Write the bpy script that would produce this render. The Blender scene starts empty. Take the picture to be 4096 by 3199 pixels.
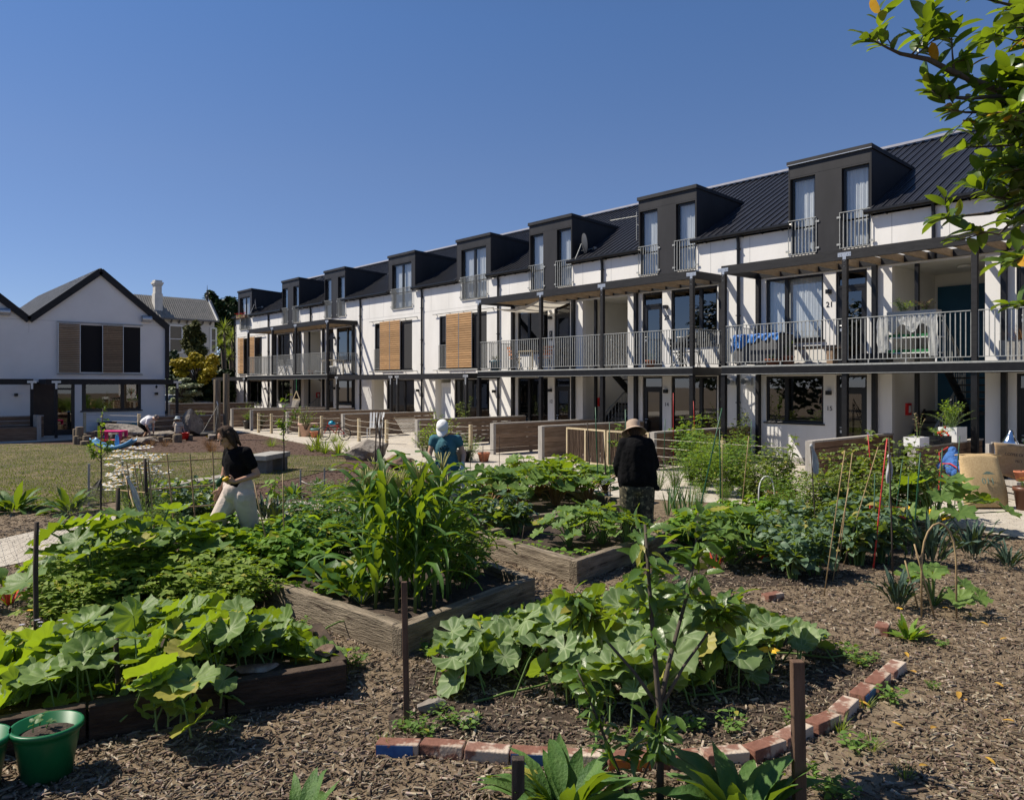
import bpy, bmesh, math, random
import numpy as np
from mathutils import Vector, Matrix
PI = math.pi
SC = bpy.context.scene
COL = SC.collection
RNG = np.random.default_rng(11)
random.seed(5)
# ---------------------------------------------------------------- view constants (eye height, heading, pixel focal of a 4096 wide frame)
FOC, CX, HY, EYE = 3120.0, 2048.0, 1535.0, 2.15
HEAD = math.atan(2678 / 3120)
HC, HS = math.cos(HEAD), math.sin(HEAD)
QK = 4096 / 2184.0

def G(x, y, z=0.0):
    """ground point (world x, y) of a survey mark given on the 2184 wide sheet"""
    D = (EYE - z) * FOC / (y * QK - HY)
    r = (x * QK - CX) / FOC
    return D * (r * HC + HS), D * (HC - r * HS)

def PT(x, y, D):
    """world point at forward distance D"""
    r = (x * QK - CX) / FOC
    return Vector((D * (r * HC + HS), D * (HC - r * HS), EYE - (y * QK - HY) / FOC * D))

def DIST(X, Y):
    return X * HS + Y * HC

# ---------------------------------------------------------------- objects
def tag(o, label=None, cat=None, group=None, kind=None):
    if label: o['label'] = label
    if cat: o['category'] = cat
    if group: o['group'] = group
    if kind: o['kind'] = kind
    return o

def thing(name, label, cat, loc=(0, 0, 0), rz=0.0, group=None):
    o = bpy.data.objects.new(name, None)
    COL.objects.link(o)
    o.location = loc
    o.rotation_euler = (0, 0, rz)
    o.empty_display_size = 0.2
    return tag(o, label, cat, group)

def dup(root, loc, rz=0.0, scale=1.0, label=None, group=None):
    def cp(o, parent):
        c = o.copy()
        COL.objects.link(c)
        c.parent = parent
        for ch in list(o.children):
            cp(ch, c)
        return c
    r = cp(root, None)
    r.location = loc
    r.rotation_euler = (0, 0, rz)
    r.scale = (scale, scale, scale) if not isinstance(scale, tuple) else scale
    if label: r['label'] = label
    if group: r['group'] = group
    return r

# ---------------------------------------------------------------- mesh builder
class MB:
    def __init__(self):
        self.v, self.l, self.s, self.a, self.m, self.n = [], [], [], [], [], 0

    def add(self, V, F, a=None, mi=0):
        V = np.asarray(V, dtype=np.float64).reshape(-1, 3)
        self.v.append(V)
        self.l.append(np.array([i for f in F for i in f], dtype=np.int64) + self.n)
        self.s.append(np.array([len(f) for f in F], dtype=np.int64))
        self.m.append(np.full(len(F), mi, dtype=np.int64))
        self.a.append(np.zeros(len(V)) if a is None else np.asarray(a, dtype=np.float64))
        self.n += len(V)
        return self

    def many(self, tpl, R, T, mi=0):
        """tpl = (V, F, a); R (k,3,3) already scaled, T (k,3)"""
        V, F, a = tpl
        V = np.asarray(V, dtype=np.float64)
        R = np.asarray(R); T = np.asarray(T)
        k, n = len(T), len(V)
        if k == 0: return self
        P = np.einsum('kij,nj->kni', R, V) + T[:, None, :]
        self.v.append(P.reshape(-1, 3))
        L = np.array([i for f in F for i in f], dtype=np.int64)
        S = np.array([len(f) for f in F], dtype=np.int64)
        self.l.append((L[None, :] + (np.arange(k) * n)[:, None]).ravel() + self.n)
        self.s.append(np.tile(S, k))
        self.m.append(np.full(len(F) * k, mi, dtype=np.int64))
        self.a.append(np.tile(np.zeros(n) if a is None else np.asarray(a), k))
        self.n += n * k
        return self

    def box(self, x0, x1, y0, y1, z0, z1, mi=0):
        V = [(x0, y0, z0), (x1, y0, z0), (x1, y1, z0), (x0, y1, z0), (x0, y0, z1), (x1, y0, z1), (x1, y1, z1), (x0, y1, z1)]
        F = [(0, 3, 2, 1), (4, 5, 6, 7), (0, 1, 5, 4), (1, 2, 6, 5), (2, 3, 7, 6), (3, 0, 4, 7)]
        return self.add(V, F, None, mi)

    def bar(self, p0, p1, w, h, mi=0, up=(0, 0, 1)):
        p0, p1 = Vector(p0), Vector(p1)
        d = (p1 - p0).normalized()
        u = Vector(up)
        if abs(d.dot(u)) > 0.98: u = Vector((1, 0, 0))
        x = d.cross(u).normalized(); u = x.cross(d).normalized()
        V = []
        for p in (p0, p1):
            for a, b in ((-1, -1), (1, -1), (1, 1), (-1, 1)):
                V.append(p + x * (a * w / 2) + u * (b * h / 2))
        F = [(0, 1, 2, 3), (7, 6, 5, 4), (0, 4, 5, 1), (1, 5, 6, 2), (2, 6, 7, 3), (3, 7, 4, 0)]
        return self.add(V, F, None, mi)

    def tube(self, pts, rad, n=6, mi=0, caps=True):
        pts = [Vector(p) for p in pts]
        if not hasattr(rad, '__len__'): rad = [rad] * len(pts)
        V, F = [], []
        d0 = (pts[1] - pts[0]).normalized()
        ref = Vector((0, 0, 1)) if abs(d0.z) < 0.9 else Vector((1, 0, 0))
        x = d0.cross(ref).normalized()
        for i, p in enumerate(pts):
            d = (pts[min(i + 1, len(pts) - 1)] - pts[max(i - 1, 0)]).normalized()
            x = (x - d * x.dot(d)).normalized()
            y = d.cross(x)
            for k in range(n):
                t = 2 * PI * k / n
                V.append(p + (x * math.cos(t) + y * math.sin(t)) * rad[i])
        for i in range(len(pts) - 1):
            for k in range(n):
                F.append((i * n + k, i * n + (k + 1) % n, (i + 1) * n + (k + 1) % n, (i + 1) * n + k))
        if caps:
            F.append(tuple(range(n))[::-1]); F.append(tuple(range((len(pts) - 1) * n, len(pts) * n)))
        return self.add(V, F, None, mi)

    def lathe(self, prof, n=20, c=(0, 0, 0), mi=0, sx=1.0, sy=1.0):
        V, F = [], []
        for r, z in prof:
            for k in range(n):
                t = 2 * PI * k / n
                V.append((c[0] + r * math.cos(t) * sx, c[1] + r * math.sin(t) * sy, c[2] + z))
        for i in range(len(prof) - 1):
            for k in range(n):
                F.append((i * n + k, i * n + (k + 1) % n, (i + 1) * n + (k + 1) % n, (i + 1) * n + k))
        return self.add(V, F, None, mi)

    def poly(self, pts, mi=0):
        return self.add(pts, [tuple(range(len(pts)))], None, mi)

    def prism(self, pts, d, mi=0):
        """pts: planar outline, d: extrusion vector"""
        n = len(pts)
        V = [Vector(p) for p in pts] + [Vector(p) + Vector(d) for p in pts]
        F = [tuple(range(n))[::-1], tuple(range(n, 2 * n))] + [(i, (i + 1) % n, n + (i + 1) % n, n + i) for i in range(n)]
        return self.add(V, F, None, mi)

    def ball(self, c, r, n=10, m=7, mi=0, R=None):
        if not hasattr(r, '__len__'): r = (r, r, r)
        V, F = [], []
        for j in range(m + 1):
            ph = PI * j / m
            for k in range(n):
                t = 2 * PI * k / n
                p = Vector((r[0] * math.sin(ph) * math.cos(t), r[1] * math.sin(ph) * math.sin(t), r[2] * math.cos(ph)))
                if R is not None: p = R @ p
                V.append(p + Vector(c))
        for j in range(m):
            for k in range(n):
                F.append((j * n + k, (j + 1) * n + k, (j + 1) * n + (k + 1) % n, j * n + (k + 1) % n))
        return self.add(V, F, None, mi)

    def build(self, name, mats, parent=None, smooth=False, link=True):
        me = bpy.data.meshes.new(name)
        if self.n:
            V = np.concatenate(self.v); L = np.concatenate(self.l); S = np.concatenate(self.s)
            me.vertices.add(len(V)); me.vertices.foreach_set('co', V.astype(np.float32).ravel())
            me.loops.add(len(L)); me.loops.foreach_set('vertex_index', L.astype(np.int32))
            me.polygons.add(len(S))
            st = np.concatenate([[0], np.cumsum(S)[:-1]]).astype(np.int32)
            me.polygons.foreach_set('loop_start', st)
            me.polygons.foreach_set('material_index', np.concatenate(self.m).astype(np.int32))
            me.polygons.foreach_set('use_smooth', np.full(len(S), bool(smooth)))
            A = np.concatenate(self.a)
            if A.any():
                at = me.attributes.new('vein', 'FLOAT', 'POINT')
                at.data.foreach_set('value', A.astype(np.float32))
            me.update(calc_edges=True); me.validate()
        for m in (mats if isinstance(mats, (list, tuple)) else [mats]):
            me.materials.append(m)
        o = bpy.data.objects.new(name, me)
        COL.objects.link(o)
        if parent: o.parent = parent
        return o

def bevel(o, w=0.006, seg=1):
    m = o.modifiers.new('edge', 'BEVEL'); m.width = w; m.segments = seg; m.limit_method = 'ANGLE'
    return o

# ---------------------------------------------------------------- materials
MATS = {}
def _nodes(name):
    m = bpy.data.materials.new(name); m.use_nodes = True
    nt = m.node_tree; nt.nodes.clear()
    return m, nt, nt.nodes, nt.links

def lin(c):
    return tuple(c) + (1.0,)

def mat(name, c1, c2=None, rough=0.7, scale=6.0, stretch=(1, 1, 1), bump=0.0, bscale=None, metal=0.0, spec=0.4,
        c3=None, scale3=40.0, thr3=0.62, island=0.0, detail=5.0, dist=0.02, sheen=0.0):
    if name in MATS: return MATS[name]
    m, nt, N, L = _nodes(name)
    out = N.new('ShaderNodeOutputMaterial'); b = N.new('ShaderNodeBsdfPrincipled')
    L.new(b.outputs[0], out.inputs[0])
    b.inputs['Roughness'].default_value = rough; b.inputs['Metallic'].default_value = metal
    b.inputs['Specular IOR Level'].default_value = spec
    tc = N.new('ShaderNodeTexCoord'); mp = N.new('ShaderNodeMapping')
    mp.inputs['Scale'].default_value = stretch
    L.new(tc.outputs['Object'], mp.inputs['Vector'])
    col = None
    if c2 is not None:
        nz = N.new('ShaderNodeTexNoise'); nz.inputs['Scale'].default_value = scale; nz.inputs['Detail'].default_value = detail
        nz.inputs['Roughness'].default_value = 0.6
        L.new(mp.outputs[0], nz.inputs['Vector'])
        rp = N.new('ShaderNodeValToRGB'); rp.color_ramp.elements[0].position = 0.36; rp.color_ramp.elements[1].position = 0.64
        rp.color_ramp.elements[0].color = lin(c1); rp.color_ramp.elements[1].color = lin(c2)
        L.new(nz.outputs[0], rp.inputs[0]); col = rp.outputs[0]
    else:
        rgb = N.new('ShaderNodeRGB'); rgb.outputs[0].default_value = lin(c1); col = rgb.outputs[0]
    if c3 is not None:
        n3 = N.new('ShaderNodeTexNoise'); n3.inputs['Scale'].default_value = scale3; n3.inputs['Detail'].default_value = 4
        L.new(mp.outputs[0], n3.inputs['Vector'])
        r3 = N.new('ShaderNodeValToRGB'); r3.color_ramp.elements[0].position = thr3 - 0.05; r3.color_ramp.elements[1].position = thr3 + 0.05
        L.new(n3.outputs[0], r3.inputs[0])
        mx = N.new('ShaderNodeMix'); mx.data_type = 'RGBA'
        L.new(r3.outputs[0], mx.inputs['Factor']); L.new(col, mx.inputs[6]); mx.inputs[7].default_value = lin(c3); col = mx.outputs[2]
    if island:
        g = N.new('ShaderNodeNewGeometry'); hsv = N.new('ShaderNodeHueSaturation')
        mr = N.new('ShaderNodeMapRange'); mr.inputs[3].default_value = 1 - island; mr.inputs[4].default_value = 1 + island
        L.new(g.outputs['Random Per Island'], mr.inputs[0]); L.new(mr.outputs[0], hsv.inputs['Value']); L.new(col, hsv.inputs['Color']); col = hsv.outputs[0]
    L.new(col, b.inputs['Base Color'])
    if bump:
        nb = N.new('ShaderNodeTexNoise'); nb.inputs['Scale'].default_value = bscale or scale * 4; nb.inputs['Detail'].default_value = 6
        L.new(mp.outputs[0], nb.inputs['Vector'])
        bp = N.new('ShaderNodeBump'); bp.inputs['Strength'].default_value = bump; bp.inputs['Distance'].default_value = dist
        L.new(nb.outputs[0], bp.inputs['Height']); L.new(bp.outputs[0], b.inputs['Normal'])
    MATS[name] = m
    return m

def leafmat(name, c1, c2, trans=0.38, rough=0.42, vein=None, vamt=0.55, tcol=(.27, .38, .012), spec=0.28, bump=0.25, bscale=60.0):
    """two-sided leaf: glossy-diffuse front plus light let through; colour varies from leaf to leaf"""
    if name in MATS: return MATS[name]
    green = max(c2) < .3 and c1[1] > c1[0]
    if 'far' in name: trans, tcol = .15, None
    elif green: c1, c2 = tuple(1.4 * v for v in c1), tuple(1.45 * v for v in c2)
    m, nt, N, L = _nodes(name)
    out = N.new('ShaderNodeOutputMaterial'); b = N.new('ShaderNodeBsdfPrincipled'); t = N.new('ShaderNodeBsdfTranslucent'); mx = N.new('ShaderNodeMixShader')
    g = N.new('ShaderNodeNewGeometry'); rp = N.new('ShaderNodeValToRGB')
    rp.color_ramp.elements[0].color = lin(c1); rp.color_ramp.elements[1].color = lin(c2)
    tc = N.new('ShaderNodeTexCoord'); nz = N.new('ShaderNodeTexNoise'); nz.inputs['Scale'].default_value = 14.0
    L.new(tc.outputs['Object'], nz.inputs['Vector'])
    ad = N.new('ShaderNodeMath'); ad.operation = 'MULTIPLY_ADD'; ad.inputs[1].default_value = 0.7
    sb = N.new('ShaderNodeMath'); sb.operation = 'MULTIPLY_ADD'; sb.inputs[1].default_value = 1.5; sb.inputs[2].default_value = -0.6
    L.new(nz.outputs[0], sb.inputs[0]); L.new(g.outputs['Random Per Island'], ad.inputs[0]); L.new(sb.outputs[0], ad.inputs[2])
    L.new(ad.outputs[0], rp.inputs[0]); col = rp.outputs[0]
    at = N.new('ShaderNodeAttribute'); at.attribute_name = 'vein'
    if vein is not None:
        pw = N.new('ShaderNodeMath'); pw.operation = 'POWER'; pw.inputs[1].default_value = 3.0
        L.new(at.outputs['Fac'], pw.inputs[0])
        ml = N.new('ShaderNodeMath'); ml.operation = 'MULTIPLY'; ml.inputs[1].default_value = vamt; L.new(pw.outputs[0], ml.inputs[0])
        mc = N.new('ShaderNodeMix'); mc.data_type = 'RGBA'
        L.new(ml.outputs[0], mc.inputs['Factor']); L.new(col, mc.inputs[6]); mc.inputs[7].default_value = lin(vein); col = mc.outputs[2]
    if green and 'far' not in name:
        gt = N.new('ShaderNodeMath'); gt.operation = 'GREATER_THAN'; gt.inputs[1].default_value = .945; L.new(g.outputs['Random Per Island'], gt.inputs[0])
        gm = N.new('ShaderNodeMath'); gm.operation = 'MULTIPLY'; gm.inputs[1].default_value = .65; L.new(gt.outputs[0], gm.inputs[0])
        my = N.new('ShaderNodeMix'); my.data_type = 'RGBA'; L.new(gm.outputs[0], my.inputs['Factor']); L.new(col, my.inputs[6]); my.inputs[7].default_value = (.42, .33, .06, 1); col = my.outputs[2]
    L.new(col, b.inputs['Base Color'])
    b.inputs['Roughness'].default_value = rough + .08; b.inputs['Specular IOR Level'].default_value = spec
    if tcol is None or max(c1) > .3 or c1[0] > c1[1] * 1.15: L.new(col, t.inputs[0])
    else:
        hs = N.new('ShaderNodeHueSaturation'); mr = N.new('ShaderNodeMapRange'); mr.inputs[3].default_value = .55; mr.inputs[4].default_value = 1.25
        L.new(g.outputs['Random Per Island'], mr.inputs[0]); L.new(mr.outputs[0], hs.inputs['Value']); k = min(1.15, .35 + 4.5 * c2[1]); hs.inputs['Color'].default_value = (tcol[0] * k, tcol[1] * k, tcol[2] * k, 1)
        L.new(hs.outputs[0], t.inputs[0])
    if bump:
        nb = N.new('ShaderNodeTexNoise'); nb.inputs['Scale'].default_value = bscale; nb.inputs['Detail'].default_value = 3
        L.new(tc.outputs['Object'], nb.inputs['Vector'])
        bp = N.new('ShaderNodeBump'); bp.inputs['Strength'].default_value = bump; bp.inputs['Distance'].default_value = 0.01
        L.new(nb.outputs[0], bp.inputs['Height']); L.new(bp.outputs[0], b.inputs['Normal'])
    mx.inputs[0].default_value = trans
    L.new(b.outputs[0], mx.inputs[1]); L.new(t.outputs[0], mx.inputs[2]); L.new(mx.outputs[0], out.inputs[0])
    MATS[name] = m
    return m

def glassmat(name, tint=(0.55, 0.6, 0.62), ior=.12, rough=0.01):
    if name in MATS: return MATS[name]
    m, nt, N, L = _nodes(name)
    out = N.new('ShaderNodeOutputMaterial'); tr = N.new('ShaderNodeBsdfTransparent'); gl = N.new('ShaderNodeBsdfGlossy'); mx = N.new('ShaderNodeMixShader'); lw = N.new('ShaderNodeLayerWeight'); lw.inputs[0].default_value = .5; pw = N.new('ShaderNodeMath'); pw.operation = 'POWER'; pw.inputs[1].default_value = 3.5; fr = N.new('ShaderNodeMath'); fr.operation = 'MULTIPLY_ADD'; fr.inputs[1].default_value = .85 - ior; fr.inputs[2].default_value = ior
    L.new(lw.outputs['Facing'], pw.inputs[0]); L.new(pw.outputs[0], fr.inputs[0])
    tr.inputs[0].default_value = lin(tint); gl.inputs['Roughness'].default_value = rough; 
    L.new(fr.outputs[0], mx.inputs[0]); L.new(tr.outputs[0], mx.inputs[1]); L.new(gl.outputs[0], mx.inputs[2]); L.new(mx.outputs[0], out.inputs[0])
    MATS[name] = m
    return m

M_WHITE = mat('white_render', (0.685, 0.675, 0.645), (0.765, 0.755, 0.73), 0.85, 1.1, (1, 1, .3), bump=0.08, bscale=90)
M_CREAM = mat('cream_panel', (0.66, 0.64, 0.58), (0.71, 0.69, 0.63), 0.8, 1.0)
M_JOINT = mat('panel_joint', (0.42, 0.42, 0.41), None, 0.9)
M_BLACK = mat('black_timber', (0.010, 0.010, 0.011), (0.021, 0.021, 0.023), 0.55, 3, (1, 1, 12), bump=0.15, spec=.3)
M_STEEL = mat('black_steel', (0.008, 0.008, 0.009), (0.013, 0.013, 0.014), 0.35, 8, spec=.35)
M_CHAR = mat('charcoal_cladding', (0.020, 0.020, 0.022), (0.029, 0.029, 0.032), 0.55, 2.0, (1, 1, .3), bump=0.03, spec=.3)
M_ROOF = mat('charcoal_roof_steel', (0.014, 0.0155, 0.022), (0.022, 0.024, 0.032), 0.42, 1.5, spec=0.5)
M_RIDGE = mat('ridge_flashing', (0.2, 0.2, 0.22), (0.26, 0.26, 0.28), 0.4, 5)
M_GALV = mat('galvanised_grey', (0.30, 0.31, 0.30), (0.39, 0.40, 0.385), 0.5, 12, metal=0.25)
M_BRACK = mat('galvanised_bracket', (0.42, 0.44, 0.46), (0.56, 0.58, 0.6), 0.38, 25, metal=0.7)
M_RAFT = mat('raw_pine', (0.27, 0.19, 0.10), (0.40, 0.29, 0.17), 0.75, 4, (1.2, 9, 9), bump=0.15)
M_CEDAR = mat('cedar_slat', (0.34, 0.19, 0.085), (0.47, 0.29, 0.14), 0.7, 3, (4, 1, 25), island=0.16)
M_CEDAR2 = mat('weathered_cedar_slat', (0.20, 0.14, 0.085), (0.30, 0.21, 0.13), 0.75, 3, (4, 1, 25), island=0.16)
M_FRAME = mat('black_joinery', (0.012, 0.012, 0.013), None, 0.35)
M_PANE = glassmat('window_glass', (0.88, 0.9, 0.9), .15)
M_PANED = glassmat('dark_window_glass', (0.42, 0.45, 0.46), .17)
M_CURT = mat('sheer_curtain', (0.55, 0.57, 0.60), (0.68, 0.70, 0.72), 0.9, 2, (1, 14, 1))
M_DARK = mat('painted_room_gloom', (0.018, 0.017, 0.016), (0.035, 0.033, 0.03), 0.9, 1.5)  # near-black colour stands in for the gloom of unlit rooms
M_TEAL = mat('teal_panel', (0.006, 0.055, 0.10), (0.008, 0.065, 0.115), 0.6, 2)
M_CONC = mat('concrete', (0.26, 0.25, 0.23), (0.36, 0.35, 0.32), 0.85, 5, bump=0.2)
M_PINK = mat('pink_plastic', (0.75, 0.03, 0.22), None, 0.4)
M_RED = mat('red_plastic', (0.62, 0.02, 0.02), None, 0.4)
M_BLUEP = mat('blue_plastic', (0.10, 0.30, 0.55), (0.12, 0.34, 0.6), 0.45, 3)
M_WHITEP = mat('white_plastic', (0.75, 0.75, 0.73), (0.66, 0.66, 0.63), 0.5, 4)
M_TERRA = mat('terracotta', (0.42, 0.14, 0.07), (0.52, 0.20, 0.11), 0.8, 8, bump=0.1)
M_SOIL = mat('dark_soil', (0.028, 0.019, 0.013), (0.06, 0.042, 0.03), 0.95, 14, bump=1.0, bscale=70, c3=(0.12, 0.09, 0.065), scale3=55, thr3=0.66, dist=0.012)
M_ROPE = mat('pale_rope', (0.5, 0.46, 0.38), (0.62, 0.58, 0.5), 0.9, 60)
M_WIRE = mat('steel_wire', (0.5, 0.5, 0.48), None, 0.35, metal=0.6)
# ================================================================ camera, sky, sun
cam = bpy.data.cameras.new('camera'); co = bpy.data.objects.new('camera', cam); COL.objects.link(co); SC.camera = co
cam.sensor_fit = 'HORIZONTAL'; cam.sensor_width = 36.0; cam.lens = FOC / 4096 * 36.0
cam.shift_y = -(3199 / 2 - HY) / 4096; cam.clip_end = 600; cam.clip_start = 0.05
co.location = (0, 0, EYE); co.rotation_euler = (PI / 2, 0, HEAD - PI / 2 + (PI / 2 - 2 * HEAD))
# heading: forward = (sin HEAD, cos HEAD)
co.rotation_euler = (PI / 2, 0, -HEAD)
SUN = Vector((-0.54, 0.625, 1.0)).normalized()
w = bpy.data.worlds.new('World'); SC.world = w; w.use_nodes = True
wn = w.node_tree.nodes; bg = wn['Background']; sky = wn.new('ShaderNodeTexSky'); sky.sky_type = 'NISHITA'; sky.sun_disc = False
sky.sun_elevation = math.asin(SUN.z); sky.sun_rotation = math.atan2(SUN.x, SUN.y)
sky.altitude = 0; sky.air_density = 0.7; sky.dust_density = 0.0; sky.ozone_density = 3.0
# clear southern summer sky: deeper blue than the standard model, paler towards the horizon
wl = w.node_tree.links
tcw = wn.new('ShaderNodeTexCoord'); sep = wn.new('ShaderNodeSeparateXYZ'); wr = wn.new('ShaderNodeValToRGB'); wm = wn.new('ShaderNodeMix')
wl.new(tcw.outputs['Generated'], sep.inputs[0]); wl.new(sep.outputs[2], wr.inputs[0])
e = wr.color_ramp.elements; e[0].position = 0.0; e[0].color = (0.68, 0.68, 0.87, 1); e[1].position = 0.42; e[1].color = (0.93, 1.10, 1.28, 1)
x = e.new(0.10); x.color = (0.80, 0.80, 0.93, 1); x = e.new(0.26); x.color = (0.97, 0.98, 1.08, 1)
wm.data_type = 'RGBA'; wm.blend_type = 'MULTIPLY'; wm.inputs[0].default_value = 1.0
wl.new(sky.outputs[0], wm.inputs[6]); wl.new(wr.outputs[0], wm.inputs[7])
wl.new(wm.outputs[2], bg.inputs[0]); bg.inputs[1].default_value = 0.075
sl = bpy.data.lights.new('sun', 'SUN'); so = bpy.data.objects.new('sun', sl); COL.objects.link(so)
sl.energy = 5.0; sl.angle = math.radians(0.53); sl.color = (1.0, 0.91, 0.78)
so.rotation_euler = SUN.to_track_quat('Z', 'Y').to_euler()
SC.view_settings.view_transform = 'Standard'; SC.view_settings.look = 'None'; SC.view_settings.exposure = 0.45; SC.view_settings.gamma = 1.0
SC.cycles.max_bounces = 8; SC.cycles.transparent_max_bounces = 16
SC.cycles.sample_clamp_indirect = 6

# ================================================================ ground sheets
def sheet(name, pts, z, m, kind='structure'):
    from mathutils.geometry import tessellate_polygon
    V = [Vector((p[0], p[1], z)) for p in pts]; F = []
    for t in tessellate_polygon([V]):
        a, b, c = (V[i] for i in t)
        n = (b - a).cross(c - a).z
        if abs(n) > 1e-9: F.append(tuple(t) if n > 0 else tuple(t)[::-1])
    o = MB().add(V, F).build(name, m); o['kind'] = kind
    return o

def smooth_loop(pts, k=6):
    out = []; n = len(pts)
    for i in range(n):
        p0, p1, p2, p3 = [Vector(pts[(i + j) % n]).to_2d() for j in (-1, 0, 1, 2)]
        for s in range(k):
            t = s / k
            out.append(0.5 * ((2 * p1) + (p2 - p0) * t + (2 * p0 - 5 * p1 + 4 * p2 - p3) * t * t + (3 * p1 - p0 - 3 * p2 + p3) * t ** 3))
    return [(p.x, p.y) for p in out]

M_MULCH = mat('woodchip_mulch', (0.10, 0.072, 0.044), (0.20, 0.148, 0.092), 0.95, 9, bump=1.0, bscale=55, c3=(0.25, 0.2, 0.15), scale3=38, thr3=0.63, dist=0.012)
M_BARK = mat('dark_bark', (0.035, 0.018, 0.011), (0.10, 0.056, 0.035), 0.95, 9, bump=1.0, bscale=45, c3=(0.17, 0.12, 0.09), scale3=30, thr3=0.66, dist=0.012)
M_GRAVEL = mat('crushed_gravel', (0.40, 0.36, 0.30), (0.50, 0.46, 0.39), 0.95, 3.0, bump=0.6, bscale=120, c3=(0.30, 0.26, 0.21), scale3=60, thr3=0.64, dist=0.02)
M_LAWN = mat('dry_lawn', (0.075, 0.075, 0.028), (0.155, 0.122, 0.062), 0.95, 0.9, bump=1.0, bscale=80, c3=(0.20, 0.15, 0.085), scale3=1.3, thr3=0.6, dist=0.03)
gs = sheet('ground', [(-300, -120), (300, -120), (300, 400), (-300, 400)], 0.0, M_MULCH)
LAWN = smooth_loop([(-6, 19), (-4, 33), (2.5, 32.9), (5.2, 31.9), (6.2, 30.6), (7.0, 27.0), (7.6, 25.2), (9.0, 24.4), (10.6, 21.4), (10.8, 19.9), (10.0, 18.6), (8.6, 17.2), (7.0, 16.2), (5.4, 16.2), (3.6, 15.4), (1.8, 15.6), (-2, 16.4)])
PATH = [(13.9, 38), (13.41, 32.73), (12.6, 26.5), (12.0, 22.5), (11.1, 18.8), (10.9, 16.6), (10.6, 14.4), (9.6, 13.4), (7.6, 13.1), (5.6, 13.5), (4.4, 14.3), (3.2, 13.95), (1.65, 12.8), (-1, 11.5), (-4, 10.6), (-4, 8.6), (-1, 9.5), (1.4, 10.84), (2.15, 11.19), (4, 11.9), (6.1, 12.0), (8.2, 11.4), (9.6, 10.8), (11.05, 10.0), (12.3, 7.6), (12.7, 6.4), (12.7, 5.1), (12.4, 3.6), (12.2, 1.2), (12, -8), (19.55, -8), (19.55, 38)]
sheet('bark_bed', smooth_loop([(5.0, 31.6), (7.5, 33.2), (10.5, 33.6), (13.3, 32.8), (12.5, 26.5), (11.9, 22.5), (11.0, 18.8), (10.8, 16.6), (10.4, 14.6), (9.4, 13.6), (7.6, 13.3), (6.0, 14.0), (6.5, 20)]), 0.004, M_BARK)
sheet('gravel_path', PATH, 0.008, M_GRAVEL)
sheet('house_path', [(-12, 33.4), (5.0, 33.1), (7.6, 34.0), (13.6, 33.9), (13.9, 38.5), (-12, 38.5)], 0.012, M_GRAVEL)
sheet('lawn', LAWN, 0.016, M_LAWN)
sheet('street', [(-40, 62), (60, 62), (60, 70), (-40, 70)], 0.004, mat('asphalt', (0.045, 0.045, 0.047), (0.06, 0.06, 0.06), 0.9, 3, bump=0.3))

def inside(poly, P):
    x, y = P[:, 0], P[:, 1]; r = np.zeros(len(P), dtype=bool); n = len(poly); j = n - 1
    for i in range(n):
        xi, yi = poly[i]; xj, yj = poly[j]
        c = ((yi > y) != (yj > y)) & (x < (xj - xi) * (y - yi) / ((yj - yi) or 1e-9) + xi)
        r ^= c; j = i
    return r

def view_scatter(n, dmin, dmax, rmax=0.72, rng=RNG, power=1.0):
    """points on the ground in front of the eye, denser near it"""
    D = dmin * (dmax / dmin) ** (rng.random(n) ** power); r = (rng.random(n) * 2 - 1) * rmax
    return np.stack([D * (r * HC + HS), D * (HC - r * HS)], 1)

def rotz(a):
    c, s = np.cos(a), np.sin(a); R = np.zeros((len(a), 3, 3)); R[:, 0, 0] = c; R[:, 0, 1] = -s; R[:, 1, 0] = s; R[:, 1, 1] = c; R[:, 2, 2] = 1
    return R
def rotx(a):
    c, s = np.cos(a), np.sin(a); R = np.zeros((len(a), 3, 3)); R[:, 0, 0] = 1; R[:, 1, 1] = c; R[:, 1, 2] = -s; R[:, 2, 1] = s; R[:, 2, 2] = c
    return R
def roty(a):
    c, s = np.cos(a), np.sin(a); R = np.zeros((len(a), 3, 3)); R[:, 0, 0] = c; R[:, 0, 2] = s; R[:, 1, 1] = 1; R[:, 2, 0] = -s; R[:, 2, 2] = c
    return R

def chips(name, P, m, lmin, lmax, rng, tilt=0.22, zup=0.012):
    """loose flat splinters"""
    k = len(P)
    V = [(-.5, -.5, 0), (.5, -.42, 0), (.44, .5, 0), (-.52, .4, 0), (-.42, -.4, 1), (.44, -.36, 1), (.36, .4, 1), (-.42, .3, 1)]
    F = [(4, 5, 6, 7), (0, 1, 5, 4), (1, 2, 6, 5), (2, 3, 7, 6), (3, 0, 4, 7)]
    Ln = lmin + (lmax - lmin) * rng.random(k) ** 2; W = Ln * (0.09 + 0.24 * rng.random(k) ** 1.5); Hh = 0.004 + 0.007 * rng.random(k)
    R = rotz(rng.random(k) * 2 * PI) @ rotx(rng.normal(0, tilt, k)) @ roty(rng.normal(0, tilt * .7, k))
    S = np.zeros((k, 3, 3)); S[:, 0, 0] = Ln; S[:, 1, 1] = W; S[:, 2, 2] = Hh
    T = np.concatenate([P, (0.004 + rng.random(k) * zup)[:, None]], 1)
    o = MB().many((V, F, None), R @ S, T).build(name, m)
    return o

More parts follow.
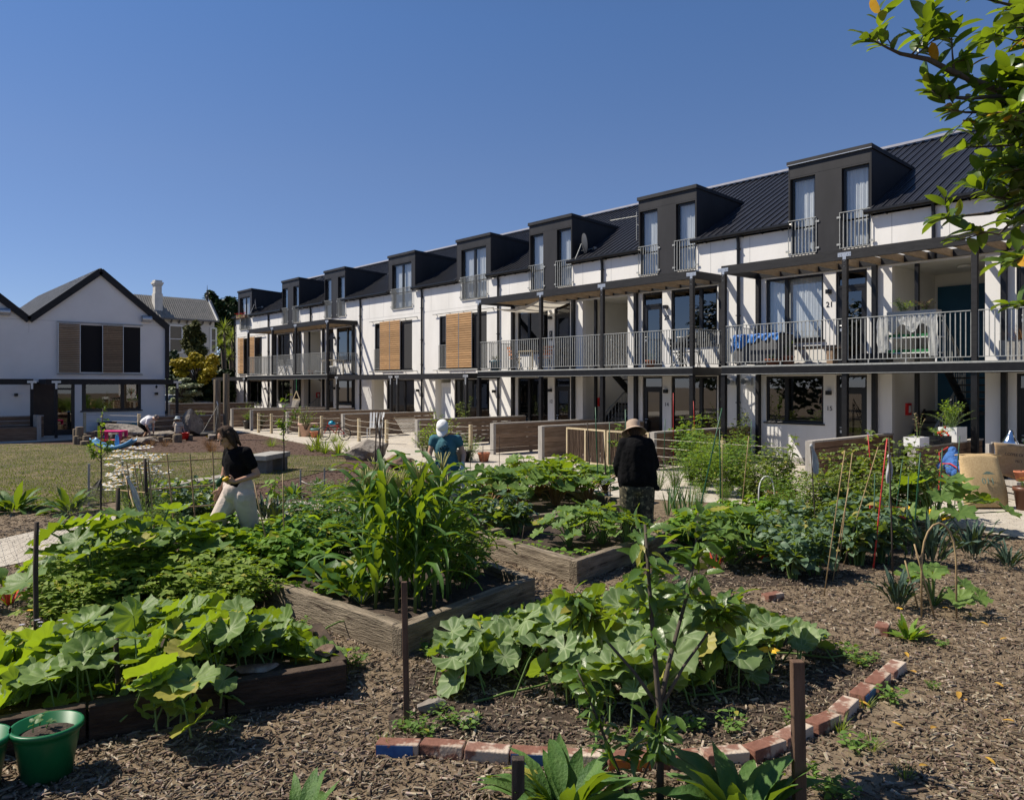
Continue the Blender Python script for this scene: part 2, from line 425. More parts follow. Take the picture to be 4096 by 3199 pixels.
def chipmat(name, cols):
    m, nt, N, L = _nodes(name)
    out = N.new('ShaderNodeOutputMaterial'); b = N.new('ShaderNodeBsdfPrincipled'); b.inputs['Roughness'].default_value = 0.9; b.inputs['Specular IOR Level'].default_value = 0.15
    g = N.new('ShaderNodeNewGeometry'); rp = N.new('ShaderNodeValToRGB'); e = rp.color_ramp.elements
    for i, c in enumerate(cols):
        p = i / (len(cols) - 1)
        if i == 0: el = e[0]
        elif i == len(cols) - 1: el = e[-1]
        else: el = e.new(p)
        el.position = p; el.color = lin(c)
    tc = N.new('ShaderNodeTexCoord'); mp = N.new('ShaderNodeMapping'); mp.inputs['Scale'].default_value = (40, 40, 40)
    nz = N.new('ShaderNodeTexNoise'); nz.inputs['Scale'].default_value = 1.5; L.new(tc.outputs['Object'], mp.inputs[0]); L.new(mp.outputs[0], nz.inputs[0])
    mx = N.new('ShaderNodeMix'); mx.data_type = 'RGBA'; mx.blend_type = 'MULTIPLY'; mx.inputs[0].default_value = 0.45
    L.new(g.outputs['Random Per Island'], rp.inputs[0]); L.new(rp.outputs[0], mx.inputs[6]); L.new(nz.outputs[1], mx.inputs[7])
    L.new(mx.outputs[2], b.inputs['Base Color']); L.new(b.outputs[0], out.inputs[0])
    return m
M_CHIP = chipmat('wood_chip', [(0.075, 0.053, 0.036), (0.21, 0.158, 0.11), (0.11, 0.08, 0.056), (0.36, 0.29, 0.21), (0.15, 0.11, 0.077), (0.55, 0.46, 0.35), (0.10, 0.07, 0.048), (0.26, 0.20, 0.135)])
M_BCHIP = chipmat('bark_chip', [(0.05, 0.025, 0.017), (0.09, 0.045, 0.028), (0.06, 0.033, 0.022), (0.13, 0.085, 0.06), (0.08, 0.045, 0.03), (0.2, 0.15, 0.11)])
_gp = [(p[0], p[1]) for p in PATH]
P = view_scatter(80000, 2.9, 13.0, 0.75, power=0.85)
BAREP = smooth_loop([G(*p) for p in ((1560, 1640), (1740, 1590), (1900, 1480), (1990, 1500), (1900, 1620), (1960, 1720), (1500, 1720))])
sheet('bare_earth', BAREP, 0.003, mat('sandy_earth', (.12, .088, .056), (.21, .16, .105), .95, 5, bump=.8, bscale=60, dist=.01))
BARE2 = smooth_loop([G(*p) for p in ((780, 1480), (900, 1440), (960, 1600), (760, 1640))])
k = ~inside(_gp, P) & ~(inside(BAREP, P) & (RNG.random(len(P)) < .45))
tag(chips('woodchips', P[k], M_CHIP, 0.010, 0.078, RNG), 'loose grey brown wood chips strewn over the garden paths', 'wood chips', kind='stuff')
P = view_scatter(16000, 12.5, 33, 0.5, power=1.2)
k = ~inside(_gp, P) & ~inside(LAWN, P) & (P[:, 0] > 5.5) & (P[:, 1] < 33.4) & (P[:, 1] > 13)
tag(chips('bark_chips', P[k], M_BCHIP, 0.03, 0.10, RNG), 'dark red brown bark chips on the beds round the lawn', 'bark chips', kind='stuff')
# gravel grains on the near path
P = view_scatter(16000, 8.5, 22, 0.75)
k = inside(_gp, P)
tag(chips('gravel_grains', P[k], chipmat('gravel_grain', [(0.34, 0.30, 0.24), (0.50, 0.46, 0.39), (0.42, 0.38, 0.31), (0.56, 0.52, 0.45)]), 0.008, 0.022, RNG, 0.3, 0.008), 'loose pale gravel on the path', 'gravel', kind='stuff')
# short lawn blades
P = view_scatter(150000, 13.5, 33, 0.68, power=1.1)
P = P[inside(LAWN, P)]
kk = len(P)
bl = ([(-.5, 0, 0), (.5, 0, 0), (0.1, .35, 1)], [(0, 1, 2)], None)
S = np.zeros((kk, 3, 3)); S[:, 0, 0] = 0.010 + 0.008 * RNG.random(kk); S[:, 1, 1] = 0.03; S[:, 2, 2] = 0.015 + 0.03 * RNG.random(kk)
M_BLADE = leafmat('lawn_blade', (0.055, 0.062, 0.018), (0.135, 0.105, 0.048), 0.3, 0.6, bump=0)
tag(MB().many(bl, rotz(RNG.random(kk) * 6.28) @ S, np.concatenate([P, np.full((kk, 1), 0.016)], 1)).build('lawn_grass', M_BLADE), 'short dry green and straw coloured grass on the lawn', 'grass', kind='stuff')
# ================================================================ terrace building
XF, XP = 19.6, 17.98
TB = thing('terrace_building', 'long white terrace block with black dormers and a charcoal ribbed roof', 'building', (XF, 25, 0))
def P_(o):                      # parts of the terrace are built in world coordinates
    o.location = (-XF, -25, 0); return o
def part(mb, name, m, parent=TB, smooth=False, lab=None):
    o = mb.build(name, m, parent, smooth)
    if parent is TB: P_(o)
    if lab: o['label'] = lab
    return o

def cells(vals, lo, hi):
    v = sorted(set([lo, hi] + [x for x in vals if lo < x < hi])); return list(zip(v[:-1], v[1:]))

def wall_open(mb, X, Y0, Y1, Z0, Z1, ops, t=0.14, mi=0):
    """wall facing -x with real openings and reveals"""
    for a, b in cells([y for o in ops for y in o[:2]], Y0, Y1):
        for c, d in cells([z for o in ops for z in o[2:4]], Z0, Z1):
            ym, zm = (a + b) / 2, (c + d) / 2
            if any(o[0] < ym < o[1] and o[2] < zm < o[3] for o in ops): continue
            mb.poly([(X, a, c), (X, a, d), (X, b, d), (X, b, c)], mi)
    for y0, y1, z0, z1 in ops:
        mb.poly([(X, y0, z0), (X + t, y0, z0), (X + t, y0, z1), (X, y0, z1)], mi)
        mb.poly([(X, y1, z0), (X, y1, z1), (X + t, y1, z1), (X + t, y1, z0)], mi)
        mb.poly([(X, y0, z0), (X, y1, z0), (X + t, y1, z0), (X + t, y0, z0)], mi)
        mb.poly([(X, y0, z1), (X + t, y0, z1), (X + t, y1, z1), (X, y1, z1)], mi)

MODS = [7.445, 18.02, 39.72]
ZF1 = 2.63
OPS, WIN, DOOR, DORM = [], [], [], []
for mc in MODS:
    for s in (1, -1):
        a, b = sorted((mc + s * 2.80, mc + s * 4.49))
        c, d = sorted((mc + s * 1.65, mc + s * 2.46))
        full = mc < 30 and mc > 10
        if mc > 10 or s == 1:
            gz = (0.30 if (mc == 18.02 and s == 1) else 1.10, 2.36)
            if mc == 18.02: gz = (0.42, 2.38)
            OPS.append((a, b) + gz); WIN.append((a, b) + gz + ('g',))
        z0 = 3.32
        OPS.append((a, b, z0, 5.06)); WIN.append((a, b, z0, 5.06, 'curtain' if (mc < 10 and s == 1) else 'dark'))
        OPS.append((c, d, 0.02, 2.38)); DOOR.append((c, d, 0.02, 2.38, 1))
        OPS.append((c, d, ZF1 + 0.02, 5.06)); DOOR.append((c, d, ZF1 + 0.02, 5.06, 2))
        DORM.append((mc + s * 2.65, 'pair', mc, s))
    OPS.append((mc - 1.03, mc + 1.03, 0.0, 5.05))
SUN_ = []
for yc, s in ((30.62, 1), (25.22, 1), (49.08, -1)):
    DORM.append((yc, 'single', yc, s))
    a, b = sorted((yc + s * 2.44, yc - s * 0.83))
    if s == -1: a, b = 46.48, 50.05
    OPS.append((a, b, 2.83, 5.06)); SUN_.append((a, b, yc, s))
    g0, g1 = (yc - 1.0, yc + 1.35) if s == 1 else (46.5, 48.6)
    OPS.append((g0, g1, 0.62 if s == 1 else 0.9, 2.34)); WIN.append((g0, g1, 0.62 if s == 1 else 0.9, 2.34, 'g'))
    if s == 1:
        OPS.append((g1 + 0.25, yc + 2.75, 0.0, 2.34))        # recessed porch
for i, (yc, kd, mc, s) in enumerate(DORM):
    if kd == 'pair':
        for k in (-1, 1):
            y0 = yc + k * 0.72 - 0.36; OPS.append((y0, y0 + 0.72, 5.62, 6.36))
    else:
        OPS.append((yc - 0.82, yc + 0.82, 5.62, 6.36))
EAVE = 6.36
Y0B, Y1B = -6.0, 50.84
mb = MB()
wall_open(mb, XF, Y0B, Y1B, 0, EAVE, OPS, 0.16)
RX = 24.6; RZ = 9.42; BX = 29.6
def roofz(x): return 6.5 + 0.567 * (x - 19.45)
for yy in (Y0B, Y1B):
    mb.poly([(XF, yy, 0), (BX, yy, 0), (BX, yy, 6.3), (RX, yy, RZ - 0.1), (XF, yy, 6.5)])
mb.poly([(BX, Y0B, 0), (BX, Y0B, 6.4), (BX, Y1B, 6.4), (BX, Y1B, 0)])
mb.box(XF - 0.02, XF + 0.0, Y0B, Y1B, 0, 0.0)
# porch recesses and stair wells
for y0, y1, zt, dp, mi in [(m - 1.03, m + 1.03, 5.05, 2.6, 1) for m in MODS] + [(yc + 1.6, yc + 2.75, 2.34, 1.3, 1) for yc in (30.62, 25.22)]:
    x0, x1 = XF + 0.16, XF + dp
    mb.poly([(x0, y0, 0), (x1, y0, 0), (x1, y0, zt), (x0, y0, zt)], mi); mb.poly([(x0, y1, 0), (x0, y1, zt), (x1, y1, zt), (x1, y1, 0)], mi)
    mb.poly([(x1, y0, 0), (x1, y1, 0), (x1, y1, zt), (x1, y0, zt)], mi); mb.poly([(x0, y0, zt), (x1, y0, zt), (x1, y1, zt), (x0, y1, zt)], mi)
# panel joints: thin strips standing 2 mm proud
for y in np.arange(3.2, 50, 1.32):
    for z0, z1 in ((5.35, 6.34),):
        if not any(o[0] - .02 < y < o[1] + .02 and o[3] > z0 for o in OPS): mb.box(XF - 0.002, XF, y - .006, y + .006, z0, z1, 2)
for a, b in cells([y for o in OPS if o[2] < 5.32 < o[3] for y in o[:2]], Y0B + .1, Y1B - .1):
    if not any(o[0] < (a + b) / 2 < o[1] and o[2] < 5.33 < o[3] for o in OPS): mb.box(XF - 0.002, XF, a, b, 5.325, 5.337, 2)
mb.box(XF - 0.012, XF, 8.6, 19, 0.008, 0.16, 3)
part(mb, 'wall', [M_WHITE, M_CREAM, M_JOINT, M_CONC])
# near-black floors and back wall, coloured as room gloom behind the openings
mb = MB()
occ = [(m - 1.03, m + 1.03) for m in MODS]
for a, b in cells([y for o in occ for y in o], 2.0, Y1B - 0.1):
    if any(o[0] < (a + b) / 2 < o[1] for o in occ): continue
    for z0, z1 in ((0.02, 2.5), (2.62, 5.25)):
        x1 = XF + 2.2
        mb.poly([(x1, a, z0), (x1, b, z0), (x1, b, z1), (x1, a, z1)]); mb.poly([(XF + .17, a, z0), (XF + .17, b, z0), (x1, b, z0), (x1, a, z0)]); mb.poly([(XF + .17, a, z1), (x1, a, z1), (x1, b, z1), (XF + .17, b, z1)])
part(mb, 'gloom_backing', M_DARK)

# ---- roof with ribs, left out under the dormers
mb = MB()
dsp = sorted([(yc - 1.13, yc + 1.13) for yc, *_ in DORM])
XB = 22.2
for a, b in cells([y for d in dsp for y in d], Y0B - .1, Y1B + .12):
    covered = any(d[0] < (a + b) / 2 < d[1] for d in dsp)
    x0 = XB - 0.1 if covered else 19.40
    mb.poly([(x0, a, roofz(x0)), (RX, a, roofz(RX)), (RX, b, roofz(RX)), (x0, b, roofz(x0))])
    y = math.ceil(a / 0.255) * 0.255
    while y < b:
        if a + .02 < y < b - .02:
            mb.bar((x0, y, roofz(x0) + .016), (RX - .02, y, roofz(RX - .02) + .016), 0.045, 0.034)
            mb.bar((x0, y + .09, roofz(x0) + .003), (RX - .02, y + .09, roofz(RX - .02) + .003), 0.012, 0.012)
            mb.bar((x0, y + .17, roofz(x0) + .003), (RX - .02, y + .17, roofz(RX - .02) + .003), 0.012, 0.012)
        y += 0.255
mb.poly([(RX, Y0B - .1, roofz(RX)), (BX + .2, Y0B - .1, 6.35), (BX + .2, Y1B + .1, 6.35), (RX, Y1B + .1, roofz(RX))])
roof = part(mb, 'roof', M_ROOF)
mb = MB()
mb.bar((RX - .12, Y0B - .1, roofz(RX) + .02), (RX - .12, Y1B + .12, roofz(RX) + .02), 0.3, 0.03, up=(-.5, 0, .87))
part(mb, 'ridge_cap', M_RIDGE, roof)
for y in (6.2, 12.6, 24.0, 36.9):
    mb = MB(); mb.tube([(22.8, y, roofz(22.8)), (22.8, y, roofz(22.8) + .35)], 0.05, 8); mb.lathe([(.09, .35), (.09, .4), (.0, .44)], 8, (22.8, y, roofz(22.8)))
    mb.build('vent_pipe', M_STEEL, roof)
# ---- gutters and downpipes
edges = [Y0B - .1] + [v for d in dsp for v in (d[0] + .12, d[1] - .12)] + [Y1B + .1]
for a, b in zip(edges[::2], edges[1::2]):
    if b - a < 0.2: continue
    n = 7; V = []
    prof = [(0.0, 0.05), (0.0, -0.01), (-0.02, -0.045), (-0.06, -0.06), (-0.10, -0.045), (-0.125, -0.005), (-0.125, 0.055), (-0.11, 0.055), (-0.11, 0.0), (-.02, 0.0)]
    gut = MB(); gut.prism([(19.50 + x, a, 6.44 + z) for x, z in prof], (0, b - a, 0))
    y = a + .3
    while y < b:
        gut.box(XF - .16, XF - .005, y - .012, y + .012, 6.34, 6.37); y += 0.62
    part(gut, 'gutter', M_STEEL)
for y in (7.49, 12.78, 18.08, 23.61, 28.93, 34.36, 39.8, 45.4, 50.7):
    mb = MB()
    top = 6.40; bot = 5.10 if any(abs(y - m) < 1.03 for m in MODS) else 0.02
    mb.tube([(XF - .09, y, top), (XF - .06, y, 6.2), (XF - .06, y, bot)], 0.045, 10)
    for z in (6.0, 5.5, 4.1, 3.0, 1.6):
        if z > bot: mb.box(XF - .115, XF - .002, y - .055, y + .055, z, z + .025)
    part(mb, 'downpipe', M_STEEL, smooth=False)

# ---- windows, doors, dormers
def window(parent, y0, y1, z0, z1, X, mull=(0.42,), style='dark', sill=True, tilt=None, name='window'):
    f = MB(); w = 0.065; xa, xb = X + .04, X + .11
    f.box(xa, xb, y0, y1, z0, z0 + w); f.box(xa, xb, y0, y1, z1 - w, z1)
    f.box(xa, xb, y0, y0 + w, z0 + w, z1 - w); f.box(xa, xb, y1 - w, y1, z0 + w, z1 - w)
    ys = [y0 + w]
    for m in mull:
        ym = y1 - (y1 - y0) * m; f.box(xa, xb, ym - .055, ym + .055, z0 + w, z1 - w); ys += [ym - .055, ym + .055]
    ys.append(y1 - w); ys.sort()
    fr = f.build(name, M_FRAME, parent)
    if parent is TB: P_(fr)
    g = MB()
    for a, b in zip(ys[::2], ys[1::2]):
        g.poly([(X + .075, a, z0 + w), (X + .075, a, z1 - w), (X + .075, b, z1 - w), (X + .075, b, z0 + w)])
    g.build('pane', M_PANE if style in ('curtain', 'blind') else M_PANED, fr)
    if sill:
        s = MB(); s.box(X - .05, X + .04, y0 - .04, y1 + .04, z0 - .045, z0 - .002); s.build('sill', M_FRAME, fr)
    if style in ('curtain', 'blind'):
        c = MB(); n = max(8, int((y1 - y0) * 34)); V = []; F = []
        for i in range(n + 1):
            y = y0 + .03 + (y1 - y0 - .06) * i / n; x = X + .20 + (.022 * math.sin(i * 2.1) + .012 * math.sin(i * .9 + y * 7) if style == 'curtain' else 0)
            V += [(x, y, z0 + .02), (x, y, z1 - .02)]
        F = [(2 * i, 2 * i + 1, 2 * i + 3, 2 * i + 2) for i in range(n)]
        c.add(V, F).build('curtain', M_CURT, fr, True)
    return fr

for y0, y1, z0, z1, st in WIN:
    sgn = 0.36
    mu = (sgn,) if any(y0 > m for m in MODS if abs(y0 - m) < 5) else (1 - sgn,)
    window(TB, y0, y1, z0, z1, XF, mu, 'dark' if st == 'g' else st)
def door(y0, y1, z0, z1, fl):
    f = MB(); xa, xb = XF + .04, XF + .11; w = .06
    f.box(xa, xb, y0, y0 + w, z0, z1); f.box(xa, xb, y1 - w, y1, z0, z1); f.box(xa, xb, y0 + w, y1 - w, z1 - w, z1)
    zt = z0 + 1.97
    f.box(xa, xb, y0 + w, y1 - w, zt, zt + .07)
    # leaf
    f.box(xa + .01, xb - .01, y0 + w, y0 + w + .1, z0, zt); f.box(xa + .01, xb - .01, y1 - w - .1, y1 - w, z0, zt)
    f.box(xa + .01, xb - .01, y0 + w + .1, y1 - w - .1, z0, z0 + .22); f.box(xa + .01, xb - .01, y0 + w + .1, y1 - w - .1, zt - .1, zt)
    d = f.build('door', M_FRAME, TB); P_(d)
    g = MB(); x = XF + .075
    for a, b in ((z0 + .22, zt - .1), (zt + .07, z1 - w)):
        g.poly([(x, y0 + w + .0, a), (x, y0 + w, b), (x, y1 - w, b), (x, y1 - w, a)])
    g.build('pane', M_PANED, d)
    h = MB(); h.tube([(XF - .0, y1 - w - .05, z0 + 1.0), (XF - .0, y1 - w - .17, z0 + 1.0)], .011, 8); h.tube([(XF + .05, y1 - w - .05, z0 + 1.0), (XF - .0, y1 - w - .05, z0 + 1.0)], .011, 8)
    h.box(XF + .04, XF + .05, y1 - w - .075, y1 - w - .03, z0 + .86, z0 + .93)
    h.build('handle', M_BRACK, d)
for d in DOOR: door(*d)

def railing_mb(mb, p0, p1, z0, z1, step=0.1, r=.009, rail=True):
    p0, p1 = Vector(p0), Vector(p1); L = (p1 - p0).length; n = max(2, int(L / step))
    for i in range(n + 1):
        q = p0.lerp(p1, i / n); mb.bar((q.x, q.y, z0), (q.x, q.y, z1), 2 * r, 2 * r, up=(1, 0, 0))
    if rail:
        mb.bar((p0.x, p0.y, z1 + .008), (p1.x, p1.y, z1 + .008), .05, .018); mb.bar((p0.x, p0.y, z0), (p1.x, p1.y, z0), .04, .016)

for i, (yc, kd, mc, s) in enumerate(DORM):
    xf = XF - .035; ya, yb = yc - 1.13, yc + 1.13; zt = 8.08
    if kd == 'pair': wins = [(yc - 1.08, yc - 0.36), (yc + 0.10, yc + 0.82)] if False else [(yc - .72 - .36, yc - .72 + .36), (yc + .72 - .36, yc + .72 + .36)]
    else: wins = [(yc - .82, yc + .82)]
    mb = MB()
    wall_open(mb, xf, ya, yb, 6.36, zt, [(a, b, 6.36, 7.70) for a, b in wins], .2)
    if kd == 'pair': mb.box(xf, xf + .03, wins[0][1], wins[1][0], 5.60, 6.359)
    for y, sg in ((ya, -1), (yb, 1)):
        pts = [(xf, y, 6.40), (xf, y, zt), (XB + .05, y, zt - .16)]
        mb.poly(pts if sg < 0 else pts[::-1])
        mb.poly([(xf, y - sg * .06, 6.40), (xf, y - sg * .06, zt), (XB + .05, y - sg * .06, zt - .16)])
    # roof slab with overhanging fascia
    mb.prism([(xf - .05, ya - .03, zt - .02), (xf - .05, ya - .03, zt + .09), (XB + .1, ya - .03, zt - .08), (XB + .1, ya - .03, zt - .17)], (0, yb - ya + .06, 0))
    mb.box(xf - .003, xf, ya + .02, yb - .02, 7.742, 7.752)
    for y in (ya + .02, yb - .03): mb.box(xf - .004, xf, y, y + .01, 6.4, zt - .03)
    dm = part(mb, 'dormer', M_CHAR)
    fl = MB(); fl.box(xf - .056, xf - .05, ya - .03, yb + .03, zt - .02, zt - .004); fl.build('drip_flashing', M_BRACK if mc < 10 else M_CHAR, dm)
    st = 'curtain' if mc < 30 or kd == 'single' else 'blind'
    for a, b in wins:
        window(dm, a, b, 5.62, 7.70, XF, (0.5,) if kd == 'single' else (), st, False, name='window')
        r = MB(); railing_mb(r, (XF - .05, a - .04, 0), (XF - .05, b + .04, 0), 5.64, 6.55, .095)
        for y in (a - .07, b + .07):
            for z in (5.72, 6.42): r.box(XF - .06, XF - .036, y - .05, y + .05, z, z + .05)
        r.build('juliet_railing', M_GALV, dm)
    bk = MB(); bk.poly([(XF + .55, ya + .07, 5.45), (XF + .55, yb - .07, 5.45), (XF + .55, yb - .07, zt - .06), (XF + .55, ya + .07, zt - .06)]); bk.build('gloom_backing', M_DARK, dm)  # near-black sheet close behind the dormer panes, painted as room darkness

# ---- shuttered windows of the narrow houses
def shutter(parent, y0, y1, z0, z1, X, m=M_CEDAR, along='y', place=True):
    sh = MB(); n = 24
    V = lambda a0, a1, y0_, y1_, b0, b1: sh.box(X + a0, X + a1, y0_, y1_, b0, b1)
    p = (z1 - z0) / n
    for i in range(n): V(-.012, .012, y0 + .02, y1 - .02, z0 + i * p + .012, z0 + (i + 1) * p - .008)
    o = sh.build('shutter', m, parent)
    f = MB()
    for y in (y0, y1): f.box(X - .016, X + .016, y - .012 if y == y1 else y, y if y == y1 else y + .012, z0, z1)
    f.build('shutter_frame', M_BRACK, o)
    if parent is TB: P_(o)
    return o
for a, b, yc, s in SUN_:
    w = window(TB, a, b, 2.83, 5.06, XF, (0.3, 0.62), 'dark', True)
    X = XF - .10
    for z in (2.74, 5.16):
        rails = MB(); rails.tube([(X, a - .55, z), (X, b + .35, z)], .02, 8)
        for y in np.linspace(a - .4, b + .2, 5): rails.box(X - .01, XF, y - .02, y + .02, z - .015, z + .015)
        part(rails, 'shutter_rail', M_GALV)
    if s == 1:
        shutter(TB, 32.43 - 30.62 + yc - .9, yc + 1.81, 2.82, 5.10, X); shutter(TB, yc + .01, yc + .9, 2.82, 5.10, X)
        bl = MB(); bl.box(XF + .02, XF + .035, a + .02, a + .86, 2.86, 5.03); part(bl, 'roller_blind', mat('charcoal_blind', (.03, .03, .032), None, .8))
        jr = MB(); railing_mb(jr, (XF - .03, yc + 1.83, 0), (XF - .03, b, 0), 2.86, 3.80, .095); part(jr, 'juliet_railing', M_GALV)
    else:
        shutter(TB, 49.11, 50.1, 2.82, 5.10, X); shutter(TB, 47.35, 48.39, 2.82, 5.10, X)

# ---- stairs in the stair wells
for mc in MODS:
    st = MB(); ya, yb = mc + .93, mc + .05
    n = 8
    for i in range(n):
        x = XF + .1 + i * .2; z = .17 * (i + 1)
        st.box(x, x + .21, yb, ya, z - .04, z)
    for y in (ya, yb): st.prism([(XF + .02, y, 0.01), (XF + .3, y, 0.01), (XF + 1.75, y, 1.25), (XF + 1.75, y, 1.5)], (0, .05, 0))
    st.box(XF + 1.7, XF + 2.5, mc - .93, mc + .93, 1.38, 1.46)
    for i in range(7):
        x = XF + 1.6 - i * .2; z = 1.46 + .17 * (i + 1)
        st.box(x - .105, x + .105, mc - .95, mc - .05, z - .04, z)
    for y in (mc - .05, mc - .95): st.prism([(XF + 1.75, y, 1.3), (XF + 1.75, y, 1.6), (XF + .25, y, 2.75), (XF + .25, y, 2.45)], (0, -.05, 0))
    so_ = part(st, 'stair', M_STEEL)
    hr = MB()
    for i in range(12):
        t = i / 11; x = XF - .1 + 1.85 * t; z = 1.35 * t + .08
        hr.bar((x, mc + .02, z), (x, mc + .02, z + .95), .016, .016)
    hr.bar((XF - .15, mc + .02, 1.02), (XF + 1.8, mc + .02, 2.40), .05, .03); hr.bar((XF - .15, mc + .02, 0.12), (XF + 1.8, mc + .02, 1.46), .05, .03)
    for i in range(11):
        t = i / 10; x = XF + .3 + 1.4 * t; z = 2.62 - 1.1 * t
        hr.bar((x, mc - .03, z), (x, mc - .03, z + 1.0), .016, .016)
    hr.bar((XF + .3, mc - .03, 3.66), (XF + 1.75, mc - .03, 2.54), .05, .03); hr.bar((XF + .3, mc - .03, 2.74), (XF + 1.75, mc - .03, 1.6), .05, .03)
    hr.build('handrail', M_GALV, so_)
    bp = MB(); bp.box(XF + 2.52, XF + 2.59, mc - 1.0, mc + 0.93 if mc < 10 else mc - .5, 0.05, 4.72)
    part(bp, 'back_panel', M_TEAL if mc < 10 else M_CREAM)
    lt = MB(); lt.lathe([(0, 0), (.17, 0), (.17, .05), (.15, .06), (0, .06)], 20, (XF + 1.2, mc - .2, 4.985)); part(lt, 'ceiling_lamp', M_WHITEP)
    fx = MB(); fx.box(XF + .14, XF + .161 + .05, mc + 1.0, mc + 1.028, 1.35, 1.62); fx.box(XF + .17, XF + .2, mc + .985, mc + 1.0, 1.42, 1.55, 1)
    fx = MB(); fx.box(XF + .75, XF + .97, mc + .96, mc + 1.028, 1.36, 1.66); fx.box(XF + .80, XF + .92, mc + .95, mc + .96, 1.42, 1.60, 1)
    part(fx, 'fire_alarm_box', [M_RED, M_WHITEP])

# ---- balconies
def bracket(mb, x, y, z, axis='y', L=False):
    """flat steel T plate with bolts on the outer face of a beam"""
    d = .2; t = .007
    if axis == 'y':
        mb.box(x - t, x, y - (0 if L else d / 1.0) * .8 - (.05 if L else 0), y + d * .8, z - .05, z + .05); mb.box(x - t - .001, x - .001, y - .04, y + .04, z - .33, z - .05)
        for a, b in ((.13, 0), (.07, 0), (0, -.16), (0, -.28)) + (() if L else ((-.13, 0), (-.07, 0))): mb.ball((x - t - .002, y + a, z + b), .012, 6, 4)
def balcony(mc, ends=(4.79, 4.79), posts=(4.79, 1.41, -1.41, -4.79), awning=False):
    ya, yb = mc - ends[1], mc + ends[0]
    s = MB()
    s.box(XP - .05, XP + .05, ya - .05, yb + .05, 2.40, 2.63)
    for y in (ya, yb): s.box(XP + .05, XF - .005, y - .05, y + .05, 2.41, 2.62)
    s.box(XP + .05, XF - .004, ya + .05, yb - .05, 2.52, 2.61)
    s.box(XF - .10, XF - .004, ya + .05, yb - .05, 2.40, 2.52)
    y = ya + .6
    while y < yb: s.box(XP + .05, XF - .10, y - .03, y + .03, 2.40, 2.52); y += .6
    b = part(s, 'balcony', M_STEEL)
    ln = MB(); ln.box(XP - .062, XP - .05, ya - .05, yb + .05, 2.40, 2.412); ln.box(XP - .058, XP - .05, ya - .05, yb + .05, 2.59, 2.63); ln.build('drip_edge', M_GALV, b)
    r = MB(); pp = [mc + p for p in posts]
    for p, q in zip(pp[:-1], pp[1:]): railing_mb(r, (XP - .01, p - .07, 0), (XP - .01, q + .07, 0), 2.72, 3.68)
    for y in (ya, yb):
        if y > 3.0: railing_mb(r, (XP + .07, y, 0), (XF - .02, y, 0), 2.72, 3.68)
    for p, q in zip(pp[:-1], pp[1:]):
        for t in (.2, .5, .8):
            yy = p + (q - p) * t; r.box(XP - .03, XP + .01, yy - .012, yy + .012, 2.6, 2.72)
    r.build('railing', M_GALV, b)
    for p in pp:
        k = MB(); k.box(XP - .055, XP + .055, p - .055, p + .055, 2.64, 5.08); k.build('post', M_BLACK, b)
        k = MB(); k.box(XP - .06, XP + .06, p - .06, p + .06, 0, 2.40); k.box(XP - .09, XP + .09, p - .09, p + .09, 2.385, 2.398); k.build('post', M_STEEL, b)
    pg = MB()
    pg.box(XP - .045, XP + .045, ya - .06, yb + .06, 5.08, 5.31)
    for y in (ya, yb): pg.box(XP + .045, XF - .004, y - .045, y + .045, 5.10, 5.305)
    pg.box(XF - .05, XF - .004, ya + .045, yb - .045, 5.10, 5.28)
    pg.build('pergola_beam', M_BLACK, b)
    y = ya + .55
    while y < yb - .3:
        rf = MB(); rf.box(XP + .045, XF - .05, y - .024, y + .024, 5.10, 5.27); rf.build('rafter', M_RAFT, b); y += .55
    for i, p in enumerate(pp):
        bk = MB(); bracket(bk, XP - .046, p, 5.20); bk.build('bracket', M_BRACK, b)
    if awning:
        aw = MB(); n = 14; V = []; F = []
        for i in range(n + 1):
            yy = yb - .1 - 3.1 * i / n
            for j in range(7):
                t = j / 6; V.append((XP + .1 + 1.45 * t, yy, 5.03 - .24 * math.sin(PI * i / n) - .05 * math.sin(PI * t)))
        for i in range(n):
            for j in range(6): F.append((i * 7 + j, i * 7 + j + 1, i * 7 + j + 8, i * 7 + j + 7))
        aw.add(V, F).build('awning', leafmat('cream_sailcloth', (.55, .52, .45), (.6, .57, .5), .45, .8, bump=0), b, True)
    return b
balcony(MODS[0], posts=(4.75, 1.41, -1.37, -4.75), ends=(4.75, 4.75))
balcony(MODS[1], awning=True)
balcony(MODS[2], ends=(4.84, 4.95), posts=(4.84, 1.46, -1.44, -4.95))
for mc in MODS:
    for s in (1, -1):
        c = MB(); c.box(XF - .12, XF - .004, mc + s * 1.43 - .055, mc + s * 1.43 + .055, 0, 2.40); c.box(XF - .12, XF - .004, mc + s * 1.43 - .055, mc + s * 1.43 + .055, 2.64, 5.10); part(c, 'column', M_STEEL)
        c = MB(); y = mc + s * 4.68; c.box(XF - .14, XF - .006, y - .05, y + .05, 0, 2.40); c.box(XF - .14, XF - .006, y - .05, y + .05, 2.64, 5.10); part(c, 'column', M_BLACK)
    c = MB(); c.box(XF + .02, XF + .11, mc + .42, mc + .51, 0, 2.5); c.box(XF + .02, XF + .11, mc + .42, mc + .51, 2.64, 5.04); part(c, 'column', M_STEEL)
    fl = MB(); fl.box(XF - .0, XF + .4, mc - 1.02, mc + 1.02, 2.50, 2.615); part(fl, 'landing', M_STEEL)

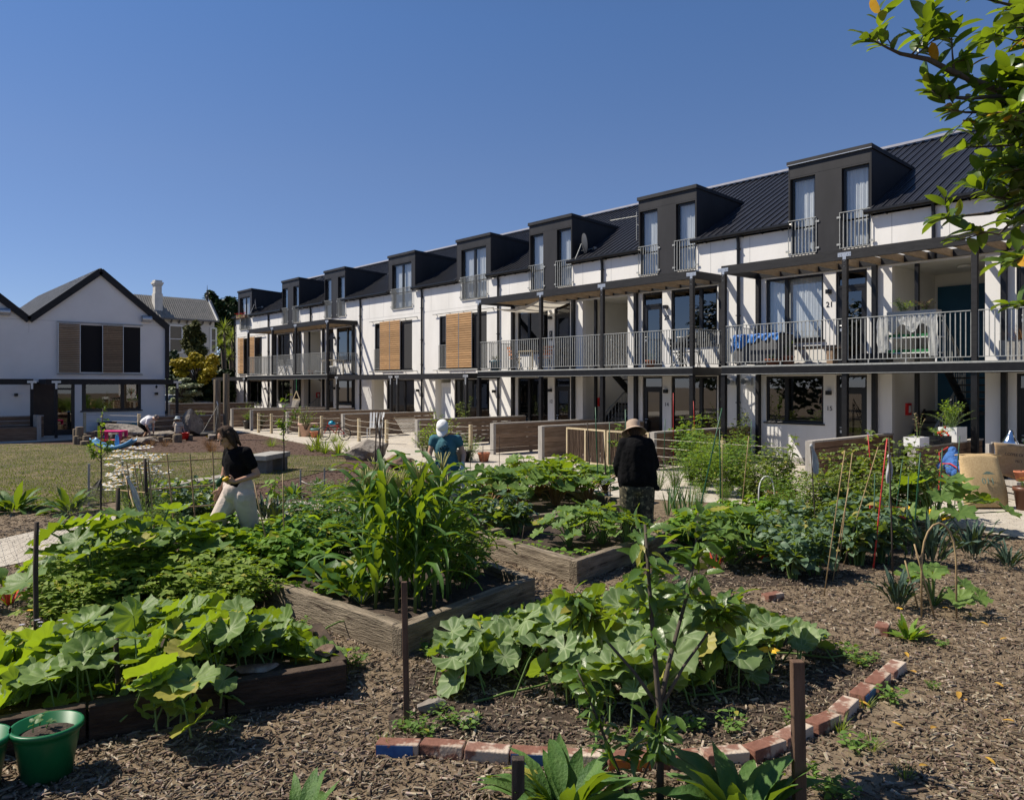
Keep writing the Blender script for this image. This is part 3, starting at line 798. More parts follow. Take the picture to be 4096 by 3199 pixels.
def low_pergola(ya, yb):
    p = MB()
    p.box(XP - .045, XP + .045, ya - .05, yb + .05, 2.34, 2.56)
    for y in (ya, yb): p.box(XP + .045, XF - .004, y - .045, y + .045, 2.35, 2.555)
    p.box(XF - .05, XF - .004, ya + .045, yb - .045, 2.36, 2.54)
    o = part(p, 'low_pergola', M_BLACK)
    for y in (ya, yb):
        k = MB(); k.box(XP - .05, XP + .05, y - .05, y + .05, 0, 2.34); k.build('post', M_BLACK, o)
    y = ya + .5
    while y < yb - .2:
        rf = MB(); rf.box(XP + .045, XF - .05, y - .024, y + .024, 2.36, 2.53); rf.build('rafter', M_RAFT, o); y += .55
    for y in (ya, yb):
        bk = MB(); bracket(bk, XP - .046, y, 2.45); bk.build('bracket', M_BRACK, o)
low_pergola(28.94, 33.79); low_pergola(23.60, 28.43); low_pergola(45.13, 50.19)

# ---- lamps, numbers, ducts
def txt(s, loc, size, m, parent, rot, name='house_number'):
    c = bpy.data.curves.new(name, 'FONT'); c.body = s; c.size = size; c.extrude = .004; c.align_x = 'CENTER'
    o = bpy.data.objects.new(name, c); COL.objects.link(o); o.location = loc; o.rotation_euler = rot; c.materials.append(m)
    dg = bpy.context.evaluated_depsgraph_get(); me = bpy.data.meshes.new_from_object(o.evaluated_get(dg))
    bpy.data.objects.remove(o); n = bpy.data.objects.new(name, me); COL.objects.link(n); n.location = loc; n.rotation_euler = rot
    n.parent = parent
    if parent is TB: n.location = Vector(loc) - Vector((XF, 25, 0))
    return n
ROTF = (PI / 2, 0, -PI / 2)
def lamp(y, z):
    l = MB(); l.box(XF - .12, XF - .002, y - .06, y + .06, z, z + .11); bevel(part(l, 'wall_lamp', M_FRAME), .004)
for mc, nums in ((MODS[0], ('15', '21')), (MODS[1], ('12', '19', '14', '20')), (MODS[2], ('', '17', '', '18'))):
    for s in (1, -1):
        if s == -1 and mc < 10: continue
        y = mc + s * 2.63
        lamp(y, 1.86); lamp(y, 4.50)
        i = 0 if s == 1 else 2
        if nums[i]: txt(nums[i], (XF - .006, y, 1.45), .17, M_FRAME, TB, ROTF)
        up = nums[i + 1]
        if up == '19':
            pl = MB(); pl.box(XF - .012, XF - .002, y - .075, y + .075, 3.72, 4.08); part(pl, 'number_plate', M_FRAME)
            txt('1', (XF - .016, y, 3.93), .16, M_WHITEP, TB, ROTF); txt('9', (XF - .016, y, 3.77), .16, M_WHITEP, TB, ROTF)
        else: txt(up, (XF - .006, y, 4.16), .2, M_FRAME, TB, ROTF)
for yc in (30.62, 25.22): lamp(yc - 1.35, 1.8)
lamp(45.9, 1.8)
for y in (12.95, 12.45):
    dv = MB(); dv.tube([(XF - .002, y, 2.22), (XF - .32, y, 2.22)], .085, 14, caps=False); dv.tube([(XF - .3, y, 2.22), (XF - .002, y, 2.22)], .078, 14, caps=False); dv.box(XF - .1, XF - .001, y - .11, y + .11, 2.11, 2.33)
    part(dv, 'duct_outlet', M_BRACK)
tp = MB(); tp.tube([(XF - .002, 11.6, .78), (XF - .12, 11.6, .78), (XF - .14, 11.6, .70)], .012, 8); tp.bar((XF - .1, 11.56, .82), (XF - .1, 11.64, .82), .012, .012); part(tp, 'garden_tap', M_BRACK)
# open white porch door
od = MB(); od.box(XF + .3, XF + .35, 27.05, 27.95, .02, 2.2); od.box(XF + .292, XF + .3, 27.2, 27.8, .25, 2.0, 1); part(od, 'porch_door', [M_WHITEP, M_CURT])

# ---- dishes and aerial fixed to the roof
def dish(label, x, y, z, r, rz, tilt):
    t = thing('satellite_dish', label, 'satellite dish', (x, y, z), rz)
    d = MB(); prof = [(r * k / 6, .18 * r * (k / 6) ** 2) for k in range(7)]
    d.lathe(prof, 24, sx=.88); d.lathe([(a, b - .012) for a, b in prof][::-1], 24, sx=.88)
    o = d.build('reflector', mat('dish_grey', (.06, .065, .075), None, .5), t, True); o.rotation_euler = (tilt, 0, 0); o.location = (0, -.05, .35)
    m = MB(); m.tube([(0, .25, -.25), (0, .1, .1), (0, 0, .35)], .02, 8); m.tube([(0, 0, .1), (0, -.45, .2)], .012, 6); m.box(-.09, .09, -.52, -.43, .16, .24); m.build('feed_arm', M_GALV, t)
    return t
dish('round dark satellite dish at the gutter beside the paired dormer near the aerial', 19.7, 19.2, 6.72, .36, PI * .35, PI * .46)
dish('small dark satellite dish by the flower box of the farthest dormer', 19.5, 47.4, 6.75, .36, PI * .35, PI * .46)
an = MB(); bx, by = 20.3, 17.2; bz = roofz(bx)
an.tube([(bx, by, bz), (bx, by, bz + .95)], .018, 6); an.tube([(bx, by, bz + .55), (bx + .1, by - .6, bz + .05)], .012, 5); an.tube([(bx, by, bz + .55), (bx + .6, by + .1, bz + .4)], .012, 5)
an.tube([(bx - .1, by + 1.1, bz + .82), (bx + .1, by - .5, bz + .82)], .013, 5)
for t in np.linspace(-.5, 1.1, 9): an.tube([(bx - .12, by + t, bz + .82 + .12), (bx + .12, by + t, bz + .82 - .12)], .006, 4)
an.tube([(bx, by - .1, bz + .45), (bx - .05, by - .9, bz + .3)], .01, 5)
tag(an.build('tv_aerial', M_GALV), 'thin metal television aerial standing on the dark roof', 'aerial')
# ================================================================ gabled house on the left
YG = 36.6
GH = thing('gabled_house', 'white house with twin black edged gables and slatted shutters beyond the lawn', 'house', (8.3, YG, 0))
def gpart(mb, name, m, parent=GH, smooth=False):
    o = mb.build(name, m, parent, smooth)
    if parent is GH: o.location = (-8.3, -YG, 0)
    return o
def gwall(mb, x0, x1, z0, z1, ops, Y, t=.15):
    for a, b in cells([v for o in ops for v in o[:2]], x0, x1):
        for c, d in cells([v for o in ops for v in o[2:4]], z0, z1):
            if any(o[0] < (a + b) / 2 < o[1] and o[2] < (c + d) / 2 < o[3] for o in ops): continue
            mb.poly([(a, Y, c), (b, Y, c), (b, Y, d), (a, Y, d)])
    for a, b, c, d in ops:
        mb.poly([(a, Y, c), (a, Y, d), (a, Y + t, d), (a, Y + t, c)]); mb.poly([(b, Y, c), (b, Y + t, c), (b, Y + t, d), (b, Y, d)])
        mb.poly([(a, Y, c), (a, Y + t, c), (b, Y + t, c), (b, Y, c)]); mb.poly([(a, Y, d), (b, Y, d), (b, Y + t, d), (a, Y + t, d)])
GV, GE, GA = 5.71, 10.95, 8.33      # valley, right eave, apex
gops = [(7.56, 9.92, 2.64, 4.62), (7.62, 9.95, 1.02, 2.2), (5.78, 7.36, 0.02, 2.22)]
mb = MB(); gwall(mb, 0.45, GE, 0, 4.75, gops, YG)
for x0, xa, x1 in ((0.45, 3.09, GV), (GV, GA, GE)):
    mb.poly([(x0, YG, 4.75), (x1, YG, 4.75), (xa, YG, 6.92)])
mb.poly([(GE, YG, 0), (GE, YG + 14, 0), (GE, YG + 14, 4.75), (GE, YG, 4.75)])
mb.poly([(.45, YG, 0), (.45, YG, 4.75), (.45, YG + 14, 4.75), (.45, YG + 14, 0)])
for x in (5.71, 8.6): mb.box(x - .005, x + .005, YG - .002, YG, 4.2, 4.74, 1)
mb.box(.45, GE, YG - .002, YG, 4.735, 4.747, 1)
gpart(mb, 'wall', [mat('gable_white_render', (0.72, 0.71, 0.69), (0.77, 0.76, 0.74), 0.85, 1.1, bump=.05), M_JOINT])  # plain white render, a little paler than the terrace walls
rf = MB()
for x0, xa, x1 in ((0.45, 3.09, GV), (GV, GA, GE)):
    for xe in (x0, x1):
        ze = 4.80
        sx = 0 if xe in (GV,) else (-.15 if xe == x0 else .15)
        a, b = (xe + sx, 4.80 - (.12 if sx else 0)), (xa, 7.0)
        q = [(a[0], YG - .12, a[1] + .06), (b[0], YG - .12, b[1] + .06), (b[0], YG + 14, b[1] + .06), (a[0], YG + 14, a[1] + .06)]
        rf.poly(q if xe == x0 else q[::-1])
        rf.poly([(p[0], p[1], p[2] - .14) for p in (q[::-1] if xe == x0 else q)])
        for k in np.arange(YG + .1, YG + 14, .3): rf.bar((a[0], k, a[1] + .07), (b[0], k, b[1] + .07), .035, .03)
gpart(rf, 'roof', mat('grey_roof_steel', (.24, .245, .25), (.30, .305, .31), .45, 3))
for x0, xa, x1, nm in ((0.45, 3.09, GV, 0), (GV, GA, GE, 1)):
    br = MB()
    for xe in (x0, x1):
        sx = 0 if xe == GV else (-.1 if xe == x0 else .1)
        z = 4.72 if sx == 0 else 4.66
        br.bar((xe + sx, YG - .08, z), (xa, YG - .08, 6.93), .1, .26, up=(0, 0, 1))
    gpart(br, 'barge_board', M_BLACK)
mb = MB(); mb.tube([(11.02, YG - .06, 4.7), (11.02, YG - .06, 0.02)], .05, 8); mb.box(10.95, 11.1, YG - .12, YG + .3, 2.4, 4.72); gpart(mb, 'downpipe', M_BLACK)
for x in (4.85, 10.15):
    mb = MB(); mb.lathe([(.14, -.2), (.14, .2)], 14, (0, 0, 0)); o = gpart(mb, 'wall_vent', M_BRACK); o.rotation_euler = (0, PI / 2, 0); o.location = (x - 8.3, -.1, 5.0)
    mb = MB(); mb.box(x - 8.3 - .18, x - 8.3 + .18, -.03, -.002, 4.86, 5.14); mb.build('vent_plate', M_BRACK, GH)
# upper window with sliding shutters and dark screens
mb = MB()
mb.box(7.56, 9.92, YG + .02, YG + .06, 2.64, 4.62); gpart(mb, 'screen', mat('black_mesh_screen', (.010, .009, .010), None, .85))
for x0, x1 in ((6.73, 7.54), (8.39, 9.2)):
    sh = MB(); n = 27; p = 2.02 / n
    for i in range(n): sh.box(x0 + .02, x1 - .02, YG - .12, YG - .095, 2.62 + i * p + .012, 2.62 + (i + 1) * p - .006)
    o = gpart(sh, 'shutter', M_CEDAR2); f = MB()
    for x in (x0, x1): f.box(x - .012, x + .012, YG - .125, YG - .09, 2.6, 4.66)
    f.build('shutter_frame', M_BRACK, o)
for z in (2.56, 4.70):
    mb = MB(); mb.tube([(6.68, YG - .1, z), (10.0, YG - .1, z)], .02, 8)
    for x in np.linspace(6.8, 9.9, 5): mb.box(x - .02, x + .02, YG - .1, YG - .002, z - .02, z + .02)
    gpart(mb, 'shutter_rail', M_GALV)
mb = MB(); mb.box(7.5, 9.98, YG - .04, YG, 2.60, 2.64); gpart(mb, 'sill', M_WHITEP)
# ground floor window and porch
f = MB()
for a, b, c, d in ((7.62, 9.95, 1.02, 1.10), (7.62, 9.95, 2.12, 2.2), (7.62, 7.78, 1.10, 2.12), (9.85, 9.95, 1.10, 2.12), (9.14, 9.28, 1.10, 2.12)): f.box(a, b, YG + .02, YG + .1, c, d)
o = gpart(f, 'window', M_FRAME)
g = MB(); g.poly([(7.78, YG + .06, 1.1), (9.85, YG + .06, 1.1), (9.85, YG + .06, 2.12), (7.78, YG + .06, 2.12)]); g.build('pane', M_PANED, o)
g = MB(); g.box(7.56, 10.0, YG - .06, YG + .02, .97, 1.018); g.build('sill', M_FRAME, o)
f = MB()
for a, b, c, d in ((5.78, 5.88, .02, 2.22), (6.60, 6.72, .02, 2.22), (7.24, 7.36, .02, 2.22), (5.88, 7.24, 2.14, 2.22), (6.72, 7.24, 1.9, 1.98), (6.72, 7.24, .02, .25)): f.box(a, b, YG + .02, YG + .1, c, d)
o = gpart(f, 'door', M_FRAME)
g = MB(); g.poly([(6.72, YG + .06, .25), (7.24, YG + .06, .25), (7.24, YG + .06, 2.14), (6.72, YG + .06, 2.14)]); g.build('pane', M_PANED, o)
g = MB(); g.box(5.88, 6.6, YG + .03, YG + .08, .02, 2.14); g.build('side_panel', mat('dark_brown_panel', (.03, .02, .015), (.045, .03, .02), .6, 4), o)
g = MB(); g.tube([(7.2, YG, 1.0), (7.08, YG, 1.0)], .012, 6); g.build('handle', M_BRACK, o)
mb = MB(); mb.box(0.6, 10.8, YG + 1.6, YG + 1.65, 0, 4.6); mb.box(.6, 10.8, YG + .15, YG + 1.6, 2.3, 2.5); gpart(mb, 'gloom_backing', M_DARK)  # near-black back wall and floor slab, coloured for indoor gloom
for x in (5.26, 10.57):
    mb = MB(); mb.box(x - .06, x + .06, YG - .12, YG - .002, 1.66, 1.77); gpart(mb, 'wall_lamp', M_FRAME)
for xa, xb in ((1.0, 5.62), (6.05, 11.05)):
    p = MB(); y = YG - 1.5
    p.box(xa, xb, y - .045, y + .045, 2.12, 2.34)
    for x in (xa + .045, xb - .045): p.box(x - .045, x + .045, y + .045, YG - .005, 2.13, 2.335)
    o = gpart(p, 'low_pergola', M_BLACK)
    for x in (xa + .35 if xa > 5 else xa + .1, xb - .05):
        k = MB(); k.box(x - .05, x + .05, y - .05, y + .05, 0, 2.12); k.build('post', M_BLACK, o)
        k = MB(); k.box(x - .16, x + .16, y - .056, y - .047, 2.18, 2.27); k.box(x - .04, x + .04, y - .057, y - .0505, 1.95, 2.18); k.build('bracket', M_BRACK, o)
mb = MB(); mb.tube([(10.5, YG - .3, 2.2), (10.5, YG - .3, 2.08)], .004, 4); mb.ball((10.5, YG - .3, 2.02), (.05, .05, .07), 8, 6); gpart(mb, 'hanging_ornament', M_FRAME)

# ================================================================ timber partitions, wire fences, brush screens
M_PLANK = mat('weathered_plank', (0.205, 0.135, 0.082), (0.30, 0.21, 0.14), 0.8, 2.2, (1.2, 1, 9), bump=.3, bscale=14, island=.18)
M_PLANKB = mat('brown_plank', (0.15, 0.085, 0.05), (0.235, 0.15, 0.095), 0.75, 2.2, (1.2, 1, 9), bump=.3, bscale=14, island=.18)
M_POSTG = mat('grey_post', (0.30, 0.28, 0.25), (0.40, 0.375, 0.34), 0.85, 3, (8, 8, 1), bump=.2)
M_POSTP = mat('pale_pine_post', (0.44, 0.36, 0.22), (0.54, 0.45, 0.30), 0.8, 3, (8, 8, 1), bump=.15)
def partition(label, x0, x1, y, h=.94, m=None, nb=6, grp='slatted timber partitions between the front yards'):
    t = thing('timber_partition', label, 'fence', (x0, y, 0), 0, grp)
    L = x1 - x0
    b = MB(); p = (h - .06) / nb
    for i in range(nb):
        for s in (-1, 1): b.box(.1, L, s * .05 - .011, s * .05 + .011, .05 + i * p + .008, .05 + (i + 1) * p - .008)
    b.build('planks', m or M_PLANK, t)
    c = MB(); c.box(.1, L, -.085, .085, h - .02, h + .02); c.build('cap_rail', M_POSTG, t)
    c = MB(); c.box(0, .1, -.08, .08, 0, h + .012); c.build('post', M_POSTG, t)
    for k in range(1, int(L / 1.6) + 1):
        c = MB(); x = min(L - .1, k * 1.6); c.box(x - .04, x + .04, -.038, .038, 0, h - .02); c.build('post', M_POSTG, t)
    return t
for lab, x0, x1, y, m in (
        ('brown slatted partition beside the door numbered 15', 15.34, 19.2, 8.34, M_PLANKB),
        ('brown slatted partition carrying the white foam box and planters', 15.42, 18.9, 6.3, M_PLANKB),
        ('slatted partition behind the person in the black shirt', 15.2, 19.5, 12.4, M_PLANKB),
        ('pale slatted partition ending at the brushwood screens', 15.03, 19.5, 16.29, M_PLANK),
        ('pale slatted partition in front of the door numbered 12', 14.94, 19.5, 18.35, M_PLANK),
        ('slatted partition behind the person in the white cap', 14.62, 19.5, 21.98, M_PLANK),
        ('slatted partition with the bicycle leaning on its end post', 15.1, 19.5, 28.0, M_PLANK),
        ('slatted partition with the big round pink pot beside it', 14.41, 19.5, 31.62, M_PLANK),
        ('slatted partition beside the white flowering vine', 14.2, 19.5, 34.96, M_PLANK),
        ('short slatted partition behind the tall round posts', 14.3, 19.5, 37.6, M_PLANK)):
    partition(lab, x0, x1, y, m=m)
def wire_fence(label, pts, h=.86, wires=4, sag=.0):
    t = thing('wire_fence', label, 'fence', (pts[0][0], pts[0][1], 0), 0, 'post and wire fences edging the yards')
    o = Vector((pts[0][0], pts[0][1], 0))
    P = [Vector((p[0], p[1], 0)) - o for p in pts]
    for i, p in enumerate(P):
        if len(pts[i]) > 2: continue
        c = MB(); c.box(p.x - .05, p.x + .05, p.y - .05, p.y + .05, 0, h); bevel(c.build('post', M_POSTP, t), .006)
    for k in range(wires):
        z = h * (.92 - .24 * k); wv = MB()
        for a, b in zip(P[:-1], P[1:]):
            pts_ = [(a.lerp(b, s / 6)) + Vector((-.055, 0, z - 4 * sag * (s / 6) * (1 - s / 6))) for s in range(7)]
            wv.tube(pts_, .0055, 4)
        wv.build('wire', M_ROPE, t)
wire_fence('post and wire fence left of the big round pink pot', [(13.88, 33.27), (14.04, 32.29), (14.4, 31.7, 0)], sag=.04)
wire_fence('post and wire fence in front of the big round pink pot', [(14.5, 31.5, 0), (14.11, 29.68), (14.6, 28.75), (15.1, 28.1, 0)], sag=.03)
wire_fence('post and wire fence in front of the net hammock', [(15.2, 27.9, 0), (14.59, 25.74), (14.76, 24.08), (14.6, 22.1, 0)], sag=.04)
wire_fence('post and wire fence beside the white flowering climber', [(14.65, 21.8, 0), (15.06, 19.55)])
wire_fence('post and wire fence right of the person in the black shirt', [(15.2, 12.3, 0), (15.2, 10.35), (15.3, 8.6, 0)])
wire_fence('post and wire fence along the shaded gabled house', [(7.43, 35.21), (8.79, 32.6), (10.9, 33.6)], h=.98)
wire_fence('post and wire fence near the parked cars', [(11.4, 42.0), (12.6, 41.0), (14.0, 38.0, 0)])
partition('low plank fence in front of the silver hatchback', 13.4, 18.2, 44.3, 1.05)
partition('dark low plank fence behind the toddler', 10.0, 13.0, 35.2, .75, M_PLANKB, 4)
M_BRUSH = mat('brushwood', (0.07, 0.045, 0.03), (0.14, 0.095, 0.065), .95, 6, (30, 30, 1), bump=.8, bscale=30, island=.3)
def brush(label, a, b, h=.92, n=2):
    t = thing('brushwood_screen', label, 'screen', (a[0], a[1], 0), 0, 'brushwood screens in pale timber frames')
    A = Vector((0, 0, 0)); B = Vector((b[0] - a[0], b[1] - a[1], 0)); d = B.normalized(); nrm = Vector((-d.y, d.x, 0))
    f = MB()
    for z in (.03, h): f.bar(A + Vector((0, 0, z)), B + Vector((0, 0, z)), .045, .045)
    for k in range(n + 1):
        p = A.lerp(B, k / n); f.bar(p + Vector((0, 0, .01)), p + Vector((0, 0, h + .02)), .05, .05, up=d)
    f.build('frame', M_POSTP, t)
    s = MB(); L = B.length; k = int(L / .011)
    for i in range(k):
        p = A.lerp(B, (i + .5) / k) + nrm * random.uniform(-.012, .012)
        s.bar(p + Vector((0, 0, .05)), p + d * random.uniform(-.03, .03) + Vector((0, 0, h - .02)), .010, .010, up=d)
    s.build('brushwood', M_BRUSH, t)
brush('brushwood screen nearest the pale slatted partitions', (15.34, 15.5), (15.14, 13.9))
brush('brushwood screen half hidden by the person in black', (15.12, 13.78), (15.2, 12.5))

# ================================================================ villa behind, with chimney
VL = thing('old_villa', 'old pale weatherboard villa with corrugated roof and tall chimney', 'house', (16.0, 56.0, 0))
def vp(px, py, D): return PT(px, py, D)
a, b = PT(285, 628, 58), PT(442, 640, 62); c, d = PT(457, 685, 61), PT(300, 676, 57)
rr = MB()
VX0, VX1 = 10.0, 24.0
vdir = (b - a); vdir.z = 0; vdir.normalize(); vn = Vector((-vdir.y, vdir.x, 0))     # vn points away from the eye
if vn.dot(Vector((HS, HC, 0))) < 0: vn = -vn
R0 = Vector((a.x, a.y, 0)); Lr = (b - a).length; zr = (a.z + b.z) / 2; ze = (c.z + d.z) / 2
def V3(u, v, z): 
    p = R0 + vdir * u + vn * v; return (p.x - 16, p.y - 56, z)
def q4(mb, pts, mi=0): mb.poly(pts, mi)
sp = 1.6
for u in np.arange(-1.6, Lr + .3, .16):
    rr.add([V3(u, 0, zr), V3(u + .08, 0, zr + .05), V3(u + .16, 0, zr), V3(u, -sp, ze), V3(u + .08, -sp, ze + .05), V3(u + .16, -sp, ze)], [(0, 3, 4, 1), (1, 4, 5, 2)])
    rr.add([V3(u, 0, zr), V3(u + .16, 0, zr), V3(u + .16, sp, ze), V3(u, sp, ze)], [(0, 1, 2, 3)])
rr.build('roof', mat('pale_corrugated_iron', (.17, .16, .14), (.24, .225, .195), .6, 3), VL)
vw = MB(); y0 = -sp + .35
vw.poly([V3(-9, y0, 0), V3(Lr, y0, 0), V3(Lr, y0, ze), V3(-9, y0, ze)]); vw.poly([V3(Lr, y0, 0), V3(Lr, -y0, 0), V3(Lr, -y0, ze), V3(Lr, 0, zr - .1), V3(Lr, y0, ze)])
for z in np.arange(.2, ze, .2):
    p = [V3(-9, y0 - .03, z), V3(Lr, y0 - .03, z), V3(Lr, y0 - .001, z + .19), V3(-9, y0 - .001, z + .19)]; vw.poly(p); vw.poly([V3(-9, y0 - .03, z), V3(-9, y0, z), V3(Lr, y0, z), V3(Lr, y0 - .03, z)])
vw.build('wall', mat('cream_weatherboard', (.52, .50, .45), (.6, .58, .53), .7, 3), VL)
def vwin(u, w, z0, z1):
    f = MB()
    for (p, q, r, s_) in ((u - .12, u, z0 - .1, z1 + .1), (u + w, u + w + .12, z0 - .1, z1 + .1), (u, u + w, z1, z1 + .12), (u, u + w, z0 - .12, z0), (u, u + w, (z0 + z1) / 2 - .03, (z0 + z1) / 2 + .03)):
        f.add([V3(p, y0 - .09, r), V3(q, y0 - .09, r), V3(q, y0 - .09, s_), V3(p, y0 - .09, s_), V3(p, y0, r), V3(q, y0, r), V3(q, y0, s_), V3(p, y0, s_)], [(0, 1, 2, 3), (0, 4, 5, 1), (3, 2, 6, 7), (0, 3, 7, 4), (1, 5, 6, 2)])
    o = f.build('window', M_WHITEP, VL)
    g = MB(); g.poly([V3(u, y0 - .05, z0), V3(u + w, y0 - .05, z0), V3(u + w, y0 - .05, z1), V3(u, y0 - .05, z1)]); g.build('pane', mat('dark_pane', (.015, .017, .02), None, .05, spec=.6), o)
def vu(px):
    def f(u): p = R0 + vdir * u + vn * y0; return (CX + FOC * (p.x * HC - p.y * HS) / (p.x * HS + p.y * HC)) / QK
    return min(np.arange(-4, Lr + 1, .05), key=lambda u: abs(f(u) - px))
vwin(vu(362), .85, ze - 2.45, ze - .55); vwin(vu(450), .3, ze - 2.4, ze - .6)
gt = MB(); gt.bar(V3(-1.6, -sp - .06, ze - .02), V3(Lr + .2, -sp - .06, ze - .02), .14, .12)
for u in np.arange(-8, Lr, .6): gt.bar(V3(u, y0 - .08, ze - .28), V3(u, y0 - .3, ze - .1), .08, .12)
gt.build('gutter', mat('grey_gutter', (.12, .12, .12), None, .6), VL)
ch = MB(); cu = (PT(311, 600, 60) - R0).dot(vdir); cz = PT(311, 597, 60).z
def cb(w, z0, z1):
    ch.add([V3(cu - w, -w - .8, z0), V3(cu + w, -w - .8, z0), V3(cu + w, w - .8, z0), V3(cu - w, w - .8, z0), V3(cu - w, -w - .8, z1), V3(cu + w, -w - .8, z1), V3(cu + w, w - .8, z1), V3(cu - w, w - .8, z1)], [(4, 5, 6, 7), (0, 1, 5, 4), (1, 2, 6, 5), (2, 3, 7, 6), (3, 0, 4, 7)])
cz -= .25; cb(.29, zr - 1.5, zr + .1); cb(.24, zr + .1, cz - .4); cb(.29, cz - .4, cz - .28); cb(.34, cz - .28, cz - .14); cb(.26, cz - .14, cz)
ch.build('chimney', mat('pale_plaster', (.5, .49, .45), (.6, .58, .53), .8, 4), VL)
fi = MB(); ft = PT(443, 608, 62).z; p = V3(Lr, 0, 0)
fi.lathe([(.09, zr - .1), (.12, zr + .3), (.05, zr + .4), (.09, zr + .6), (.03, zr + .75), (.01, ft)], 8, (p[0], p[1], 0)); fi.build('finial', mat('dark_finial', (.05, .045, .04), None, .6), VL)
bgb = MB(); bgb.bar(V3(Lr + .05, 0, zr), V3(Lr + .05, -sp - .1, ze), .06, .22); bgb.bar(V3(Lr + .05, 0, zr), V3(Lr + .05, sp, ze), .06, .22); bgb.build('barge_board', M_WHITEP, VL)

# ================================================================ parked cars
def car(label, px, py, D, rz, body_c, L=4.2, H=1.5):
    p = PT(px, py, D); t = thing('parked_car', label, 'car', (p.x, p.y, 0), rz, 'cars parked beyond the fences')
    prof = [(-.5, .30), (-.5, .62), (-.47, .66), (-.30, .68), (-.16, .98), (-.05, 1.0), (.30, .98), (.44, .72), (.5, .68), (.5, .30)]
    bm_ = MB(); W = .86
    def sec(z): return 1.0 if z < .7 else 1.0 - (z - .7) * .75
    n = len(prof); V = []
    for s in (-1, 1):
        for x, z in prof: V.append((x * L, s * W * sec(z), z * H))
    F = [tuple(range(n))[::-1], tuple(range(n, 2 * n))] + [(i, (i + 1) % n, n + (i + 1) % n, n + i) for i in range(n)]
    bm_.add(V, F)
    b = bm_.build('body', mat('paint_' + label.split()[0], body_c, None, .25, spec=.6, metal=.2), t); bevel(b, .05, 2)
    gl = mat('car_glass', (.015, .02, .025), None, .05, spec=.7)
    g = MB()
    def P3(x, z, s, off=.012): return (x * L, s * (W * sec(z) + off), z * H)
    for s in (-1, 1):
        for xs in ((-.235, -.145, -.055, -.055), (-.04, -.04, .12, .12), (.135, .135, .30, .38)):
            pts = [P3(xs[0], .72, s), P3(xs[1], .95, s), P3(xs[2], .95, s), P3(xs[3], .72, s)]; g.poly(pts if s < 0 else pts[::-1])
    for x0, z0, x1, z1 in ((-.30, .70, -.17, .955), (.44, .74, .32, .955)):
        sg = -1 if x0 < 0 else 1
        pts = [(x0 * L + sg * .012, -W * sec(z0) * .92, z0 * H + .01), (x1 * L + sg * .012, -W * sec(z1) * .9, z1 * H + .01), (x1 * L + sg * .012, W * sec(z1) * .9, z1 * H + .01), (x0 * L + sg * .012, W * sec(z0) * .92, z0 * H + .01)]
        g.poly(pts if sg > 0 else pts[::-1])
    g.build('windows', gl, t)
    for x in (-.31, .31):
        for s in (-1, 1):
            w = MB(); w.lathe([(.18, -.1), (.30, -.1), (.31, -.06), (.31, .06), (.30, .1), (.18, .1), (.17, .07), (0, .07)], 18)
            o = w.build('wheel', mat('tyre_rubber', (.015, .015, .016), None, .8), t, True); o.rotation_euler = (PI / 2 * -s, 0, 0); o.location = (x * L, s * .80, .31)
    for s in (-1, 1):
        h = MB(); h.ball((-.495 * L, s * .62, .58 * H), (.06, .17, .08), 8, 6); h.build('headlight', M_WHITEP, t, True)
        h = MB(); h.ball((.49 * L, s * .68, .64 * H), (.06, .12, .1), 8, 6); h.build('tail_light', M_RED, t, True)
    r = MB()
    for s in (-1, 1): r.tube([(-.1 * L, s * .55, H * 1.005), (-.08 * L, s * .55, H * 1.03), (.22 * L, s * .55, H * 1.025), (.24 * L, s * .55, H * .995)], .018, 6)
    r.build('roof_rack', M_FRAME, t)
    return t
car('silver hatchback parked behind the gabled house corner', 388, 880, 50, -.75 + PI, (.42, .45, .48))
car('white car parked behind the tall round posts', 462, 880, 53, -.75 + PI, (.7, .7, .7))
car('dark car parked against the terrace end wall', 484, 874, 60, .8, (.12, .14, .18))
# ================================================================ plant kit
def tpl_leaf(w=.35, seg=4, fold=.18, arch=.25, shape='ovate', wave=0.0):
    V, F, A = [], [], []
    for i in range(seg + 1):
        v = i / seg
        if shape == 'ovate': ww = w * (math.sin(PI * min(1, v * .96 + .04) ** .72)) ** .85
        elif shape == 'heart': ww = w * (math.sin(PI * (0.16 + .84 * v) ** .8)) ** .9
        elif shape == 'oblong': ww = w * (math.sin(PI * v ** 1.0)) ** .55
        else: ww = w * (math.sin(PI * v ** .9)) ** 1.0
        if i == seg: ww = .004
        z = -arch * v * v; wv = wave * math.sin(v * 17)
        V += [(-ww, v, z + fold * ww + wv), (0, v, z), (ww, v, z + fold * ww - wv)]; A += [0, 1, 0]
    for i in range(seg):
        a = 3 * i
        F += [(a, a + 1, a + 4, a + 3), (a + 1, a + 2, a + 5, a + 4)]
    return (V, F, A)

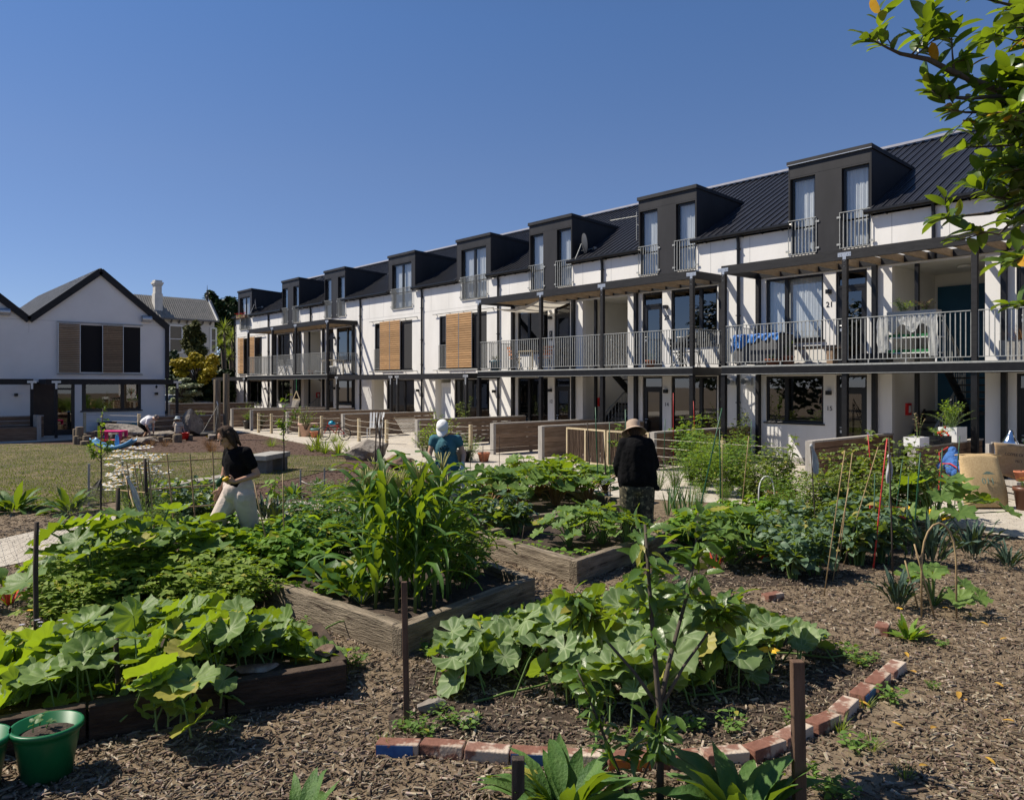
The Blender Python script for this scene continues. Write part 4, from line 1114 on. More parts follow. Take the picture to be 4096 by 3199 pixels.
def tpl_squash(rng, N=30, lobes=5, depth=.16, cup=.22, jag=.05):
    V, F, A = [(0, 0, 0)], [], [1]
    th = np.linspace(-PI * .93, PI * .93, N); k = (N - 1) / (2 * lobes)
    ring = []
    for f in (.5, .82, 1.0):
        for i, t in enumerate(th):
            ph = (t / (PI * .93)) * lobes
            rad = 1 - depth * (.5 - .5 * math.cos(2 * PI * (ph * .5 + .5 * lobes % 1)))
            rad *= (1 - .16 * abs(t) / PI) * (1 + (jag * (1 if i % 2 else -1) + rng.normal(0, .02) if f == 1.0 else 0))
            vein = 1.0 if abs((i / k) - round(i / k)) < .5 / k else 0.0
            r = rad * f
            z = cup * r * r * (1 if f < 1 else .8) + (.065 * f if not vein else -.012) + (rng.normal(0, .055) if f == 1 else 0)
            V.append((r * math.sin(t), r * math.cos(t), z)); A.append(vein * (1 if f < 1 else .8))
    for i in range(N - 1):
        F.append((0, 1 + i, 2 + i)[::-1])
        for q in (0, 1):
            a = 1 + q * N + i; F.append((a, a + N, a + N + 1, a + 1)[::-1])
    return (V, F, A)
_r = np.random.default_rng(3)
T_SQ = [tpl_squash(_r, 30, 5, .09, .26, .035) for _ in range(4)]
T_ZU = [tpl_squash(_r, 30, 5, .30, .22, .07) for _ in range(3)]
T_OV = tpl_leaf(.32, 3, .25, .22, 'ovate'); T_HEART = tpl_leaf(.42, 4, .2, .28, 'heart'); T_LAN = tpl_leaf(.16, 4, .3, .3, 'lance')
T_OBL = tpl_leaf(.2, 4, .25, .25, 'oblong'); T_TINY = tpl_leaf(.3, 2, .2, .15, 'ovate'); T_LAUREL = tpl_leaf(.19, 5, .35, .25, 'oblong')

def frames(D, N, S):
    D = np.asarray(D, float); N = np.asarray(N, float); S = np.asarray(S, float)
    D = D / np.linalg.norm(D, axis=1)[:, None]; X = np.cross(D, N); X /= (np.linalg.norm(X, axis=1)[:, None] + 1e-9); Z = np.cross(X, D)
    R = np.stack([X, D, Z], axis=2)
    return R * S[:, None, None]

class Leaves:
    def __init__(self): self.p, self.d, self.n, self.s = [], [], [], []
    def add(self, p, d, n, s): self.p.append(tuple(p)); self.d.append(tuple(d)); self.n.append(tuple(n)); self.s.append(s)
    def into(self, mb, tpls, rng):
        if not self.p: return mb
        tpls = tpls if isinstance(tpls, list) else [tpls]
        R = frames(self.d, self.n, self.s); T = np.array(self.p, float); pick = rng.integers(0, len(tpls), len(T))
        for i, t in enumerate(tpls):
            k = pick == i
            if k.any(): mb.many(t, R[k], T[k])
        return mb

def az(a, e): return Vector((math.cos(a) * math.cos(e), math.sin(a) * math.cos(e), math.sin(e)))
SUNV = SUN

def bush(t, rng, h=.6, w=.5, stems=9, per=10, leaf=.08, tpl=T_OV, m=None, sm=None, e0=.1, e1=.7, leaflets=1, t0=.2, droop=.0, stem_r=.004, base_w=.08, up=.8, jit=.25, name='leaves', sname='stems', flower=None):
    """stems curving up and out from the foot, leaves along them"""
    L = Leaves(); S = MB(); tips = []
    for i in range(stems):
        a = 2 * PI * (i + rng.random()) / stems; rr = w * (0.25 + .75 * rng.random() ** .7); hh = h * (.55 + .45 * rng.random()) * (1 - .35 * (rr / w) ** 2)
        b = Vector((math.cos(a) * base_w * rng.random(), math.sin(a) * base_w * rng.random(), 0)); tip = Vector((math.cos(a) * rr, math.sin(a) * rr, hh)); c = Vector((b.x + (tip.x - b.x) * .25, b.y + (tip.y - b.y) * .25, hh * .75))
        path = lambda s: b * (1 - s) ** 2 + c * 2 * s * (1 - s) + tip * s * s
        S.tube([path(s) for s in (0, .35, .7, 1)], [stem_r, stem_r * .85, stem_r * .65, stem_r * .35], 4, caps=False); tips.append(tip)
        for k in range(per):
            s = t0 + (1 - t0) * (k + rng.random() * .6) / per; p = path(min(1, s)); aa = k * 2.4 + rng.random() * .8 + a; el = e0 + (e1 - e0) * rng.random()
            d = az(aa, el) + Vector((0, 0, -droop)); d.normalize(); n = Vector((0, 0, up)) + SUNV * .35 + Vector(rng.normal(0, jit, 3)); sz = leaf * (.6 + .6 * rng.random()) * (1.05 - .3 * s)
            if leaflets == 1: L.add(p + d * sz * .15, d, n, sz)
            else:
                x = d.cross(Vector((0, 0, 1))).normalized(); pet = sz * (.6 if leaflets == 3 else 1.6)
                q = p + d * pet; L.add(q, d, n, sz)
                for j in range((leaflets - 1) // 2):
                    o = p + d * pet * (1 - j * .42)
                    for sg in (-1, 1): L.add(o, d * .35 + x * sg * .9 + Vector((0, 0, rng.normal(0, .15))), n, sz * .85)
    L.into(MB(), tpl, rng).build if False else None
    mb = L.into(MB(), tpl, rng); mb.build(name, m, t, True)
    S.build(sname, sm or MATS['green_stem'], t, True)
    return tips

def blade(mb, base, a, e, L, W, curl, seg=6, vf=.25, ruffle=0.0, rng=RNG, prof='strap', twist=0.0, pet=0.0, mi=0):
    """one long leaf arching from base"""
    p = Vector(base); V, A = [], []; el = e; step = L / seg; side = Vector((-math.sin(a), math.cos(a), 0))
    for i in range(seg + 1):
        v = i / seg; d = az(a, el)
        nrm = side.cross(d) * -1
        if prof == 'strap': w = W * min(1, v * 6 + .4) * (1 - v ** 3) ** .8
        elif prof == 'lance': w = W * max(.06, math.sin(PI * min(1, max(0, (v - pet) / (1 - pet))) ** .8)) if v > pet else W * .07
        else: w = W * (max(.05, math.sin(PI * (max(0, (v - pet) / (1 - pet)) * .86 + .1) ** .9)) if v > pet else .07)
        if i == seg: w = W * .02
        tw = twist * v; sd = side * math.cos(tw) + nrm * math.sin(tw)
        r1, r2 = (ruffle * rng.normal(0, 1), ruffle * rng.normal(0, 1)) if v > pet else (0, 0)
        V += [p - sd * w + nrm * (vf * w + r1), p, p + sd * w + nrm * (vf * w + r2)]; A += [0, 1, 0]
        p = p + d * step; el -= curl / seg * (.5 + v)
    F = []
    for i in range(seg):
        b = 3 * i; F += [(b, b + 1, b + 4, b + 3), (b + 1, b + 2, b + 5, b + 4)]
    mb.add(V, F, A, mi)

def rosette(t, rng, n=14, L=.5, W=.06, e=(.5, 1.3), curl=(.6, 1.4), prof='lance', seg=6, vf=.25, ruffle=0, r0=.03, pet=.0, m=None, name='leaves', z0=0.0, twist=.0):
    mb = MB()
    for i in range(n):
        a = i * 2.4 + rng.random() * .5; k = rng.random(); el = e[0] + (e[1] - e[0]) * k
        blade(mb, (math.cos(a) * r0, math.sin(a) * r0, z0), a, el, L * (.65 + .4 * rng.random()), W * (.75 + .4 * rng.random()), curl[0] + (curl[1] - curl[0]) * rng.random(), seg, vf, ruffle, rng, prof, rng.normal(0, twist) if twist else 0, pet)
    return mb.build(name, m, t, True)

def squash_bush(t, rng, n=16, h=.55, spread=.6, leaf=.19, tpls=T_ZU, m=None, sm=None):
    L = Leaves(); S = MB()
    for i in range(n):
        a = i * 2.4 + rng.random() * .4; f = .2 + .8 * rng.random() ** .8; rr = spread * f; hh = h * (1.05 - .55 * f * f) * (.75 + .3 * rng.random())
        c = Vector((math.cos(a) * rr, math.sin(a) * rr, hh)); mid = Vector((c.x * .35, c.y * .35, hh * .75))
        S.tube([(c.x * .04, c.y * .04, 0), mid, c], [.012, .010, .007], 5, caps=False)
        n_ = Vector((math.cos(a) * .5 * f, math.sin(a) * .5 * f, .9)) + SUNV * .3 + Vector(rng.normal(0, .22, 3)); d = Vector((math.cos(a), math.sin(a), -.25 + rng.normal(0, .2)))
        d = d - n_ * (d.dot(n_) / n_.length_squared)
        L.add(c, d, n_, leaf * (.6 + .6 * rng.random()))
    L.into(MB(), tpls, rng).build('leaves', m, t, True); S.build('stems', sm or MATS['green_stem'], t, True)

def vine_patch(name, label, poly, n, rng, leaf=(.09, .17), h=(.12, .42), m=None, z=0.0, grp=None, lift=None):
    poly = [G(*p) for p in poly]; cx = sum(p[0] for p in poly) / len(poly); cy = sum(p[1] for p in poly) / len(poly)
    t = thing(name, label, 'plant', (cx, cy, z), 0, grp)
    xs = [p[0] for p in poly]; ys = [p[1] for p in poly]; pts = []
    while len(pts) < n:
        P = np.stack([rng.uniform(min(xs), max(xs), 64), rng.uniform(min(ys), max(ys), 64)], 1)
        for q in P[inside(poly, P)]:
            if all((q[0] - o[0]) ** 2 + (q[1] - o[1]) ** 2 > .006 for o in pts[-60:]): pts.append((q[0], q[1]))
    pts = pts[:n]; L = Leaves(); S = MB(); sx = (max(xs) - min(xs)) / 2; sy = (max(ys) - min(ys)) / 2
    for x, y in pts:
        e = max(abs((x - cx) / sx), abs((y - cy) / sy)); hh = h[0] + (h[1] - h[0]) * max(.05, 1 - .9 * e ** 2.5) * rng.random() ** .7
        c = Vector((x - cx, y - cy, hh)); g = Vector((c.x + rng.normal(0, .10), c.y + rng.normal(0, .10), .02))
        S.tube([g, g.lerp(c, .6) + Vector((0, 0, .03)), c], [.007, .006, .005], 5, caps=False)
        n_ = Vector((0, 0, .8)) + SUNV * .4 + Vector((c.x / sx, c.y / sy, 0)) * .55 * e + Vector(rng.normal(0, .48, 3)); d = Vector((rng.normal(), rng.normal(), 0)) - Vector((HS, HC, 0)) * .6 + Vector((c.x, c.y, 0)) * .5
        d = d - n_ * (d.dot(n_) / n_.length_squared); L.add(c, d, n_, leaf[0] + (leaf[1] - leaf[0]) * rng.random())
    for i in range(max(4, n // 14)):
        a = pts[rng.integers(len(pts))]; path = [Vector((a[0] - cx, a[1] - cy, .03))]; ang = rng.random() * 6.28
        for k in range(7): path.append(path[-1] + Vector((math.cos(ang) * .13, math.sin(ang) * .13, rng.normal(0, .012)))); ang += rng.normal(0, .35); path[-1].z = max(.015, path[-1].z)
        S.tube(path, .008, 5)
    L.into(MB(), T_SQ, rng).build('leaves', m, t, True); S.build('vines', MATS['green_stem'], t, True)
    return t

mat('green_stem', (.10, .17, .04), (.16, .24, .07), .6, 9)
mat('brown_stem', (.07, .05, .035), (.12, .09, .06), .8, 9)
mat('bark', (.06, .048, .038), (.11, .09, .07), .9, 6, (1, 1, .3), bump=.4, bscale=30)
G_ = MATS['green_stem']; B_ = MATS['brown_stem']
ML_PUMP = leafmat('pumpkin_leaf', (.075, .125, .045), (.14, .195, .08), .34, .42, vein=(.42, .50, .28), vamt=.8, bump=.35, bscale=26)
ML_PUMPY = leafmat('pumpkin_leaf_light', (.075, .135, .035), (.14, .205, .06), .40, .42, vein=(.38, .48, .22), vamt=.5, bump=.35, bscale=26)
ML_ZUC = leafmat('zucchini_leaf', (.06, .12, .03), (.125, .19, .05), .40, .42, vein=(.16, .26, .06), vamt=.5)
ML_BEAN = leafmat('bean_leaf', (.065, .15, .018), (.13, .235, .03), .45, .5, vein=(.16, .26, .05), vamt=.35)
ML_POT = leafmat('potato_leaf', (.085, .145, .02), (.19, .25, .045), .42, .55)
ML_DARK = leafmat('dark_green_leaf', (.02, .06, .014), (.05, .11, .022), .28, .4)
ML_CORN = leafmat('corn_leaf', (.022, .07, .014), (.055, .13, .022), .38, .38, vein=(.17, .26, .09), vamt=.5, bump=.15)
ML_KALE = leafmat('black_kale_leaf', (.012, .03, .024), (.034, .062, .046), .08, .5, vein=(.10, .16, .10), vamt=.7, bump=.9, bscale=75)
ML_COLL = leafmat('blue_green_leaf', (.045, .085, .05), (.10, .15, .095), .28, .4, vein=(.14, .2, .12), vamt=.5)
ML_HERB = leafmat('herb_leaf', (.055, .12, .022), (.12, .20, .045), .40, .55)
ML_OLIV = leafmat('olive_leaf', (.05, .075, .022), (.10, .12, .05), .30, .55)
ML_COMF = leafmat('comfrey_leaf', (.035, .085, .022), (.075, .14, .035), .28, .5, vein=(.11, .18, .06), vamt=.4, bump=.7, bscale=45)
ML_LIME = leafmat('lime_leaf', (.09, .17, .02), (.17, .27, .04), .48, .5)
ML_RASP = leafmat('raspberry_leaf', (.055, .095, .025), (.14, .165, .055), .36, .55)
ML_STRAP = leafmat('strap_leaf', (.06, .10, .02), (.15, .17, .05), .35, .45)
ML_GOLD = leafmat('gold_strap_leaf', (.13, .15, .03), (.30, .28, .08), .38, .45)
ML_SEDGE = leafmat('brown_sedge', (.13, .06, .02), (.24, .13, .05), .3, .6)
ML_ONION = leafmat('onion_leaf', (.05, .11, .05), (.10, .17, .08), .2, .45)
ML_TREE = leafmat('fruit_tree_leaf', (.028, .068, .012), (.065, .12, .02), .36, .28, vein=(.09, .15, .03), vamt=.3, spec=.6)
ML_LAUR = leafmat('glossy_tree_leaf', (.024, .052, .010), (.062, .108, .018), .36, .28, vein=(.10, .15, .03), vamt=.35, spec=.6, bump=.1)
ML_YEL = mat('yellow_leaf', (.55, .30, .02), (.65, .42, .05), .6, 20)
M_WPET = leafmat('white_petal', (.72, .72, .70), (.8, .8, .78), .3, .7, bump=0)
M_PURP = leafmat('purple_petal', (.22, .10, .26), (.36, .20, .38), .3, .7, bump=0)
M_YPET = leafmat('yellow_petal', (.75, .42, .02), (.85, .55, .05), .3, .6, bump=0)
M_PINKP = leafmat('pink_petal', (.5, .18, .25), (.7, .4, .45), .3, .6, bump=0)

def flowers(t, pts, rng, r=.02, m=M_YPET, n=8, name='flowers', disc=None, tilt=.4, toward=Vector()):
    mb = MB(); L = Leaves()
    for p in pts:
        nn = Vector((rng.normal(0, tilt), rng.normal(0, tilt), 1)); nn += SUNV * .3 + toward
        for k in range(n):
            a = 2 * PI * k / n + rng.random() * .2; L.add(p, az(a, .05), nn, r)
    L.into(mb, tpl_leaf(.22, 2, .1, .1, 'oblong'), rng)
    if disc:
        for p in pts: mb.ball((p[0], p[1], p[2] + r * .12), (r * .3, r * .3, r * .15), 6, 4, mi=1)
    mb.build(name, [m, disc] if disc else m, t, True)

PSEED = [100]
def plant(name, label, xy, grp=None, z=0.0, rz=None):
    PSEED[0] += 1
    rng = np.random.default_rng(PSEED[0])
    t = thing(name, label, 'plant', (xy[0], xy[1], z), rng.random() * 6.28 if rz is None else rz, grp)
    return t, rng
def repeat(protos, spots, label, grp, rng, z=0.0, sc=(.85, 1.2)):
    """further plants of the same kind"""
    for i, p in enumerate(spots):
        x, y = G(p[0], p[1], z); k = protos[i % len(protos)]; s = rng.uniform(*sc)
        if len(p) > 2: s = p[2]
        dup(k, (x, y, z), rng.random() * 6.28, s, label, grp)
def kind(protos_fn, n, spots, name, label, grp, z=0.0, sc=(.85, 1.2)):
    """n different individuals, then copies of them"""
    pr = []
    for i in range(min(n, len(spots))):
        p = spots[i]; t, rng = plant(name, label, G(p[0], p[1], z), grp, z); protos_fn(t, rng)
        if len(p) > 2: t.scale = (p[2],) * 3
        pr.append(t)
    repeat(pr, spots[n:], label, grp, np.random.default_rng(len(label)), z, sc)
    return pr
# ================================================================ trees and shrubs
def crown_mesh(mb, clumps, n, size, tpl, rng, shell=.55, origin=(0, 0, 0)):
    vol = np.array([c[1][0] * c[1][1] * c[1][2] for c in clumps]) ** .72; cnt = (n * vol / vol.sum()).astype(int); L = Leaves(); o = Vector(origin)
    for (c, r), k in zip(clumps, cnt):
        d = rng.normal(size=(k, 3)); d /= np.linalg.norm(d, axis=1)[:, None]; rad = shell + (1 - shell) * rng.random(k) ** .6; rad += rng.normal(0, .06, k)
        for i in range(k):
            p = Vector((c[0] + d[i, 0] * r[0] * rad[i], c[1] + d[i, 1] * r[1] * rad[i], c[2] + d[i, 2] * r[2] * rad[i])) - o
            a = rng.random() * 6.28; L.add(p, az(a, rng.uniform(-.7, .5)), Vector(d[i]) * .7 + Vector((0, 0, .7)) + Vector(rng.normal(0, .45, 3)), size * rng.uniform(.6, 1.3))
    return L.into(mb, tpl, rng)
def bg_tree(name, label, px, py0, D, clumps_px, n, size, m, seed, tpl=None, trunk=.16):
    """clumps_px: (x, y, half width, half height) marks on the wide sheet"""
    r = np.random.default_rng(seed); p = PT(px, py0, D); base = Vector((p.x, p.y, 0)); k = FOC / QK / D
    cl = []
    for x, y, a, b in clumps_px:
        for j in range(9):
            q = PT(x + r.normal(0, .5) * a, y + r.normal(0, .45) * b, D + r.normal(0, .5) * a / k); cl.append(((q.x, q.y, max(.3, q.z)), (a / k * .55, a / k * .55, b / k * .55)))
    t = thing(name, label, 'tree' if 'tree' in name else 'shrub', base)
    crown_mesh(MB(), cl, n, size, tpl or T_OV, r, origin=base).build('crown', m, t, True)
    s = MB(); top = max(c[0][2] for c in cl) * .8
    s.tube([(0, 0, 0), (.05, 0, top * .5), (0, .05, top)], [trunk, trunk * .7, trunk * .25], 8)
    for c, rr in cl[:14]: q = Vector(c) - base; s.tube([(0, 0, min(top * .5, q.z * .6)), q * .6 + Vector((0, 0, q.z * .2)), q], [trunk * .4, trunk * .25, .02], 5)
    s.build('trunk', MATS['bark'], t, True)
    return t
ML_BGD = leafmat('far_dark_leaf', (.010, .026, .008), (.04, .068, .020), .25, .4, bump=0)
ML_BGO = leafmat('far_olive_leaf', (.045, .055, .014), (.12, .125, .035), .25, .6, bump=0)
ML_BGY = leafmat('far_golden_leaf', (.26, .22, .015), (.50, .40, .03), .3, .5, bump=0)
ML_BGW = leafmat('far_variegated_leaf', (.10, .16, .06), (.50, .52, .36), .25, .5, bump=0)
bg_tree('broadleaf_tree', 'dark broadleaf tree rising behind the villa and the far end of the terrace', 490, 880, 66, [(478, 652, 20, 22), (498, 680, 26, 38), (470, 700, 18, 40), (500, 740, 26, 50), (480, 780, 26, 40), (462, 670, 12, 24)], 17000, .40, ML_BGD, 1)
bg_tree('conifer_shrub', 'tall olive green conical conifer in front of the villa wall', 418, 880, 53, [(417, 700, 12, 18), (418, 722, 19, 22), (420, 748, 24, 18)], 12000, .20, ML_BGO, 2, T_TINY)
bg_tree('golden_shrub', 'big golden yellow leaved shrub below the conifer', 425, 880, 50.5, [(395, 775, 20, 14), (425, 768, 20, 10), (450, 780, 12, 18), (440, 800, 20, 16), (385, 792, 14, 8)], 9000, .19, ML_BGY, 3)
bg_tree('variegated_shrub', 'layered shrub with white edged leaves at the shaded house corner', 385, 880, 49, [(380, 812, 14, 4), (400, 822, 20, 4), (378, 832, 14, 5), (410, 838, 20, 4), (385, 850, 16, 6)], 5000, .19, ML_BGW, 4)
bg_tree('dark_shrub', 'dense dark shrub under the golden leaves', 420, 880, 51.5, [(400, 815, 34, 26), (450, 825, 26, 30), (430, 852, 34, 20), (380, 780, 14, 24), (475, 830, 20, 40)], 14000, .27, ML_BGD, 5)
def treeline():
    r = np.random.default_rng(31); cl = []
    for x, y, h in ((-9, 17, 6.5), (-14, 24, 8), (-10, 33, 7), (-18, 40, 9), (-13, 48, 8), (-24, 31, 9), (-7, 26, 4.5)):
        for k in range(9): cl.append(((x + r.normal(0, 1.3), y + r.normal(0, 1.3), h * r.uniform(.3, .95)), (1.5, 1.5, 1.2)))
    o = crown_mesh(MB(), cl, 9000, .42, T_OV, r).build('treeline', ML_BGD, None, True); tag(o, 'dark trees across the garden mirrored in the window panes', 'trees', kind='stuff')
treeline()
def cabbage(label, px, py, D, heads):
    r = np.random.default_rng(9); b = PT(px, 880, D); t = thing('cabbage_tree', label, 'tree', (b.x, b.y, 0)); s = MB(); mb = MB()
    for hx, hy in heads:
        q = PT(hx, hy, D) - Vector((b.x, b.y, 0)); s.tube([(0, 0, 0), (q.x * .5, q.y * .5, q.z * .6), q], [.14, .1, .07], 8)
        for i in range(70): blade(mb, q, i * 2.4, r.uniform(-.7, 1.5), .85 * r.uniform(.7, 1.1), .03, r.uniform(.1, .8), 4, .3, 0, r)
    mb.build('crown', leafmat('cabbage_tree_leaf', (.09, .11, .03), (.22, .22, .08), .3, .5, bump=0), t); s.build('trunk', MATS['bark'], t, True)
cabbage('spiky cabbage tree with two heads behind the tall round posts', 482, 880, 52, [(478, 703), (472, 737)])
cabbage('spiky cabbage tree close to the terrace end wall', 496, 880, 54, [(494, 722), (490, 760)])
# ---- glossy leaved tree overhanging at the right
def overhang():
    r = np.random.default_rng(77); D0 = 3.3; b = PT(2520, 1700, 3.9); t = thing('overhanging_tree', 'glossy leaved tree reaching in with its branches from the right edge', 'tree', (b.x, b.y, 0)); o = Vector((b.x, b.y, 0))
    S = MB(); L = Leaves(); Y = Leaves()
    top = PT(2480, 420, 3.9) - o; hi = PT(2400, 60, 3.8) - o
    S.tube([(0, 0, 0), Vector((top.x * .4, top.y * .4, top.z * .5)), top, hi], [.11, .10, .075, .03], 10)
    def leafs(p, dirv, n, sz=.116, sp=.10):
        for k in range(n):
            a = k * 2.4 + r.random(); q = p - dirv * (sp * k / n); d = dirv * .55 + az(a, r.uniform(-.2, .6)) * .75; d.normalize()
            st = Y if r.random() < .018 else L; st.add(q, d, Vector((0, 0, .8)) + SUNV * .5 + Vector(r.normal(0, .4, 3)), sz * r.uniform(.65, 1.12))
    def limb(marks, r0, every=1.0, nl=5, twig=.10):
        pts = [PT(x, y, D) - o for x, y, D in marks]; n = len(pts)
        S.tube(pts, [max(.0025, r0 * (1 - .9 * i / (n - 1))) for i in range(n)], 7)
        for i in range(1, n):
            a, c = pts[i - 1], pts[i]; seg = (c - a).length; m_ = max(1, int(seg / twig * every))
            for k in range(m_):
                p = a.lerp(c, (k + .5) / m_); d = (c - a).normalized() * .5 + Vector(r.normal(0, .6, 3)) + Vector((0, 0, .25)); d.normalize(); e = p + d * r.uniform(.05, .13)
                S.tube([p, e], [.0035, .002], 4, caps=False); leafs(e, d, nl + 1)
        leafs(pts[-1], (pts[-1] - pts[-2]).normalized(), 9)
    tp = (2480, 330, 3.9)
    limb([(2460, 150, 3.8), (2300, 225, 3.5), (2160, 205, 3.35), (2035, 155, 3.3), (1980, 127, 3.3), (1921, 115, 3.28), (1894, 103, 3.25), (1850, 80, 3.22)], .022, .75)
    limb([(2035, 155, 3.3), (2031, 113, 3.3), (2029, 60, 3.3)], .006, .9)
    limb([(1940, 122, 3.28), (1965, 95, 3.3), (1975, 70, 3.3)], .005, 1.0)
    limb([(2160, 205, 3.35), (2060, 210, 3.3), (2000, 205, 3.3), (1985, 190, 3.3)], .012, 1.6)
    limb([(2300, 225, 3.5), (2150, 240, 3.4), (2060, 240, 3.3), (2030, 235, 3.25)], .012, 1.4)
    limb([(2470, 250, 3.8), (2280, 300, 3.5), (2160, 310, 3.4), (2060, 315, 3.35)], .014, .9)
    limb([(2470, 400, 3.8), (2300, 410, 3.5), (2184, 430, 3.4), (2110, 455, 3.35), (2040, 462, 3.3), (2005, 466, 3.28)], .016, 1.0)
    limb([(2184, 430, 3.4), (2120, 420, 3.3), (2080, 395, 3.3)], .008, 1.1)
    limb([(2184, 450, 3.4), (2130, 500, 3.3), (2075, 490, 3.25)], .008, 1.2)
    limb([(2470, 480, 3.8), (2300, 500, 3.5), (2200, 540, 3.4), (2160, 560, 3.4)], .012, .9)
    limb([(2470, 600, 3.8), (2290, 630, 3.5), (2190, 650, 3.4), (2165, 652, 3.4)], .010, .6)
    limb([(2440, 90, 3.8), (2300, 40, 3.5), (2150, 10, 3.4), (2070, -10, 3.35)], .016, 1.2)
    for j in range(84):
        x, y = r.uniform(2110, 2330), r.choice([r.uniform(20, 330), r.uniform(330, 430), r.uniform(60, 280)]); D = r.uniform(3.0, 4.0)
        limb([(x + 130, y + r.uniform(-30, 50), D + .15), (x + 50, y + r.uniform(-10, 25), D + .05), (x, y, D)], .007, .9)
    for j in range(34):
        x, y = r.uniform(2260, 2700), r.uniform(-350, 520); D = r.uniform(3.1, 4.8); limb([(x + 60, y + 40, D + .1), (x, y, D)], .006, 1.2, 6)
    L.into(MB(), T_LAUREL, r).build('crown', ML_LAUR, t, True); Y.into(MB(), T_LAUREL, r).build('yellowing_leaves', leafmat('old_yellow_leaf', (.5, .24, .02), (.62, .40, .05), .4, .4, bump=0), t, True)
    S.build('trunk', MATS['bark'], t, True)
overhang()
# fallen leaves from it
fl = np.random.default_rng(8)
for x, y in [(2065, 1310), (2090, 1330), (2150, 1365), (2060, 1500), (1955, 1440), (1985, 1560), (2045, 1480), (1900, 1545), (2120, 1460), (1830, 1500), (2100, 1620), (1960, 1640), (2010, 1300), (1845, 1488), (1930, 1395), (2165, 1545)]:
    X, Yv = G(x, y, .02); mb = MB().many(T_LAUREL, frames([(fl.normal(), fl.normal(), .05)], [(0, 0, 1)], [.09 * fl.uniform(.7, 1.1)]), np.zeros((1, 3)))
    o = mb.build('fallen_leaf', leafmat('fallen_orange_leaf', (.22, .09, .03), (.6, .38, .05), .15, .6, bump=0), None, True); o.location = (X, Yv, .04); tag(o, 'curled yellow or rust coloured leaf fallen on the wood chips', 'leaf', 'fallen leaves on the wood chips')
# ================================================================ raised beds
M_SLEEP = mat('grey_sleeper', (.12, .095, .065), (.28, .23, .165), .9, 1.6, (1, 7, 9), bump=.9, bscale=9, c3=(.045, .028, .016), scale3=2.2, thr3=.62, dist=.03)
M_SLEEPD = mat('shade_dark_sleeper', (.026, .017, .011), (.075, .05, .034), .95, 3, (1, 1, 5), bump=1.0, bscale=12, dist=.03)  # dark timber, its colour lowered further for the shade on the bed front
M_SLEEPP = mat('pale_sleeper', (.30, .25, .17), (.40, .34, .25), .85, 3, bump=.4, bscale=18)
def raised_bed(label, corners, h=.25, w=.11, m=None, soil=.15, open_side=(), cols=2):
    """corners anticlockwise world points; each side is one board, butted"""
    t = thing('raised_bed', label, 'raised bed', (corners[0][0], corners[0][1], 0), 0, 'timber raised beds')
    o = Vector((corners[0][0], corners[0][1], 0)); P = [Vector((c[0], c[1], 0)) - o for c in corners]; n = len(P)
    for i in range(n):
        if i in open_side: continue
        a, b = P[i], P[(i + 1) % n]; d = (b - a).normalized(); nn = Vector((-d.y, d.x, 0))
        s = MB()
        a2 = a + d * (w + .004 if i % 2 else 0); b2 = b - d * (w + .004 if i % 2 else 0)
        # board with slightly worn, uneven top edge
        k = max(2, int((b2 - a2).length / .18)); V = []
        LB2 = (b2 - a2).length; nl = Vector((0, w, 0))
        for j in range(k + 1):
            p = Vector((LB2 * j / k, 0, 0)); j1, j2 = random.uniform(-.006, .006), random.uniform(-.006, .006)
            V += [p, p + Vector((0, 0, h + j1)), p + nl + Vector((0, 0, h + j2)), p + nl]
        F = []
        for j in range(k):
            q = 4 * j
            for e in range(3): F.append((q + e, q + e + 4, q + e + 5, q + e + 1)[::-1])
        F += [(0, 1, 2, 3)[::-1], (4 * k, 4 * k + 1, 4 * k + 2, 4 * k + 3)]
        so2 = bevel(s.add(V, F).build('sleeper', m or M_SLEEP, t), .01, 2); so2.location = a2; so2.rotation_euler = (0, 0, math.atan2(d.y, d.x))
    c = sum(P, Vector()) / n; s = MB(); N = 14; V = []; F = []
    A, B, C, D = [p + (c - p).normalized() * .05 for p in (P if n == 4 else P[:4])]
    for i in range(N + 1):
        for j in range(N + 1):
            p = A.lerp(B, i / N).lerp(D.lerp(C, i / N), j / N); p.z = soil + random.uniform(-.02, .02); V.append(p)
    for i in range(N):
        for j in range(N): q = i * (N + 1) + j; F.append((q, q + N + 1, q + N + 2, q + 1))
    s.add(V, F).build('soil', M_SOIL, t, True)
    return t
BA = [(3.32, 5.19), (5.16, 5.66), (5.55, 8.3), (2.9, 9.0)]
raised_bed('grey timber raised bed full of corn in the middle of the garden', BA)
BB = [(5.97, 5.88), (8.0, 6.3), (8.1, 8.2), (6.1, 7.9)]
raised_bed('grey timber raised bed with zucchini between the corn and the person in black', BB)
BC = [(6.3, 8.3), (9.6, 8.0), (9.9, 10.5), (6.6, 10.7)]
raised_bed('timber raised bed full of big leaved rhubarb behind the zucchini bed', BC, .28)
raised_bed('low pale edged bed beside the lavender behind the corn', [(4.2, 9.2), (5.6, 9.1), (6.2, 10.9), (4.6, 11.1)], .14, .1, M_SLEEPP, .08)
LB = [G(735, 1478), G(640, 1330), G(-60, 1350), G(-160, 1640)]
